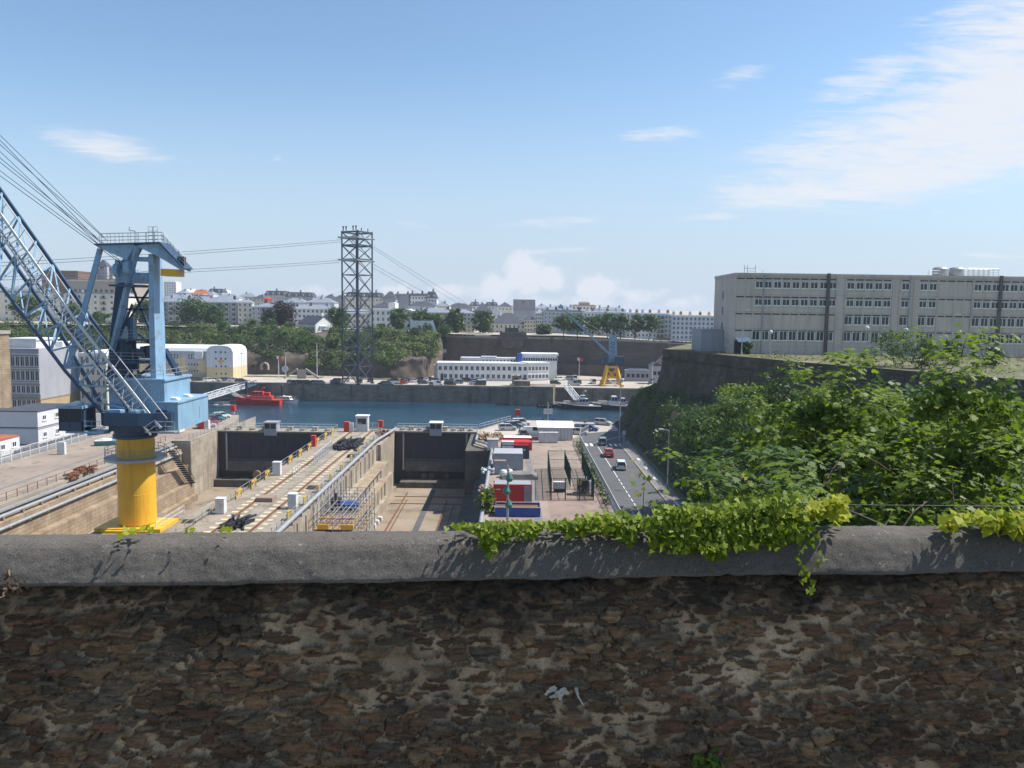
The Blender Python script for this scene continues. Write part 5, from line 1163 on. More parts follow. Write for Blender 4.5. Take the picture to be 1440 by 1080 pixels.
B('apartment_block', 'bluish white block with tall windows touching the grey office block', 944, 1003, 445, 484, 342, 13, 'wall_pale', 'roof_white', 6, 10, 'flat', 2, (1.0,1.6), group=AP, chim=5, fm='wall_lilac', bars=2)
sh = B('shop', 'yellow shop front under the brown balconies', 923, 944, 477, 482.5, 345, 1.2, 'wall_yellow', 'wall_tan', 1, 4, 'flat', win=(1.3,1.2), cat='shop', cornice=False)
# upper-town skyline
SK = 'houses on the skyline'
B('church', 'long tan stone church hall with a row of small windows behind the crane', 96, 190, 394, 425, 470, 26, 'wall_stone', 'wall_stone', 1, 13, 'flat', win=(1.6,2.8), cat='church', fm='wall_stone')
B('church_nave', 'blocky brown brick hall behind the crane jib', 60, 111, 382, 425, 480, 20, 'brown_brick', 'brown_brick', 0, 1, 'flat', cat='church', cornice=False)
t = thing('bell_tower', 'dark church bell tower with a pointed cap seen behind the crane strut', 'tower', tuple(at(148, 430, 500)))
zt = at(148, 376, 500).z-t.location.z; b = MB(); 
for sx in (-1,1):
    for sy in (-1,1): b.box(sx*3.2-1,sx*3.2+1,sy*3.2-1,sy*3.2+1,-4,zt)
b.box(-2.4,2.4,-2.4,2.4,-4,zt-1); b.box(-4.2,4.2,-4.2,4.2,-4,zt-9); b.build('shaft', M['wall_grey'], t)
b = MB(); b.prism([(-4,-4),(4,-4),(4,4),(-4,4)], zt, zt+4.6, inset=.86); b.build('cap', M['slate'], t)
B('tower_block', 'pale grey tower block standing alone on the skyline', 231, 248, 397, 420, 640, 10, 'wall_pale', 'wall_pale', 7, 5, 'flat', win=(1.1,1.1), cat='tower block', cornice=False)
rs_ = random.Random(4)
def town(px0, px1, yt, yb, Y, wm, rm, roof, label, fl=2, nc=3, rh=2.5, chim=1, rz=0, dep=11): B('town_house', label, px0, px1, yt, yb, Y, dep, wm, rm, fl, nc, roof, rh, (1.0,1.4), rz, SK, chim=chim, cat='house', cornice=False)
town(248,262,412,424,560,'wall_grey','zinc','hip','small grey house next to the skyline tower block')
town(261,272,411,424,570,'wall_white','roof_white','gable','bright white gabled house left of the orange roof')
town(272,286,413,424,550,'wall_cream','orange_tile','gable','house with an orange tiled roof on the skyline',rh=3)
town(286,300,414,424,560,'wall_pale','zinc','hip','pale house right of the orange roof')
town(293,313,411,424,600,'wall_lilac','navy_steel','mansard','house with a blue black roof high on the skyline',rh=2.8)
town(312,318,409,424,620,'wall_white','roof_white','flat','slim white chimney-like house end on the skyline')
town(228,262,419,428,470,'wall_pale','zinc','hip','long low roof behind the grey block, nearest the crane',1,6)
town(262,300,420,428,480,'wall_cream','slate','hip','long slate roof behind the grey block, under the orange roof',1,7)
town(300,336,419,428,470,'wall_white','zinc','hip','pale row with zinc roof behind the grey block at its right end',1,7)
town(334,360,417,430,500,'wall_cream','zinc','hip','cream house with a small cupola on the skyline',2,5)
town(355,372,420,430,490,'wall_beige','slate','hip','beige house left of the red roof')
town(372,376,420,430,490,'rust','red','gable','tiny bright red painted house end on the skyline',0,1,1.2,0)
town(372,404,415,430,540,'wall_lilac','slate','mansard','long slate mansard house left of the skyline dip',2,8,3)
town(402,440,417,430,540,'wall_grey','slate','mansard','second long slate mansard house, above the copper beech',2,8,3)
town(396,430,425,434,440,'wall_pale','zinc','hip','long pale row between the copper beech and the slate roofs',1,9)
town(430,470,425,434,430,'wall_lilac','zinc','hip','long lilac row above the white gabled house',1,9)
town(440,456,421,430,520,'wall_beige','zinc','hip','beige house left of the tower on the skyline')
town(455,470,419,430,540,'wall_white','slate','hip','white house just left of the steel tower on the skyline')
town(468,486,420,432,520,'wall_grey','slate','hip','grey house behind the left legs of the steel tower')
town(486,508,417,434,500,'wall_cream','slate','mansard','cream house behind the middle of the steel tower',2,5,3)
town(506,538,418,434,500,'wall_cream','slate','mansard','cream house with a dark mansard right of the steel tower',2,6,3)
town(538,556,420,434,470,'wall_grey','slate','hip','grey house with a steep pointed slate roof',2,3,4.5)
town(554,577,415,434,480,'wall_grey','slate','gable','plain grey windowless gable wall on the skyline',0,1,1.0,2)
town(575,600,416,434,480,'wall_white','slate','mansard','white apartment house with a flat dark top on the skyline',3,6,1.5,2)
town(598,614,419,434,480,'wall_pale','slate','mansard','pale corner house with a tall rounded slate roof',2,4,4)
town(524,556,431,440,430,'wall_grey','slate','hip','low slate roof behind the pale block with tall windows',1,5)
town(546,556,427,440,420,'wall_white','roof_white','flat','small white stair tower above the pale block',0,1,1,0)
town(574,612,430,440,440,'wall_lilac','slate','hip','low slate row below the white apartment house',1,8)
town(612,632,430,440,470,'wall_cream','zinc','hip','cream house with zinc roof right of the corner house',1,4)
town(628,664,432,440,480,'wall_grey','slate','hip','long slate roof above the beige block',1,7)
town(660,674,430,442,520,'wall_white','slate','mansard','white house with slate mansard left of the pale gable',2,3,2.6)
town(672,684,431,442,540,'wall_cream','slate','hip','cream house between two slate roofs above the second rampart tree',2,3)
town(682,700,430,442,540,'wall_pale','slate','mansard','pale house with slate mansard above the second rampart tree',2,4,2.6)
town(664,694,438,452,420,'wall_grey','slate','hip','wide dark slate roof behind the second rampart tree',1,5,3)
town(692,704,437,452,410,'wall_white','roof_white','gabley','small white gable amid slate roofs',1,2,1.6,0)
town(700,720,431,446,520,'wall_cream','slate','hip','cream house on the skyline above the low cream building',2,4)
town(716,738,431,446,540,'wall_white','roof_white','flat','bright white flat roofed house on the skyline',2,5,1,0)
town(722,752,436,456,400,'wall_grey','slate','gable','broad house with a steep dark slate front',1,4,5.5,3)
town(752,772,433,444,520,'wall_pale','zinc','hip','pale house on the skyline left of the crane jib tip')
town(770,806,434,444,500,'wall_white','zinc','hip','long white row on the skyline behind the crane jib tip',1,8,2,3)
B('apartment_block', 'white and brown stepped penthouse block on the skyline', 805, 838, 430, 442, 520, 12, 'wall_white', 'wall_tan', 2, 7, 'flat', win=(1.5,1.5), group=SK)
B('penthouse', 'small brown penthouse on top of the stepped block', 815, 829, 425.5, 431, 524, 8, 'wall_tan', 'roof_white', 1, 4, 'flat', win=(1.2,1.2), cat='penthouse', cornice=False)
town(838,880,435,445,480,'wall_pale','zinc','hip','long low roof behind the white block and plane trees',1,9,1.5,3)
town(-40,14,408,430,520,'wall_cream','zinc','hip','cream houses cut by the left edge of the picture',3,8)
town(14,62,406,430,520,'wall_pale','zinc','hip','pale block seen through the jib left of the brown hall',3,8)
# garden wall of the upper town
b = MB(); q0 = at(150,462,349); q1 = at(303,462,349); b.box(q0.x,q1.x,349,349.6,15,at(230,454.5,349).z)
for k in range(24): x = q0.x+(q1.x-q0.x)*k/24; b.box(x,x+.4,348.8,349,15,at(230,454.5,349).z+.12)
tag(b.build('garden_wall', M['wall_stone']), 'pale stone garden wall below the grey apartment block', 'wall')
b = MB(); q0 = at(-40,466,342); q1 = at(115,466,342); b.box(q0.x,q1.x,341,342,9,at(40,466,342).z); tag(b.build('garden_wall', M['fort_stone']), 'grey terrace wall between green strips at the far left', 'wall')
# white gabled house
hq = at(440,475,341)
t = thing('white_house', 'white gabled house with a dark slate roof on the edge of the cliff', 'house', (at(456,475,339).x, 339, 13.0), R(51))
W_, D_, H_ = 9.2, 12.0, at(440,455,341).z-13.0
b = MB(); b.box(-W_/2,W_/2,0,D_,-3,H_); b.ext([(-W_/2,H_),(W_/2,H_),(0,H_+3.1)], 'y', 0, D_); b.build('wall', M['white_paint'], t)
b = MB()
for s in (-1,1): b.add([(0,-.3,H_+3.45),(0,D_+.3,H_+3.45),(s*(W_/2+.45),D_+.3,H_-.1),(s*(W_/2+.45),-.3,H_-.1),(0,-.3,H_+3.25),(0,D_+.3,H_+3.25),(s*(W_/2+.45),D_+.3,H_-.3),(s*(W_/2+.45),-.3,H_-.3)], [(0,1,2,3),(7,6,5,4),(0,3,7,4),(1,5,6,2),(3,2,6,7)])
rf = b.build('roof', M['slate'], t); b = MB(); b.box(-.5,.5,1.0,1.8,H_+2.8,H_+4.6); b.build('chimney', M['white_paint'], rf)
me = window_mesh(1.0,1.7,'white_paint')
for k in range(4): 
    for z in (1.4, 4.6): put_window(t, -W_/2, 1.6+k*3, z, me, 'l')
put_window(t, .6, 0, 3.4, window_mesh(.8,1.1,'white_paint')); b = MB(); b.box(-2.6,1.2,-.9,-.003,H_-1.2,H_-.9); b.box(-2.6,-2.4,-.9,-.7,-1,H_-1.2); b.build('porch', M['white_steel'], t)
# ruined gable
rq = at(590,475,336); t = thing('ruined_house', 'roofless pale gable wall with dark window openings among the trees', 'ruin', (at(594,470,338).x, 338, 13.5), R(10))
zt = at(594,451,338).z-13.5; L_ = 36/FPX*338
b = MB(); b.ext([(-L_/2+.5,-2),(L_/2+2.5,-3),(L_/2-1,zt+.3),(L_/2-2,zt),(-L_/2+1.5,zt),(-L_/2+1.2,zt+.5),(-L_/2+.3,zt+.5)], 'y', 0, .7); b.box(-L_/2+.5,-L_/2+1.2,.7,7,-2,zt-1.5); b.build('wall', M['wall_pale'], t)
for x in (-1.2, .9, 3.0): b = MB(); b.box(x-.5,x+.5,-.03,.0,zt-4.4-.2*x,zt-2.4-.2*x); b.build('window', M['dark_metal'], t)
# long white quay building
YB = 291; t = thing('quay_office', 'long white two storey office with rows of windows on the far quay', 'office building', (at(616,534,YB).x, YB-1.5, 0), 0)
def wing(x0, x1, y0, y1, h, nc, sk=()):
    a = math.atan2(y1-y0, x1-x0); L = math.hypot(x1-x0, y1-y0); b = MB(); b.box(0,L,0,10,0,h); w = b.build('wall', M['wall_white'], t, loc=(x0,y0,0), rz=a)
    b = MB(); b.box(-.25,L+.25,-.3,10.2,h+.002,h+.4); b.build('roof', M['wall_pale'], t, loc=(x0,y0,0), rz=a)
    me = window_mesh(1.25,1.6,'wall_pale',1)
    for r in range(2):
        for c in range(nc):
            if (r,c) in sk: continue
            link('window', me, w, (L*(c+.5)/nc, -.0, 1.7+r*3.0), 0)
X0 = 0; Xm = at(742,534,YB).x-t.location.x; Xe = at(772,532,YB).x-t.location.x
wing(0, Xm, -1.0, 1.0, 6.3, 17, ((0,0),)); wing(Xm+.02, Xe, 1.0, 5.0, 6.6, 6)
b = MB(); b.box(-1.6,0,1,8,0,5.6); b.build('annex', M['wall_beige'], t)
b = MB(); b.box(1.2,2.2,-1.2,-.92,0,2.6); b.build('door', M['dark_metal'], t)
XL = at(648,511,YB+12).x-t.location.x; XR = at(725,511,YB+12).x-t.location.x
b = MB(); b.box(XL,XR,10.5,18,0,8.0); b.box(XL+8,XL+14,11,16,8,8.5); b.build('rear_block', M['wall_lilac'], t); 
for k in range(12): link('window', window_mesh(.9,.9,'wall_white',0,False), t, (XL+9+k*1.35, 10.5, 7.1))
b = MB(); p = at(727,513,YB+8).x-t.location.x; q = at(734,513,YB+8).x-t.location.x; b.box(p,q,7.5,10.5,5,at(730,497,YB+8).z); b.build('lift_tower', M['tarp_blue'], t)
p = q; q = at(783,505,YB+10).x-t.location.x; b = MB(); b.box(p+.1,q,11,20,0,9.2); gb = b.build('glazed_block', M['wall_pale'], t)
b = MB(); b.box(p-.3,q+.6,10.4,20.6,9.2,9.9); b.build('roof', M['roof_white'], t)
for k in range(14): link('window', window_mesh(.95,1.3,'wall_pale',0,False), gb, (p+.9+(q-p)*k/14.2, 11, 7.7))
for k in range(4):
    for z in (2.2, 4.4, 6.6): link('window', window_mesh(1.5,1.6,'wall_pale',1,False), gb, (q, 12+k*2.1, z), math.pi/2)
# yellow and grey building with curved roof
t = thing('harbour_office', 'yellow and blue grey building with a white curved roof beside the crane', 'office building', (at(291,531,282).x, 282, 0), 0)
XW = at(328,531,282).x-t.location.x; hh = at(310,486,282).z
XF0 = at(150,531,282).x-t.location.x
b = MB(); b.box(0,XW,0,15,0,4.3); b.build('ground_storey', M['wall_yellow'], t)
b = MB(); b.box(0.0,XW,0,15,4.303,hh-2.2); b.ext([(0,hh-2.2),(XW,hh-2.2),(XW-.6,hh-.9),(XW-1.8,hh-.2),(XW-3.6,hh),(3.6,hh),(1.8,hh-.2),(.6,hh-.9)], 'y', 0, 15); b.build('wall', M['wall_pale'], t)
b = MB(); b.box(-.04,-.0,0,15,0,hh-2.4); b.build('side_wall', M['wall_lilac'], t)
me = window_mesh(.75,.8,'wall_pale',0,False)
for z in (1.9, 4.6, 7.4, 9.8):
    for x in (XW*.36, XW*.55, XW*.72): link('window', me, t, (x, -.003, z))
b = MB(); b.box(XW*.42,XW*.66,-.06,-.003,6.2,6.8); b.box(XW*.51,XW*.56,-.06,-.003,5.2,6.1); b.build('yellow_sign', M['crane_yellow'], t)
h2 = hh-.8
b = MB(); b.box(XF0,-.05,2.5,16,0,5.0); b.build('ground_storey', M['wall_beige'], t); b = MB(); b.box(XF0,-.05,2.45,16,5.003,h2-1.5); b.build('wall', M['wall_lilac'], t)
for k in range(5): x = XF0+(-XF0)*(.08+.2*k); b = MB(); b.box(x,x+3.2,2.40,2.447,2.0,6.4+1.2*(k % 2)); b.build('cladding', M['wall_yellow'], t)
b = MB(); b.ext([(2.0,h2-1.5),(16.4,h2-1.5),(15,h2-.2),(11,h2+.6),(6,h2+.4),(2.6,h2-.4)], 'x', XF0-.3, -.06); b.build('roof', M['roof_white'], t)
b = MB(); b.box(-5,-2.0,1.4,2.38,h2-4.2,h2-1.52); b.build('white_bay', M['white_paint'], t)
for r, z in enumerate((2.6, 5.0, 7.4, h2-3)):
    for k in range(5):
        for j in range(4):
            x = XF0*(.96-.2*k)+ (j-1.5)*1.05
            if x > -1 or (r == 3 and -6 < x): continue
            link('window', me, t, (x, 2.397 if r < 3 else 2.447, z))
# small quay houses by the cliff
def hut(label, px0, px1, yt, yb, Y, wm, rm, nw=1, roof='flat', rz=0, cat='hut', dep=5, name='quay_hut'): return B(name, label, px0, px1, yt, yb, Y, dep, wm, rm, 1, nw, roof, 1.2, (1.3,1.3), rz, None, cat=cat, cornice=False, fm='dark_metal')
hut('small pale gatehouse with a white roof slab below the cliff', 533, 548, 515.5, 530, 300, 'wall_beige', 'roof_white', 1)
hut('tiny ruined stone hut at the foot of the cliff', 577, 585, 517, 530, 302, 'wall_stone', 'fort_stone', 1, 'gable')
hut('grey stone house beside the bastion at the end of the far quay', 917, 930, 514, 534, 286, 'wall_grey', 'slate', 2, 'gabley', 8, 'house', name='stone_house')
hut('long low grey shed at the foot of the rampart', 880, 914, 522, 533, 296, 'wall_grey', 'zinc', 5, 'flat', 0, 'shed', 4, 'quay_shed')
hut('low stone block house on top of the quay bastion', 720, 731, 529.5, 537.5, 268, 'wall_stone', 'wall_stone', 1)
# grey office block on the bastion
OY = 150; c0 = at(1031,490,OY); zb, zt = 18.2, at(1062,387.5,OY).z
ob = thing('office_block', 'long grey four storey concrete office block with white framed windows on the right', 'office building', (c0.x, OY, zb)); H = zt-zb; LW = 74.0
b = MB(); b.box(0,LW,0,15.5,-2,H); wl = b.build('wall', M['wall_panel'], ob)
b = MB(); b.box(-.12,LW,-.14,15.6,H+.003,H+.5); b.build('parapet', M['wall_panel'], ob)
k_ = OY/FPX; fx = lambda zx: (980+zx/3.13-1031)*k_
rows = [(133,27), (210,26), (286,34), (358,37)]
cols = [262,301,342,382,422,462,502,543,583, 661,702,742,783,823, 901, 980,1021, 1217,1257,1296,1336,1374,1413,1452,1492,1531,1570,1610]
me_g = {}; 
for r, (zy, zh) in enumerate(rows):
    h_ = zh/3.13*k_*1.1; w_ = 31/3.13*k_*1.04
    b = MB(); b.box(-w_/2,w_/2,-.03,0,-h_/2,h_/2); me_p = b.mesh('pane', M['glass'])
    b = MB(); t_ = .065
    b.box(-w_/2-.05,-w_/2+t_,-.12,-.0,-h_/2,h_/2); b.box(w_/2-t_,w_/2+.05,-.12,0,-h_/2,h_/2); b.box(-w_/2+t_,w_/2-t_,-.12,0,h_/2-t_,h_/2); b.box(-w_/2+t_,w_/2-t_,-.12,0,-h_/2,-h_/2+.13); b.box(-.045,.045,-.11,0,-h_/2+.13,h_/2-t_)
    b.box(-w_/2-.1,w_/2+.1,-.2,0,-h_/2-.12,-h_/2-.003)
    me_f = b.mesh('frame', M['white_paint'])
    for i, c in enumerate(cols):
        if r == 2 and i < 9: continue
        x = fx(c-(6 if r == 3 else (3 if r == 2 else 0))); z = H-(zy-93)/3.13*k_*.985
        w = link('window', me_p, ob, (x, 0, z)); link('frame', me_f, w)
b = MB(); b2 = MB()
for r, zy in enumerate((106, 187, 262, 336)):
    z = H-(zy-93)/3.13*k_*.985; x = fx(165)
    j = 0
    while x < LW-1.6:
        px_ = (x/k_+1031-980)*3.13
        if not (600 < px_ < 640 or 845 < px_ < 880 or 925 < px_ < 960): b.box(x,x+1.42,-.04,-.0,z-.11,z+.11); b2.box(x-.1,x+1.55,-.16,0,z+.14,z+.26)
        x += 40/3.13*k_
b.build('vent_slot', M['dark_metal'], ob); b2.build('lintel', M['wall_panel'], ob)
for c in (283, 921): b = MB(); b.box(fx(c)-.10,fx(c)+.10,-.22,-.03,0,H+.4); b.build('downpipe', M['wall_grey'], ob)
for c in (563, 1315): b = MB(); b.box(fx(c)-.3,fx(c)+.3,-.35,-.03,0,H+.6); b.build('drain_shaft', M['dock_dark'], ob)
for c in (160, 602, 640, 848, 880, 940, 1045, 1195): b = MB(); b.box(fx(c)-.12,fx(c)+.12,-.12,0,-.5,H-.02); b.build('pilaster', M['wall_panel'], ob)
for z in (2.2,): 
    for k in range(4): link('window', window_mesh(.45,1.5,'wall_pale',0), ob, (0, 3+k*1.0, z), -math.pi/2)
for z in (5.2, 8.4, 11.6): link('window', window_mesh(.9,1.5,'wall_grey',0), ob, (0, 8.5, z), -math.pi/2)
for c, lab in ((195,'a'),(1115,'b')):
    x = fx(c); b = MB(); b.box(x-1.4,x+1.5,-.06,-.001,0,2.6); d = b.build('entrance', M['glass'], ob)
    b = MB(); b.add([(x-1.1,-.02,3.2),(x+1.5,-.02,3.2),(x+1.5,-1.6,2.5),(x-1.1,-1.6,2.5),(x-1.1,-.02,3.1),(x+1.5,-.02,3.1),(x+1.5,-1.6,2.35),(x-1.1,-1.6,2.35)], [(0,1,2,3),(7,6,5,4),(0,3,7,4),(1,5,6,2),(3,2,6,7)]); b.build('awning', M['roof_white'], d)
b = MB(); rail(b, [(fx(1010),1.2,H+.5),(fx(1060),1.2,H+.5)], 1.0, 1, .03); b.build('roof_railing', M['galv'], ob)
for c in (1085, 1158):
    t_ = MB(); t_.lathe([(0,H+.5),(1.35,H+.5),(1.4,H+1.0),(1.4,H+1.9),(1.15,H+2.2),(1.0,H+2.25),(0,H+2.25)], (0,0), 18); tk = t_.build('cooling_tower', M['galv'], ob, loc=(fx(c), 3, 0))
b = MB(); x0, x1 = fx(1195), fx(1332)
for y in (2.0, 5.0): rail(b, [(x0,y,H+.5),(x1,y,H+.5)], 1.6, .9, .04, 3)
b.build('roof_cage', M['galv'], ob)
b = MB(); 
for c in (202, 215, 250): b.tube((fx(c),1,H),(fx(c),1,H+2.0),.06,None,5)
b.bar((fx(202),1,H+1.4),(fx(250),1,H+1.4),.08); b.bar((fx(215),1,H+.9),(fx(250),1,H+.9),.08); b.tube((fx(283),1,H),(fx(283),1,H+1.2),.05,None,5); b.tube((fx(1012),1,H),(fx(1012),1,H+1.7),.04,None,5); b.build('roof_antenna', M['galv'], ob)
b = MB(); b.box(0,0.01,0,0,0,0) if 0 else None
t = thing('office_annex', 'low grey annex joined to the left end of the grey office block', 'annex', (c0.x-6.2, 157, 18.2)); b = MB(); b.box(1.6,6.1,0,8,-2,4.3); b.build('wall', M['wall_grey'], t); b = MB(); b.box(1.5,6.1,-.1,8.1,4.3,4.55); b.build('roof', M['wall_grey'], t)
# left bank: grey school-like block, stone building
LY = 186; q0 = at(11,580,LY); q1 = at(58,580,LY)
t = thing('workshop_building', 'grey four storey concrete building with a blank side wall at the left', 'building', (q0.x, LY, 0), 0); Wf = q1.x-q0.x; Hf = at(30,490,LY).z
b = MB(); b.box(-6,Wf,0,17,3.4,Hf); b.build('wall', M['wall_grey'], t); b = MB(); b.box(-6,Wf+.1,-.25,17,3.0,3.4); b.build('ledge', M['wall_stone'], t); b = MB(); b.box(-6,Wf-.02,.02,16.9,0,3.0); b.build('ground_storey', M['wall_tan'], t)
XB = Wf
for r, (y0, y1) in enumerate(((501,515),(521,535),(542,553),(562,575))):
    z0 = at(30,y1,LY).z; z1 = at(30,y0,LY).z
    for k in range(7):
        if r == 3 and k == 6: continue
        link('window', window_mesh(1.0,z1-z0,'wall_pale',1,True), t, (.6+k*1.15-.55*(k == 0), -.0 if r < 3 else .02, (z0+z1)/2))
b = MB(); 
for y in (498, 518, 538): z = at(30,y,LY).z; b.box(-6,Wf-.1,-.22,-.003,z-.12,z+.1)
b.build('sill_band', M['wall_pale'], t)
b = MB(); p = at(12,490,LY+4).x-q0.x; b.box(p,p+7.4,3,12,Hf,Hf+1.9); b.box(p+6.8-1,p+7.5,2.9,3.0,Hf+.2,Hf+1.5); b.build('roof_storey', M['white_paint'], t)
b = MB(); b.box(p-.3,p+7.7,2.6,12.4,Hf+1.9,Hf+2.3); b.box(XB-3.5,XB-.6,11,15,Hf+.0,Hf+1.3); b.build('roof_slab', M['roof_white'], t)
q = at(15,590,150); t = thing('stone_building', 'rough tan stone building cut by the left edge of the picture', 'building', (-111.7, 160, 0)); b = MB(); b.box(-14,0,0,12,0,at(5,472,160).z); b.build('wall', M['dock_stone'], t); b = MB(); b.box(-14,.3,-.3,12.2,at(5,472,160).z+.002,at(5,472,160).z+.7); b.build('coping', M['wall_stone'], t)
for z in (6.5, 12): link('window', window_mesh(1.2,2.2,'dark_metal',1), t, (-1.6, 0, z))
t = B('workshop_building', 'cream building with tall window strips between the jib and the blue crane body', 114, 152, 498, 580, 200, 14, 'wall_cream', 'roof_white', 5, 5, 'flat', win=(1.2,1.9), cat='building')
# ================================================================ VEHICLES
PAINT = {}
def paint(c):
    if c not in PAINT:
        rgb = dict(white=(.72,.72,.71), silver=(.42,.43,.44), grey=(.16,.165,.175), dark=(.025,.027,.032), black=(.012,.012,.014), red=(.42,.02,.022), blue=(.03,.07,.26), navy=(.02,.032,.08), teal=(.03,.20,.23), pink=(.42,.05,.11))[c]
        PAINT[c] = surf('car_paint_'+c, rgb, tuple(x*.93 for x in rgb), .8, .28, coat=.6, fine=.04, spec=.5)
    return PAINT[c]
S('tail_red', (.35,.01,.01), None, 1, .3); S('lamp_clear', (.7,.7,.68), None, 1, .15)
CAR = {}
def car_meshes(kind):
    """hatch / van / saloon: loft of cross sections along x, nose at +x"""
    if kind in CAR: return CAR[kind]
    L, W, Hc = dict(hatch=(4.0,1.72,1.46), saloon=(4.4,1.76,1.42), van=(4.4,1.80,1.85), suv=(4.4,1.8,1.6))[kind]; hw = W/2
    belt = .92 if kind != 'van' else 1.05; b = MB()
    st = [(-.5,.62,.30,belt-.14),(-.485,.90,.24,belt-.03),(-.40,.98,.2,belt),(-.2,1.0,.2,belt),(.1,1.0,.2,belt),(.25,1.0,.2,belt-.02),(.40,.96,.2,belt-.13),(.475,.86,.24,belt-.24),(.5,.62,.32,belt-.38)]
    b.loft([[(f*L,-hw*w*.96,z0),(f*L,hw*w*.96,z0),(f*L,hw*w,(z0+z1)/2+.06),(f*L,hw*w*.93,z1),(f*L,-hw*w*.93,z1),(f*L,-hw*w,(z0+z1)/2+.06)] for f, w, z0, z1 in st])
    r0, r1, k0, k1 = dict(hatch=(-.46,.12,-.495,.27), saloon=(-.30,.10,-.42,.26), van=(-.485,.20,-.497,.33), suv=(-.46,.12,-.49,.27))[kind]
    z0 = belt-.03; zr = Hc
    b.box(r0*L+.05, r1*L-.04, -hw*.70, hw*.70, zr-.07, zr)
    for s in (-1, 1):                                  # pillars
        for xa, xb in ((k0,r0+.015),(-.16,-.15),(k1,r1-.01)): b.bar((xa*L, s*hw*.90, z0), (xb*L, s*hw*.69, zr-.03), .09, .09)
    if kind == 'van': 
        for s in (-1,1): b.add([(k0*L,s*hw*.915,z0),(-.05*L,s*hw*.915,z0),(-.05*L,s*hw*.74,zr-.05),(r0*L,s*hw*.74,zr-.05)], [(0,1,2,3)])
    body = b.mesh('body', [paint('white')])
    b = MB(); b.add([(k0*L,-hw*.89,z0),(k1*L,-hw*.89,z0),(k1*L,hw*.89,z0),(k0*L,hw*.89,z0),(r0*L,-hw*.70,zr-.04),(r1*L,-hw*.70,zr-.04),(r1*L,hw*.70,zr-.04),(r0*L,hw*.70,zr-.04)], [(0,3,2,1),(4,5,6,7),(0,1,5,4),(1,2,6,5),(2,3,7,6),(3,0,4,7)])
    glass = b.mesh('window', M['glass'])
    b = MB(); b.tube((0,-.11,0),(0,.11,0),.315,None,16); b.tube((0,-.12,0),(0,.12,0),.19,None,10,1); wheel = b.mesh('wheel', [M['black_rubber'], M['galv']])
    b = MB(); b.box(-.06,.06,-.2,.2,-.07,.07); hl = b.mesh('headlight', M['lamp_clear'])
    b = MB(); b.box(-.05,.05,-.13,.13,-.11,.11); tl = b.mesh('taillight', M['tail_red'])
    b = MB(); b.box(-.03,.03,-.26,.26,-.06,.06); pl = b.mesh('number_plate', M['white_paint'])
    CAR[kind] = (body, glass, wheel, hl, tl, pl, L, hw, belt); return CAR[kind]
def car(label, x, y, rz, col, kind='hatch', group=None, z=0.016, name='parked_car', cat='car'):
    body, glass, wheel, hl, tl, pl, L, hw, belt = car_meshes(kind)
    t = thing(name, label, cat, (x, y, z), R(rz), group); bo = link('body', body, t); bo.material_slots[0].link = 'OBJECT'; bo.material_slots[0].material = paint(col)
    link('window', glass, t)
    for sx in (-.30, .31):
        for s in (-1, 1): link('wheel', wheel, t, (sx*L, s*(hw-.11), .315))
    for s in (-1, 1): link('headlight', hl, t, (.475*L, s*hw*.62, belt-.30)); link('taillight', tl, t, (-.488*L, s*hw*.72, belt-.17))
    link('number_plate', pl, t, (-.5*L, 0, .5)); return t
def carp(label, px, py, rz, col, kind='hatch', **k): q = gp(px, py); return car(label, q.x, q.y, rz, col, kind, **k)
carp('white hatchback driving on the road towards the camera side, nearest of the three', 873, 659, 84, 'white', name='driving_car', z=.02)
carp('red car on the road between the white hatchback and the dark car', 856, 641, 84, 'red', 'saloon', name='driving_car', z=.02)
carp('dark grey car on the zebra crossing of the road', 847, 625, 84, 'grey', name='driving_car', z=.02)
QP = 'cars parked on the near quay'
carp('silver hatchback parked nearest on the quay left of the sign', 714, 605, 8, 'silver', group=QP)
carp('navy car parked behind the silver hatchback on the quay', 721, 602, 10, 'navy', group=QP)
carp('pale grey car third in the row left of the sign on the quay', 727, 600, 12, 'silver', 'saloon', group=QP)
carp('white car at the water end of the row on the quay', 733, 598, 12, 'white', 'suv', group=QP)
carp('dark grey car parked left of the long white shed', 735, 613, 95, 'grey', group=QP)
carp('white van partly hidden by the left end of the long white shed', 750, 612, 2, 'white', 'van', group=QP)
carp('silver blue car nearest the right end of the long white shed', 814, 611, -18, 'silver', group=QP)
carp('navy saloon second from the right end of the long white shed', 813, 607, -18, 'navy', 'saloon', group=QP)
carp('dark blue car third from the right end of the long white shed', 820, 606, -18, 'navy', group=QP)
carp('bright blue saloon at the right end of the parked row', 828, 605.5, -18, 'blue', 'saloon', group=QP)
carp('lone silver car parked by the water at the right end of the quay', 848, 597.5, -25, 'silver', group=QP)
LQ = 'cars parked beside the left dock entrance'
carp('white hatchback at the water end of the row beside the left dock', 312, 588, 38, 'white', group=LQ)
carp('teal car second from the water beside the left dock', 306, 591, 38, 'teal', group=LQ)
carp('dark navy car third from the water beside the left dock', 300, 593.5, 38, 'navy', group=LQ)
carp('pink red car fourth from the water beside the left dock', 294, 597, 38, 'pink', group=LQ)
carp('silver car nearest in the row beside the left dock', 290, 601, 38, 'silver', group=LQ)
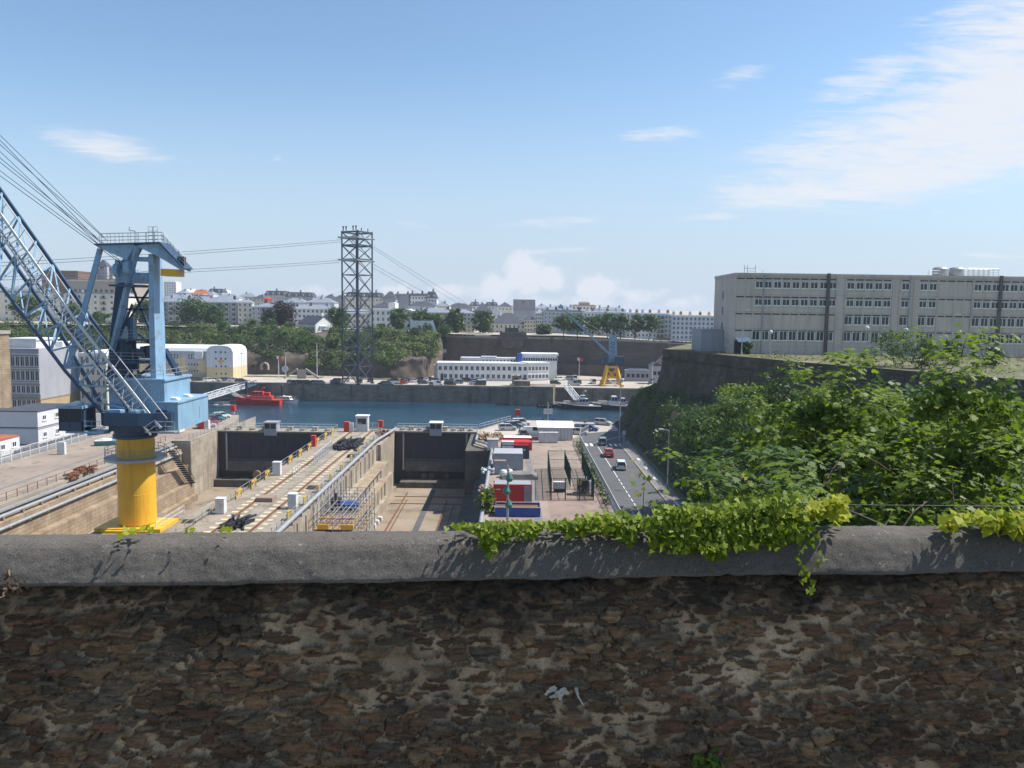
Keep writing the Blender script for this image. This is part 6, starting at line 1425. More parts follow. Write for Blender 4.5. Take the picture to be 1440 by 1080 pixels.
# far quay car park
FQ = 'cars parked along the far quay'; rn = random.Random(12); used = {}
def farcar(px, py, col, kind='hatch', where=''):
    q = gp(px, py)
    n_ = {'dark':'dark','black':'black','grey':'dark grey','silver':'silver','white':'white','navy':'navy blue'}[col]
    sz = {'hatch':'hatchback','saloon':'saloon','van':'van','suv':'estate car'}[kind]
    lab = f'{n_} {sz} parked {where} on the far quay'
    used[lab] = used.get(lab, 0)+1; return car(lab, q.x, q.y, rn.choice((0, 4, 180, 176, 90, 94, 30)), col, kind, f'{n_} {sz}s {where} on the far quay', .016)
T_ = 'at the foot of the lattice tower'; W_ = 'between the tower and the white office'; F_ = 'in front of the white office'; Rr = 'right of the white office'; Lf = 'by the yellow office'; Mq = 'above the red boat'
for px, py, c, k in ((472,537.5,'dark','hatch'),(485,536.5,'white','hatch'),(506,538.5,'dark','saloon'),(521,537,'black','hatch')): farcar(px, py, c, k, T_)
for px, py, c, k in ((525,530,'navy','suv'),(535,528.5,'dark','van'),(545,527.5,'white','van'),(539,541.5,'dark','hatch'),(546,541.8,'grey','hatch'),(553,537,'black','saloon'),(559,540.5,'dark','saloon'),(567,538.3,'dark','suv'),(570,539,'grey','saloon'),(583,537.6,'silver','hatch'),(592,535.5,'navy','hatch'),(599,536.7,'white','saloon'),(595,540,'black','hatch'),(604,535.3,'dark','hatch')): farcar(px, py, c, k, W_)
for px, py, c, k in ((613,537,'dark','saloon'),(607,542.3,'silver','hatch'),(615,542.3,'white','van'),(628,538.5,'dark','hatch'),(635,537.2,'navy','saloon'),(633,542,'black','suv'),(644,539.5,'grey','hatch'),(653,537.2,'dark','suv'),(668,541,'silver','saloon'),(675,542.3,'dark','van'),(676,536,'white','hatch'),(668,538.5,'navy','hatch')): farcar(px, py, c, k, F_)
for px, py, c, k in ((738,536,'grey','hatch'),(787,535,'white','saloon'),(781,540.5,'dark','hatch'),(807,542.5,'silver','van'),(814,539.5,'dark','saloon'),(834,539.5,'white','van'),(852,540,'grey','suv'),(863,539.8,'white','hatch'),(808,534.3,'white','van'),(799,534.3,'silver','suv')): farcar(px, py, c, k, Rr)
for px, py, c, k in ((277,536,'dark','hatch'),(294,537,'white','hatch'),(303,536.5,'silver','saloon'),(319,536.3,'grey','hatch'),(329,536.5,'white','saloon'),(339,537.5,'dark','saloon')): farcar(px, py, c, k, Lf)
for px, py, c, k in ((408,539.5,'silver','hatch'),(415,540,'navy','hatch'),(423,540,'dark','hatch'),(432,540.2,'black','hatch'),(440,540.2,'dark','saloon'),(448,540.4,'grey','saloon'),(474,541,'navy','saloon')): farcar(px, py, c, k, Mq)
# ================================================================ DOCK GATES AND FITTINGS
def caisson(label, x0, x1, y, zt, zb, bands, cabx, cabm, extra):
    t = thing('dock_gate', label, 'dock gate', ((x0+x1)/2, y, zb)); b = MB(); b.box(x0, x1, y, y+4.2, zb, zt)
    for k in range(int((x1-x0)/1.5)): b.box(x0+.6+k*1.5, x0+.72+k*1.5, y-.07, y, zb+6.2, zt-.5)
    wb(b, 'gate_body', M['caisson'], t)
    b = MB(); zc = zb+(zt-zb)*.47
    b.prism([(x0+2.3,y-.2),(x1-2.2,y-.2),(x1-1.6,y),(x0+1.6,y)], zc-.05, zc+.3); b.prism([(x0+2.6,y-1.1),(x1-2.6,y-1.1),(x1-1.9,y),(x0+1.9,y)], zc-2.2, zc-.05); b.box(x0+2.4, x1-2.4, y-.5, y, zc-2.4, zc-2.2)
    wb(b, 'fender_band', M['caisson_band'], t)
    b = MB()
    for x in (x0+1.9, x1-2.2): b.box(x-.16, x+.16, y-.25, y, zc-2.2, zt-.2)
    wb(b, 'guide_post', M['galv'], t)
    b = MB(); b.box(x0-.2, x1+.2, y-.35, y+4.4, zt, zt+.3); dk = wb(b, 'deck', M['concrete'], t)
    b = MB(); rail(b, [(x0,y-.2,zt+.3),(x1,y-.2,zt+.3)], 1.0, 1.3, .03, 1); rail(b, [(x0,y+4.2,zt+.3),(x1,y+4.2,zt+.3)], 1.0, 1.3, .03, 1); wb(b, 'railing', M['white_steel'], t, dk)
    b = MB(); 
    for k in range(9): 
        x = x0+1.5+(x1-x0-3)*k/8
        if abs(x-cabx) > 1.6: b.box(x-.5,x+.5,y+1.2,y+2.4,zt+.3,zt+.7+.4*(k % 2)); b.tube((x,y+.6,zt+.3),(x,y+.6,zt+.9),.18,None,8)
    wb(b, 'bollards_and_hatches', M['pier_top'], t, dk)
    b = MB(); b.box(cabx-1.3,cabx+1.3,y-.5,y+2,zt-.6,zt+.85); b.box(cabx-1.3,cabx-1.15,y-.5,y+2,zt+.85,zt+2.0); b.box(cabx+1.15,cabx+1.3,y-.5,y+2,zt+.85,zt+2.0); b.box(cabx-.08,cabx+.08,y-.5,y+2,zt+.85,zt+2.0); c = wb(b, 'control_cabin', M[cabm], t)
    b = MB(); b.box(cabx-1.15,cabx+1.15,y-.42,y+1.9,zt+.85,zt+1.95); wb(b, 'glazing', M['glass'], t, c); b = MB(); b.box(cabx-1.45,cabx+1.45,y-.7,y+2.2,zt+2.0,zt+2.25); wb(b, 'roof', M['roof_white' if extra else 'galv'], t, c)
    return t
caisson('dark steel dock gate of the left dry dock', -62, -37.65, 162, -.35, ZF, 1, at(381,605,162).x, 'container_grey', 0)
caisson('dark navy dock gate with a white roofed cabin closing the right dry dock', -25.0, -7.35, 164.5, -.3, ZF, 1, at(613,605,164.5).x, 'container_grey', 1)
# valve wheels at the bottom of the gates
for (px, py, Y, r_, lab, mt) in ((362,667,160.6,.85,'round pale timber fender drum low on the left dock gate, first','wood'),(374,667,160.6,.85,'round pale timber fender drum low on the left dock gate, second','wood')):
    q = at(px,py,Y); b = MB(); b.tube((0,-.5,0),(0,.9,0),r_,None,18); tag(b.build('fender_drum', M[mt], loc=(q.x,Y,q.z)), lab.replace(', first',', left of the pair').replace(', second',', right of the pair'), 'drum', 'fender drums on the left dock gate')
for px, lab in ((596,'left'),(607,'middle'),(628,'right')):
    q = at(px,669,163.9); b = MB(); b.tube((0,-.35,0),(0,.5,0),.62,None,14); b.tube((0,-.5,0),(0,-.35,0),.3,None,10); tag(b.build('valve_cover', M['caisson_band'], loc=(q.x,164.1,q.z)), f'dark round valve cover low on the right dock gate, {lab} of three', 'valve', 'valve covers on the right dock gate')
# crane rails on the pier
for i, (x, lab) in enumerate(((-34.1,'rusty crane rail with pale yellow marks on the left side of the pier'),(-30.0,'rusty crane rail with pale yellow marks on the right side of the pier'))):
    t = thing('crane_rail', lab, 'rail', (x, 105, .02), 0, 'crane rails on the pier'); dx = .014
    b = MB(); b.add([(-.16,-55,.0),(.16,-55,.0),(.16+.3,58,.0),(-.16+.3,58,.0),(-.16,-55,.10),(.16,-55,.10),(.16+.3,58,.10),(-.16+.3,58,.10)], [(0,3,2,1),(4,5,6,7),(0,1,5,4),(1,2,6,5),(2,3,7,6),(3,0,4,7)]); b.build('rail_head', M['rust'], t)
    y = -40
    while y < 57:
        b = MB()
        o_ = .15+.3*(y+55)/113-.15
        for s in (-1, 1):
            b = MB()
            xs_ = o_+s*.72; w_ = .42 if s < 0 else .30; 
            b.add([(xs_-w_,y,.006),(xs_+w_,y,.006),(xs_+w_,y+.62,.006),(xs_-w_,y+.62,.006)], [(0,1,2,3)])
            if y > -26: b.build('yellow_mark', M['yellow_mark'], t)
        y += 1.8
b = MB()
for x in (-33.0,-31.4): b.box(x-.06,x+.06,60,166,.02,.05)
for k in range(20): b.box(-33.2,-31,66+k*5,66.1+k*5,.021,.03)
struct('pier_joint', b, M['pavement'])
# pipe along the pier edge
t = thing('edge_pipe', 'thick grey pipe running along the right edge of the pier above the right dock', 'pipe', (-25.9, 100, 0)); b = MB()
b.path([(-25.9,62,.75),(-25.9,147,.75),(-25.0,156,.8),(-24.7,164,.6)], .26, 10); wb(b, 'pipe', M['galv'], t); b = MB()
for k in range(22): b.box(-26.05,-25.75,62+k*4,62.25+k*4,0,.55)
wb(b, 'pipe_support', M['galv'], t)
t = thing('edge_pipe', 'lower long grey pipe along the steps of the left dock', 'pipe', (-63.3, 100, -4)); b = MB(); b.path([(-63.3,52,-2.2),(-63.3,147,-2.2)], .2, 8); wb(b, 'pipe', M['galv'], t); b = MB()
for k in range(24): b.box(-63.6,-63.2,52+k*4,52.2+k*4,-2.5,-2.2)
wb(b, 'pipe_bracket', M['galv'], t)
t = thing('edge_pipe', 'upper long grey pipe along the top step of the left dock', 'pipe', (-64, 100, -1.6)); b = MB()
b.path([(-64.3,52,-1.0),(-64.3,147,-1.0)], .22, 8); b.bar((-64.9,52,-.5),(-64.9,147,-.5),.4,.3); wb(b, 'pipe', M['galv'], t); b = MB()
for k in range(24): b.box(-64.5,-64.1,52+k*4,52.3+k*4,-1.6,-1.2)
wb(b, 'pipe_support', M['concrete'], t)
t = thing('edge_pipe', 'grey pipe along the left edge of the container yard above the right dock', 'pipe', (-3.5, 100, 0)); b = MB()
b.path([(-3.5,60,.5),(-3.5,140,.5),(-4.6,146,.6),(-6.9,150,.6),(-7.0,164,.4)], .24, 8); wb(b, 'pipe', M['galv'], t); b = MB()
for k in range(20): b.box(-3.62,-3.38,60+k*4,60.25+k*4,0,.3)
wb(b, 'pipe_support', M['galv'], t)
# yellow railings along the pier
def fence(name, label, pts, h, step, mat, cat='railing', mids=1, r=.035, panel=None, group=None):
    q = Vector(pts[0]); t = thing(name, label, cat, tuple(q), 0, group); b = MB(); b.box(-r,r,-r,r,0,h); pm = b.mesh('post', M[mat])
    for a, c in zip(pts[:-1], pts[1:]):
        a, c = Vector(a), Vector(c); L = (c-a).length; k = max(1, round(L/step))
        for i in range(k+1): p = a+(c-a)*(i/k)-q; link('post', pm, t, tuple(p))
    b = MB()
    for a, c in zip(pts[:-1], pts[1:]):
        a, c = Vector(a), Vector(c)
        for j in range(mids+1): z = Vector((0,0,h*(j+1)/(mids+1)-.03)); b.bar(a+z, c+z, r*1.3)
    wb(b, 'rail_bar', M[mat], t)
    if panel:
        b = MB()
        for a, c in zip(pts[:-1], pts[1:]):
            a, c = Vector(a), Vector(c); L = (c-a).length; k = int(L/panel)
            for i in range(k): p = a+(c-a)*(i/k); b.bar(p+Vector((0,0,.12)), p+Vector((0,0,h-.05)), .03)
        wb(b, 'infill_bars', M[mat], t)
    return t
S('yellow_steel', (.60,.40,.05), (.45,.30,.06), .8, .6)
fence('pier_railing', 'yellow and grey railing along the left edge of the pier above the left dock', [(-37.2,70,0),(-37.2,164,0)], 1.15, 2.4, 'galv', mids=1)
for k in range(11):
    y = 96+k*6.1; b = MB(); b.box(-.06,.06,0,2.1,.95,1.2); b.box(-.05,.05,0,.12,0,1.2); b.box(-.05,.05,2.0,2.12,0,1.2); b.bar((0,.1,.2),(0,2,.95),.1); 
    tag(b.build('yellow_barrier', M['yellow_steel'], loc=(-36.8, y, .02)), 'yellow steel barrier in the row along the left edge of the pier', 'barrier', 'yellow barriers along the left pier edge')
PRL = fence('pier_railing', 'grey railing with yellow panels behind the thick pipe on the pier', [(-26.8,66,0),(-26.8,160,0)], 1.15, 1.9, 'galv', mids=2)
for k in range(9):
    y = 92+k*7.3; b = MB(); b.box(-.07,.07,0,1.2,.0,1.15); b.build('yellow_panel', M['yellow_steel'], PRL, loc=(-.2, y-66, .02))
fence('guard_rail', 'pale railing on the dock floor side at the foot of the crane base', [(-40.6,87,-.02),(-40.6,94.6,-.02)], 1.1, 1.5, 'white_steel', mids=1)
fence('white_barrier', 'row of white crowd barriers in the middle of the pier', [gp(442,655),gp(467,633)], 1.9, 1.3, 'white_steel', 'barrier', 0, .05, .35)
fence('white_barrier', 'short white railing frame on the pier left of the crowd barriers', [gp(412,672),gp(422,664)], 1.5, 1.3, 'white_steel', 'barrier', 1, .04)
def cabinet(name, label, px, py, w, d, h, mat, rz=0, top=None, z0=.02, group=None):
    q = gp(px, py); t = thing(name, label, 'cabinet', (q.x, q.y, z0), R(rz), group); b = MB(); b.box(-w/2,w/2,-d/2,d/2,.08,h); b.build('case', M[mat], t)
    b = MB(); b.box(-w/2-.06,w/2+.06,-d/2-.06,d/2+.06,h,h+.08); b.build('lid', M[top or mat], t); b = MB(); b.box(-w/2+.08,-.03,-d/2-.03,-d/2,.2,h-.1); b.box(.03,w/2-.08,-d/2-.03,-d/2,.2,h-.1); b.build('door', M[mat], t); b = MB(); b.box(-w/2,w/2,-d/2,d/2,-.02,.08); b.build('plinth', M['concrete'], t); return t
cabinet('switch_cabinet', 'white switch cabinet at the near left edge of the pier', 311, 722, 1.1, 1.0, 1.9, 'white_steel')
cabinet('switch_cabinet', 'white switch cabinet farther along the left edge of the pier', 390, 668, 1.2, 1.0, 2.0, 'white_steel')
cabinet('switch_cabinet', 'white switch cabinet at the right edge of the pier', 412, 715, 1.1, 1.0, 1.9, 'white_steel')
for px, py, lab in ((488,607,'red and white box at the far left end of the pier'),(728,588,'red beacon box on the water corner of the right quay'),(328,582,'red beacon box on the water corner of the left quay'),(535,605,'red beacon post at the far right end of the pier'),(285,603,'red and grey box beside the cars at the left dock'),(441,628,'small red drum at the left edge of the pier')):
    q = gp(px,py); b = MB(); w = .55 if px not in (441,) else .4; b.box(-w,w,-w,w,.7 if px in (728,328,535) else .0,2.0,0); b.box(-w*.5,w*.5,-w*.5,w*.5,0,.7,1); b.box(-w-.05,w+.05,-w-.05,w+.05,2.0,2.12,0)
    if px in (488,285): b.box(w,w*2.6,-w,w,0,1.9,1)
    tag(b.build('red_box', [M['red'], M['container_white']], loc=(q.x,q.y,.02)), lab, 'box')
t = thing('gate_house', 'small white kiosk with fence panels at the far end of the pier', 'kiosk', tuple(gp(510,606))); b = MB(); b.box(-1.2,1.2,-1,1,0,3.2); b.build('wall', M['container_white'], t); b = MB(); b.box(-1.4,1.4,-1.2,1.2,3.2,3.4); b.build('roof', M['roof_white'], t); b = MB(); b.box(-.9,.9,-1.03,-1.003,1.6,2.8); b.build('window', M['glass'], t)
fence('white_fence', 'white fence panels on both sides of the kiosk at the end of the pier', [gp(500,607),gp(508,607)], 1.9, 1.5, 'white_steel', 'fence', 1, .05, .2)
fence('white_fence', 'white fence panel right of the kiosk at the end of the pier', [gp(516,607),gp(532,607)], 1.9, 1.5, 'white_steel', 'fence', 1, .05, .2)
def pile_of(name, label, px, py, n, L, th, mat, seed, cat='pile', z=.02, spread=1.2, yaw=90):
    q = gp(px, py); r = random.Random(seed); b = MB()
    for k in range(n):
        a = R(yaw+r.uniform(-25,25)); c = Vector((r.uniform(-spread,spread), r.uniform(-spread,spread)*1.4, th/2+th*.9*int(r.random()*3))); d = Vector((math.cos(a), math.sin(a), 0))*L*r.uniform(.3,.5); b.bar(c-d, c+d, th, th)
    return tag(b.build(name, M[mat], loc=(q.x,q.y,z)), label, cat)
pile_of('timber_pile', 'pile of dark timber on the pier close to the coping', 336, 738, 40, 3.6, .22, 'dark_metal', 1, spread=1.0)
pile_of('chain_pile', 'dark heap of chains and beams near the far end of the pier', 488, 627, 60, 9, .28, 'dark_metal', 2, spread=1.5)
pile_of('scrap_pile', 'rusty heap of machinery on the left quay edge', 120, 664, 40, 1.6, .3, 'rust', 3, spread=.8)
pile_of('scrap_pile', 'smaller rusty heap on the left quay edge nearer the camera', 104, 672, 26, 1.3, .25, 'rust', 4, spread=.8)
pile_of('pallet_stack', 'flat brown stack of planks on the near corner of the right gate', 690, 617, 50, 4.5, .3, 'wood', 5, spread=2.2)
pile_of('pallet_stack', 'rusty brown planks at the far end of the pier right of the rails', 540, 611, 24, 3.6, .3, 'rust', 6, spread=1.4)
def slab(label, px, py, w, d, h, mat, name='concrete_block', cat='block', rz=0): q = gp(px,py); b = MB(); b.box(-w/2,w/2,-d/2,d/2,0,h); b.box(-w/2+.1,w/2-.1,-d/2+.1,d/2-.1,h,h+.08); return tag(b.build(name, M[mat], loc=(q.x,q.y,.025), rz=R(rz)), label, cat)
slab('flat pinkish concrete block in the middle of the pier between the rails', 374, 704, 2.3, 2.0, .5, 'yard_pink')
slab('flat grey concrete block on the right side of the pier', 443, 687, 1.8, 1.4, .5, 'concrete')
slab('dark hatch cover right of the right crane rail on the pier', 494, 643, 1.2, 1.2, .4, 'dark_metal', 'hatch_cover', 'hatch')
slab('long pale ramp slab at the near left of the left dock floor edge', 287, 722, 1.6, 9, .35, 'concrete')
# scaffold with the blue pump on the right dock altars
sq = at(480, 735, 103); t = thing('scaffold', 'grey scaffold standing on the stepped side of the right dock', 'scaffold', (-23.6, 103, -6.2))
b = MB(); xs_ = (-25.1,-23.9,-22.7,-21.4,-20.2); ys_ = (97,99,101,103,105,107,109,111,113)
for x in xs_:
    for y in ys_: b.tube((x,y,ZF),(x,y,1.4 if x < -23 else -.6),.055,None,5)
for z in (-9,-7.5,-6,-4.5,-3,-1.5,-.6):
    for y in ys_: b.tube((-25.1,y,z),(-20.2,y,z),.045,None,5)
    for x in xs_: b.tube((x,97,z),(x,112,z),.045,None,5)
for y in ys_[:-1]: b.tube((-20.2,y,-7.5),(-20.2,y+3,-5),.04,None,5); b.tube((-20.2,y+3,-5),(-20.2,y,-2.5),.04,None,5); b.tube((-25.1,y,-.8),(-25.1,y+3,1.3),.04,None,5)
wb(b, 'scaffold_tube', M['galv'], t); b = MB()
for z in (-5,-2.5): b.box(-25.1,-20.2,97,112,z+.05,z+.1)
wb(b, 'deck', M['wood'], t)
b = MB(); b.box(-24.6,-23.2,96.7,97,-2.3,-1.7); b.box(-21.6,-20.0,96.7,97,-2.3,-1.7); b.box(-25.1,-20.2,99.8,100,-1.9,-1.6); wb(b, 'yellow_board', M['crane_yellow'], t)
t = thing('pump_unit', 'bright blue pump with dark motor on the scaffold', 'pump', (-22.8, 106, -2.4)); b = MB(); b.tube((-.8,0,.9),(1.3,0,.9),.62,None,14); b.tube((1.3,0,.9),(1.7,0,.9),.42,None,12); b.build('casing', M['tarp_blue'], t); b = MB(); b.box(-2.1,-.8,-.6,.6,0,1.9); b.box(-1.6,1.5,-.5,.5,0,.28); b.tube((-1.5,0,1.9),(-1.5,0,2.6),.25,None,8); b.build('motor', M['dark_metal'], t)
t = thing('pipe_stack', 'white metal pipes and ducts stacked below the scaffold by the coping', 'pipes', (-21.0, 98, -7)); b = MB()
for k in range(7): b.tube((-3+k*.25,-4+k*.5,1.6+.2*(k % 3)),(3.4,-3.4+k*.7,1.8+.2*(k % 2)),.28,None,8)
b.box(-1.2,.8,-2,1,2.2,2.9); b.build('pipe', M['white_steel'], t)
for k, lab in enumerate(('nearest','middle','farthest')):
    q = gp(524+k*4.5, 742-k*5, ZF); b = MB(); b.box(-.55,.55,-.5,.5,0,.6); b.box(-.45,.45,-.4,.4,.6,.72); tag(b.build('white_crate', M['container_white'], loc=(q.x,q.y,ZF+.01)), f'small white crate on the right dock floor by its left wall, {lab} of three', 'crate', 'white crates on the dock floor')
# access stairs and ladders in the left dock
b = MB()
for k in range(16): b.box(0,1.2,k*.55,k*.55+.55,-.4-k*.5,-.15-k*.5)
b.bar((0,0,.7),(0,8.8,-7.3),.08); b.bar((1.2,0,.7),(1.2,8.8,-7.3),.08); tag(b.build('dock_stair', M['dark_metal'], loc=(-61.9,138,0)), 'dark steel stair going down the side of the left dock beyond the crane column', 'stair')
fence('dock_railing', 'thin railing along the far left edge of the left dock', [(-62.6,149,0),(-62.6,164,0)], 1.1, 1.8, 'galv')
fence('dock_railing', 'rusty railing along the left quay edge', [(-66.3,80,0),(-66.3,147,0)], 1.1, 2.2, 'rust')
fence('white_fence', 'long white panel fence along the service road on the left quay', [(-82.2,86,0),(-82.2,168,0)], 2.0, 2.5, 'white_steel', 'fence', 1, .055, .22)
slab('white gate post block in the white fence on the left quay', 87, 639, 1.3, .6, 2.1, 'container_white', 'gate_post', 'post')
# open blue skiff on the left quay
for px, py, lab, s in ((150,626,'teal work boat with a pale cover standing on the left quay',1.0),(160,622,'bright teal dinghy right of the covered boat on the left quay',.7)):
    q = gp(px,py); t = thing('dinghy', lab, 'boat', (q.x,q.y,.02), R(20)); b = MB(); b.loft([[(x*s,-w*s*.6,0),(x*s,w*s*.6,0),(x*s,w*s,.9*s),(x*s,-w*s,.9*s)] for x, w in ((-2,.7),(-.5,.95),(1,.85),(2.1,.1))]); b.build('hull', PAINT.get('teal') or paint('teal'), t); b = MB(); b.loft([[(x*s,-w*s,.9*s),(x*s,w*s,.9*s),(x*s,w*s*.5,(.9+h)*s),(x*s,-w*s*.5,(.9+h)*s)] for x, w, h in ((-1.9,.6,.1),(-.5,.8,.45),(.9,.7,.3))]); b.build('cover', M['container_white' if s == 1 else 'tarp_blue'], t)
# site cabins on the left quay
def cabin(name, label, x, y, w, d, h, mat, rmat, rz=0, nw=2, z=0, group=None, cat='site cabin'):
    t = thing(name, label, cat, (x,y,z), R(rz), group); b = MB(); b.box(-w/2,w/2,-d/2,d/2,.15,h); b.build('wall', M[mat], t); b = MB(); b.box(-w/2-.1,w/2+.1,-d/2-.1,d/2+.1,h,h+.16); b.build('roof', M[rmat], t); b = MB(); b.box(-w/2+.2,w/2-.2,-d/2+.2,d/2-.2,0,.15); b.build('base', M['dark_metal'], t)
    me = window_mesh(1.2,1.0,'white_paint',1)
    for k in range(nw): put_window(t, w/2, -d/2+d*(k+.5)/nw, h*.58, me, 'r')
    return t
S('cabin_pale', (.60,.60,.62), (.54,.54,.56), .4, .6, fine=.04)
q = gp(64,606); cabin('site_cabin', 'lower white site cabin of the two storey stack by the jib', -91, 147, 8, 12, 3.0, 'cabin_pale', 'wall_grey', 0, 3, 0, 'site cabins on the left quay')
cabin('site_cabin', 'upper white site cabin with a dark roof on the two storey stack', -91, 147, 8, 12, 3.0, 'cabin_pale', 'slate', 0, 3, 3.17, 'site cabins on the left quay')
cabin('site_cabin', 'white site cabin with rust red roof sheets at the left edge', -90.5, 129.5, 9, 9, 2.9, 'cabin_pale', 'orange_tile', 0, 3, 0, 'site cabins on the left quay')
cabin('site_cabin', 'grey lean-to cabin with a dark roof left of the two storey stack', -102, 152, 13, 9, 4.6, 'wall_lilac', 'slate', 0, 0, 0, 'site cabins on the left quay')
cabin('site_cabin', 'white cabin with a grey end wall cut by the left picture edge', -97.5, 122, 6, 7, 2.9, 'container_white', 'wall_grey', 0, 2, 0, 'site cabins on the left quay')
cabin('storage_box', 'white container with a red top stripe beside the crane on the left quay', at(238,617,158).x, 158, 5.4, 2.6, 2.6, 'container_white', 'red', 0, 0, 0, None, 'container')
b = MB()
for k in range(26): b.tube((0,k*1.15,.35),(0.55,k*1.15,.35),.36,None,10)
tag(b.build('tyre_row', M['black_rubber'], loc=(-85.6,132,0)), 'row of old tyres lying along the service road beside the cabins', 'tyres')
# ================================================================ CONTAINER YARD
def container(name, label, px0, px1, py, d, h, mat, roof=None, ends=None, group=None):
    q0, q1 = gp(px0,py), gp(px1,py); w = q1.x-q0.x; t = thing(name, label, 'container', ((q0.x+q1.x)/2, q0.y, .02), 0, group); b = MB(); b.box(-w/2+.08,w/2-.08,.05,d-.05,.14,h-.1); b.build('wall', M[mat], t)
    b = MB()
    for x in (-w/2,w/2-.15):
        for y in (0,d-.15): b.box(x,x+.15,y,y+.15,0,h)
    for y in (0,d-.15): b.box(-w/2+.15,w/2-.15,y,y+.15,0,.14); b.box(-w/2+.15,w/2-.15,y,y+.15,h-.12,h)
    b.build('frame', M[mat], t); b = MB(); b.box(-w/2+.12,w/2-.12,.15,d-.15,h-.1,h+.03); b.build('roof', M[roof or mat], t)
    return t, w
t, w = container('shipping_container', 'red container with a grey louvred end on the yard', 693.5, 747.5, 710, 2.6, 2.75, 'container_red', 'container_grey')
b = MB(); 
for k in range(14): b.box(w/2-1.05,w/2-.15,-.06,.04,.25+k*.17,.37+k*.17)
b.build('louvre', M['galv'], t); b = MB(); b.box(-w/2+.4,-w/2+1.0,-.02,.045,2.05,2.15); b.build('label_plate', M['white_paint'], t)
t, w = container('shipping_container', 'light grey container behind the red one on the yard', 693, 735.5, 661, 5.2, 2.7, 'container_grey', 'wall_grey')
t = cabinet('switch_cabinet', 'blue grey double door cabinet before the light grey container', 703, 666.5, 1.75, 1.1, 2.1, 'container_grey', 0, 'yard_pink')
t, w = container('shipping_container', 'dark blue grey container with white lettering and a red tank roof', 704, 744, 645, 3.6, 2.4, 'navy_steel', 'red'); 
b = MB(); b.tube((-w/2,1.2,2.55),(w/2+.4,1.2,2.55),.55,None,12); b.tube((-w/2,2.6,2.5),(w/2,2.6,2.5),.5,None,12); b.build('tank', M['red'], t)
b = MB(); x = -w/2+1.05
for k, cw_ in enumerate((.18,.0,.24,.24,.2,.22,.0,.2,.24,.22,.26)): 
    if cw_: b.box(x,x+cw_,-.02,.05,1.45,1.72)
    x += .30
b.build('lettering', M['white_paint'], t)
t, w = container('shipping_container', 'red container with a white lid behind the dark lettered container', 707, 748, 633, 3.0, 2.3, 'container_red', 'roof_white')
cabin('site_hut', 'small white box cabin on the yard above the light grey container', gp(714,641).x, gp(714,641).y-2.2, 2.0, 1.2, 2.9, 'container_white', 'roof_white', 0, 0, 0, None, 'hut')
cabin('site_hut', 'small pale machine box by the planks at the dock corner', gp(693,633).x, gp(693,633).y, 2.0, 2.2, 2.0, 'container_white', 'wall_grey', 0, 0, 0, None, 'hut')
# flat trailer, skip and small pieces
q = gp(724,672); t = thing('tarp_stack', 'low stack under a grey green tarpaulin between the two containers', 'stack', (q.x+1.0,q.y,.02)); b = MB(); b.loft([[(x,-1.4,0),(x,1.4,0),(x,1.2,h),(x,-1.2,h*.9)] for x, h in ((-3,.6),(-1.5,.9),(0,.8),(1.6,.95),(2.6,.5))]); b.build('tarpaulin', M['pavement'], t)
for px, py, lab in ((708,671,'round white tank lying before the light grey container, left of the pair'),(716,670,'round white tank lying before the light grey container, right of the pair')):
    q = gp(px,py); b = MB(); b.lathe([(0,0),(.5,0),(.62,.25),(.62,.8),(.45,1.1),(.15,1.2),(0,1.2)], (0,0), 14); tag(b.build('white_tank', M['container_white'], loc=(q.x,q.y,.02)), lab, 'tank', 'white tanks on the yard')
q = gp(728,727); t = thing('open_skip', 'open dark blue skip with rusty inside nearest on the yard', 'skip', (q.x,q.y,.02)); b = MB(); Wd, Dd, Hd = 5.6, 2.6, 1.15
for s in (0,1): b.box(-Wd/2,Wd/2,s*Dd-.04,s*Dd+.04,0,Hd); b.box((s-.5)*Wd-.05,(s-.5)*Wd+.05,.05,Dd-.05,0,Hd)
b.build('side', M['tarp_blue'], t); b = MB(); b.box(-Wd/2+.06,Wd/2-.06,.05,Dd-.05,.02,.95); b.build('load', M['rust'], t); b = MB(); b.box(-Wd/2-.06,Wd/2+.06,-.1,.1,Hd,Hd+.1); b.box(-Wd/2-.06,Wd/2+.06,Dd-.1,Dd+.1,Hd,Hd+.1); b.build('rim', M['galv'], t)
pile_of('rubble_pile', 'pale rubble and boards between the pipe and the grey container', 686, 665, 30, 1.4, .25, 'white_steel', 9, spread=1.0)
pile_of('rubble_pile', 'pale rubble strip beside the red container', 684, 690, 34, 1.2, .22, 'yard_pink', 10, spread=1.1)
q = gp(676,716); tree('shrub', 'small self-sown bush beside the red container at the dock edge', (-3.0, 97, 0), 3.0, 1.3, .5, 420, .5, 'maple', 'leaf_syc', 900, None, 'shrub', 6, 4, .4, .7, .04)
# long white shed
YS = gp(757,619).y; x0 = gp(757,619).x; x1 = gp(806,621).x
t = thing('white_shed', 'long low white shed with a sloping roof on the quay', 'shed', ((x0+x1)/2, YS, .02)); w = x1-x0; b = MB(); b.box(-w/2,w/2,0,5.0,0,2.5); b.build('wall', M['container_white'], t); b = MB(); b.add([(-w/2-.3,-.3,2.5),(w/2+.3,-.3,2.5),(w/2+.3,5.3,3.1),(-w/2-.3,5.3,3.1),(-w/2-.3,-.3,2.62),(w/2+.3,-.3,2.62),(w/2+.3,5.3,3.25),(-w/2-.3,5.3,3.25)], [(0,3,2,1),(4,5,6,7),(0,1,5,4),(1,2,6,5),(2,3,7,6),(3,0,4,7)]); b.build('roof', M['roof_white'], t)
b = MB()
for k in range(10): b.box(-w/2+.3+k*w/10,-w/2+.38+k*w/10,-.05,-.003,0,2.5)
b.build('wall_rib', M['galv'], t)
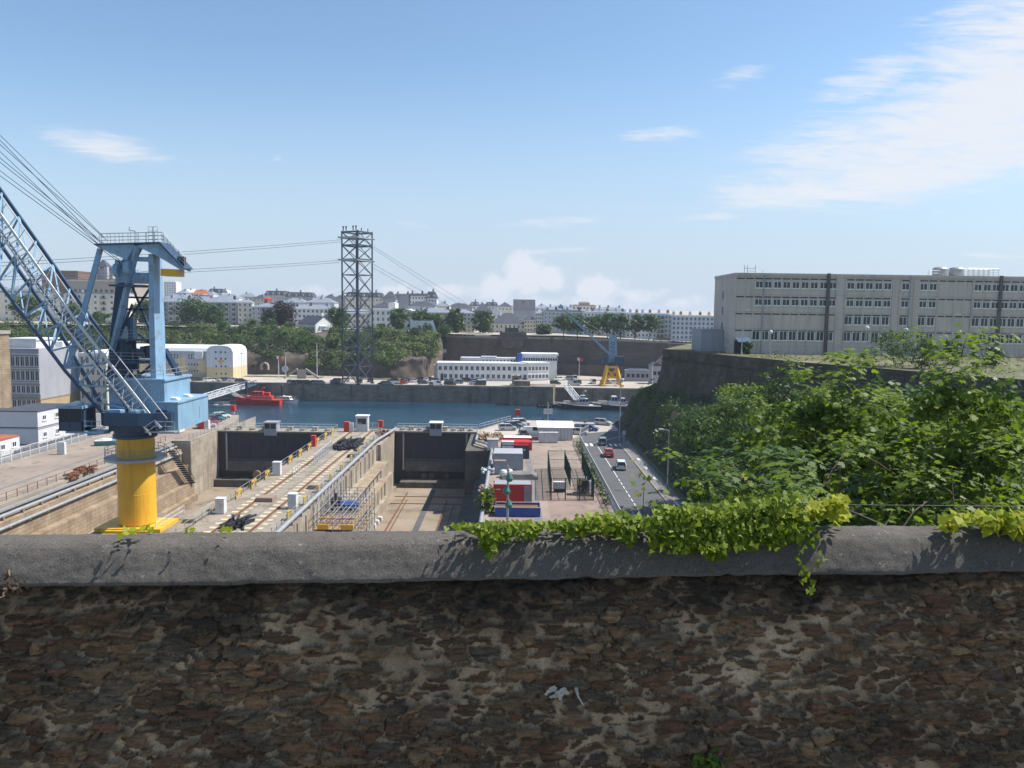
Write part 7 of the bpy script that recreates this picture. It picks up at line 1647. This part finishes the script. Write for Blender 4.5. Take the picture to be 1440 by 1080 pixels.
for px, lab in ((764.5,'left'),(777.5,'right')):
    cabinet('switch_cabinet', f'grey double cabinet before the long white shed, {lab} of the pair', px, 622.5, 1.85, .9, 2.0, 'container_white', group='grey cabinets before the shed')
# caged transformer
gx0 = gp(784,658).x; gy1 = gp(810,665).y; q = [gp(791,709), gp(846,710), gp(832,662), gp(782.5,660.5)]
q = [(5.6,104.5,.012),(11.4,104.5,.012),(11.7,126,.012),(6.1,126,.012)]
t = thing('caged_enclosure', 'dark green mesh cage round electrical equipment on the yard', 'cage', (8.5,104.5,.012))
b = MB(); 
for a, c in zip(q, q[1:]+q[:1]):
    a, c = Vector(a), Vector(c); L = (c-a).length; k = max(2, round(L/2.3))
    for i in range(k): p = a+(c-a)*(i/k); b.box(p.x-.06,p.x+.06,p.y-.06,p.y+.06,0,3.1)
    for z in (.15,1.55,3.0): b.bar(a+Vector((0,0,z)), c+Vector((0,0,z)), .06)
for x in (8.8,): b.box(x-.06,x+.06,115,115.1,0,3.1)
b.bar((8.8,104.5,3.0),(8.8,126,3.0),.06); wb(b, 'frame', M['green_mesh'], t)
b = MB()
for a, c in ((q[1],q[2]),(q[3],q[0]),((8.8,112,0),(8.8,126,0))):
    a, c = Vector(a), Vector(c); L = (c-a).length; k = int(L/.13)
    for i in range(k): p = a+(c-a)*(i/k); b.tube(p+Vector((0,0,.1)), p+Vector((0,0,3.0)), .02, None, 3)
    for j in range(14): b.bar(a+Vector((0,0,.2+j*.21)), c+Vector((0,0,.2+j*.21)), .022)
for a, c in ((q[0],q[1]),(q[2],q[3])):
    a, c = Vector(a), Vector(c); L = (c-a).length; k = int(L/.22)
    for i in range(k): p = a+(c-a)*(i/k); b.tube(p+Vector((0,0,.1)), p+Vector((0,0,3.0)), .012, None, 3)
wb(b, 'mesh_panel', M['green_mesh'], t)
t = thing('transformer', 'dark transformer with a yellow plate inside the green cage, right half', 'transformer', (10.2,108,.02)); b = MB(); b.box(-.75,.75,-.5,.9,.5,2.1); b.build('tank', M['dark_metal'], t); b = MB(); b.box(-.7,-.2,-.56,-.505,1.5,2.0); b.build('warning_plate', M['crane_yellow'], t)
b = MB()
for k in range(4): b.tube((.9+.12*k,-.3+k*.3,.3),(.9+.12*k,-.3+k*.3,2.0),.14,None,8); b.tube((-.5+k*.35,.2,2.1),(-.5+k*.35,.2,2.5),.07,None,6)
b.build('radiator', M['white_steel'], t); b = MB(); b.box(-1.2,1.5,-.9,1.2,0,.2)
for k in range(8): b.tube((-.9+k*.3,-.7,.2),(-.9+k*.3,-.7,.5+.3*(k % 3)),.09,None,6)
b.build('base', M['concrete'], t)
t = thing('switchgear', 'pale switchgear cabinets inside the green cage, left half', 'switchgear', (7.0,109,.02)); b = MB(); b.box(-.9,.9,0,.8,.5,1.5); b.build('case', M['container_white'], t); b = MB(); b.box(-.8,.8,.05,.7,0,.5); b.build('stand', M['dark_metal'], t)
# fence along the road
S('pale_fence', (.52,.53,.53), (.42,.43,.43), .6, .6)
fence('road_fence', 'long pale grey panel fence along the left side of the road', [(13.4,84,0),(13.4,150,0),(14.2,158,0),(16.6,164.5,0)], 1.9, 2.4, 'pale_fence', 'fence', 1, .05, .11)
b = MB()
for k in range(9): 
    y = 106+k*4.6; 
    for j in range(5): a = Vector((13.1+.15*math.sin(k*3+j), y+j*.3*math.cos(k), 0)); b.lathe([(0,0),(.35,.1),(.4,.5),(.2,.9),(0,1.0)], (a.x,a.y), 6)
# weeds by the fence
rng = np.random.RandomState(55); Ps = []
for k in range(11):
    y = 103+k*4.4+rng.rand()*2; n_ = 60; Ps.append(np.stack([13.0+rng.randn(n_)*.25, y+rng.randn(n_)*.8, .1+np.abs(rng.randn(n_))*.55], -1))
Ps = np.concatenate(Ps); tag(link('fence_weeds', leaf_mesh('fence_weeds', Ps, rng.randn(len(Ps),3)*.6+np.array([0,0,.8]), .38, 'diamond', M['leaf_syc2'], rng)), kind='stuff')
# quay edge of the right yard
fence('quay_railing', 'pale railing along the water side of the right quay corner', [(-7,169,0),(-.2,183,0)], 1.1, 2.2, 'white_steel', 'railing')
for k in range(7):
    x = 3+k*3.6; b = MB(); b.lathe([(0,0),(.28,0),(.22,.4),(.36,.55),(.3,.72),(0,.75)], (0,0), 10); tag(b.build('bollard', M['rust'], loc=(x,183.2-.135*x,.0)), 'rusty mooring bollard in the row on the water edge of the right quay', 'bollard', 'bollards on the right quay edge')
# sign on the quay
q = gp(770,597); t = thing('quay_sign', 'pale framed sign on a tall grey post at the water edge of the quay', 'sign', (q.x,q.y-1,.0)); b = MB(); b.tube((0,0,0),(0,0,5.4),.12,None,6); b.build('post', M['galv'], t); b = MB(); b.box(-1.0,1.0,-.12,-.04,2.6,3.8); bd = b.build('board', M['container_white'], t)
b = MB()
for r_ in range(2):
    for c in range(5): b.box(-.85+c*.36,-.62+c*.36,-.14,-.123,2.78+r_*.5,3.12+r_*.5)
b.build('symbols', M['wall_grey'], bd)
for px, lab in ((763,'blue post left of the quay sign'),(776,'blue post just right of the quay sign'),(779.5,'blue post farthest right of the quay sign')):
    q = gp(px,597); b = MB(); b.box(-.22,.22,-.2,.2,0,1.6); b.box(-.26,.26,-.24,.24,1.6,1.7); tag(b.build('blue_post', M['tarp_blue'], loc=(q.x,q.y-1,0)), lab, 'post', 'blue posts by the quay sign')
# ================================================================ LAMPS AND POLES
def lamp(label, x, y, z, h, arm, rz=0, mat='galv', name='street_lamp', head='arm'):
    t = thing(name, label, 'street lamp', (x,y,z), R(rz)); b = MB(); b.tube((0,0,0),(0,0,h),.09,.06,8); b.tube((0,0,0),(0,0,.8),.14,.12,8)
    if head == 'arm': b.path([(0,0,h),(-arm*.5,0,h+.12),(-arm,0,h+.15)], .05, 6)
    b.build('post', M[mat], t); b = MB()
    if head == 'arm': b.box(-arm-.55,-arm+.1,-.16,.16,h+.08,h+.26); b.build('lamp_head', M['white_paint'], t)
    else: b.lathe([(0,h-.02),(.14,h),(.30,h+.18),(.34,h+.36),(.28,h+.56),(.12,h+.68),(0,h+.7)], (0,0), 14); b.build('lamp_globe', M['lamp_clear'], t)
    return t
lamp('tall grey street lamp on the right side of the road below the rock', 23.0, 112, .12, 8.6, .9)
lp = gp(870,622); t = thing('utility_pole', 'slim grey pole at the far end of the road by the rock', 'pole', (at(871,620,155).x, 155, 0)); b = MB(); b.tube((0,0,0),(0,0,13.5),.13,.08,8); b.build('post', M['galv'], t); b = MB(); b.box(-.35,.35,-.12,.12,11.9,12.6); b.build('fitting', M['white_steel'], t)
b = MB(); b.tube((0,0,0),(0,0,2.4),.05,None,6); b.box(-.35,.35,-.06,-.02,1.6,2.4); tag(b.build('road_sign', M['white_steel'], loc=(22.4,152.5,.1)), 'small white road sign at the far end of the road', 'sign')
for px, py, Y, ht, lab in ((1083,490,140,465,'globe lamp at the left end of the terrace before the office'),(1217,503,123,459,'tall globe lamp on the terrace in front of the office windows'),(1272,495,135,461.5,'globe lamp behind the large shrub on the terrace'),(1347,497,135,464,'globe lamp beside the right entrance of the office')):
    q = at(px,py,Y); lamp(lab, q.x, Y, 18.3, at(px,ht,Y).z-18.3-.6, 0, head='globe')
lamp('street lamp with a curved arm at the left entrance of the office', at(1043,490,145).x, 145, 18.3, at(1043,437,145).z-18.3, .7, 180)
lamp('street lamp with a curved arm at the right entrance of the office', at(1337,495,142).x, 142, 18.3, at(1337,443,142).z-18.3, .8, 180)
# lamp post with three green lanterns
q = at(714,700,72); t = thing('signal_mast', 'grey mast with three green bell shaped lanterns before the red container', 'mast', (q.x,72,0)); b = MB(); zt = at(716,655,72).z; b.tube((0,0,0),(0,0,zt),.14,.10,10); b.build('post', M['galv'], t)
for px, py in ((716.5,672),(712.5,690),(715.5,709)):
    c = at(px,py,71.7); b = MB(); z = c.z; b.lathe([(0,z-.36),(.2,z-.34),(.34,z-.2),(.36,z-.02),(.26,z+.18),(.12,z+.42),(0,z+.5)], (c.x-q.x, -.35), 14); ln = b.build('lantern', M['verdigris'], t); b = MB(); b.tube((0,0,z+.1),(c.x-q.x,-.35,z+.1),.05,None,6); b.build('bracket', M['galv'], ln)
for px, py, Y, lab, h in ((446,541,292,'slim pole on the far quay left of the lattice tower',13.0),(392,531,286,'flag pole with a small red white and blue flag on the far quay, left',8.5),(402,534,283,'lamp post beside the round sign on the far quay, left',9.0),(814,538,284,'flag pole with a small red and white flag right of the white office',9.5),(340,531,288,'lamp post by the rock face beside the yellow office',9),(917,540,280,'lamp post by the grey stone house at the end of the far quay',8)):
    q = at(px,py,Y); t = thing('flag_pole' if 'flag' in lab else 'lamp_post', lab, 'pole', (q.x,Y,.05)); b = MB(); b.tube((0,0,0),(0,0,h),.14,.09,6); b.build('post', M['white_steel'], t)
    if 'flag' in lab:
        b = MB(); b.sheet([[(.08+j*.26, .08*math.sin(j*1.9), h-.15-i*.40-.06*j) for j in range(5)] for i in range(4)]); b.build('flag', [M['red']], t); b = MB(); b.sheet([[(-.72+j*.38, .1*math.sin(j*1.5), h-.1-i*.38) for j in range(3)] for i in range(4)]) ; b.build('flag_band', [M['white_paint']], t)
    else: b = MB(); b.box(-.5,.5,-.15,.15,h,h+.2); b.build('lamp_head', M['galv'], t)
q = at(401,519,283); b = MB(); b.tube((0,-.1,0),(0,.1,0),1.2,None,20); tag(b.build('round_sign', M['wall_lilac'], loc=(q.x,282.8,q.z)), 'large grey disc on the lamp post beside the flag pole', 'sign')
# tunnel mouth and steps below the rock
q = at(372,516,296); b = MB(); [b.ext([(s*1.1,0),(s*1.5,0),(s*1.5,1.6),(s*1.1,2.5),(0,2.9),(0,2.5),(s*.8,2.1),(s*1.1,1.4)], 'y', 0, 1.6) for s in (-1,1)]; tag(b.build('tunnel_mouth', M['wall_stone'], loc=(q.x,295.5,at(372,520,296).z)), 'small pale stone arch of a tunnel in the rock face', 'tunnel')
b = MB()
for sx in (-1,1): b.bar((sx*1.5,0,3.6),(sx*6.5,0,.2),.9,.7)
b.box(-1.6,1.6,-.3,.5,0,3.3); tag(b.build('stone_steps', M['wall_stone'], loc=(at(424,533,288).x,288,0)), 'double stone ramp with a gabled outline below the cliff', 'steps')
for a, c, lab in (((540,543),(566,543),'red and white barrier on the edge of the far quay'),):
    q0, q1 = gp(*a), gp(*c); b = MB(); b.box(-3.4,-2.4,-.2,.2,0,1.1,0); b.box(-2.4,1.6,-.15,.15,.4,1.0,1); b.box(1.6,3.4,-.2,.2,0,1.1,0); tag(b.build('road_barrier', [M['red'], M['white_paint']], loc=((q0.x+q1.x)/2,269,.3)), lab, 'barrier')
# thin wire above the wall
b = MB(); b.path([(.9,5.0,24.27),(4,5.1,24.26),(9,5.2,24.26)], .0018, 4); tag(b.build('wire', M['dark_metal']), 'thin wire strung behind the coping', 'wire')

# ================================================================ HAZE
hm = bpy.data.materials.new('haze'); hm.use_nodes = True; hm.node_tree.nodes.clear()
o_ = hm.node_tree.nodes.new('ShaderNodeOutputMaterial'); v_ = hm.node_tree.nodes.new('ShaderNodeVolumePrincipled')
v_.inputs['Color'].default_value = (.84, .91, 1.0, 1); v_.inputs['Density'].default_value = .00019; v_.inputs['Anisotropy'].default_value = .2
hm.node_tree.links.new(v_.outputs[0], o_.inputs['Volume'])
b = MB(); b.box(-4200, 4200, -420, 6100, -17.5, 78); tag(b.build('haze', hm), kind='stuff')
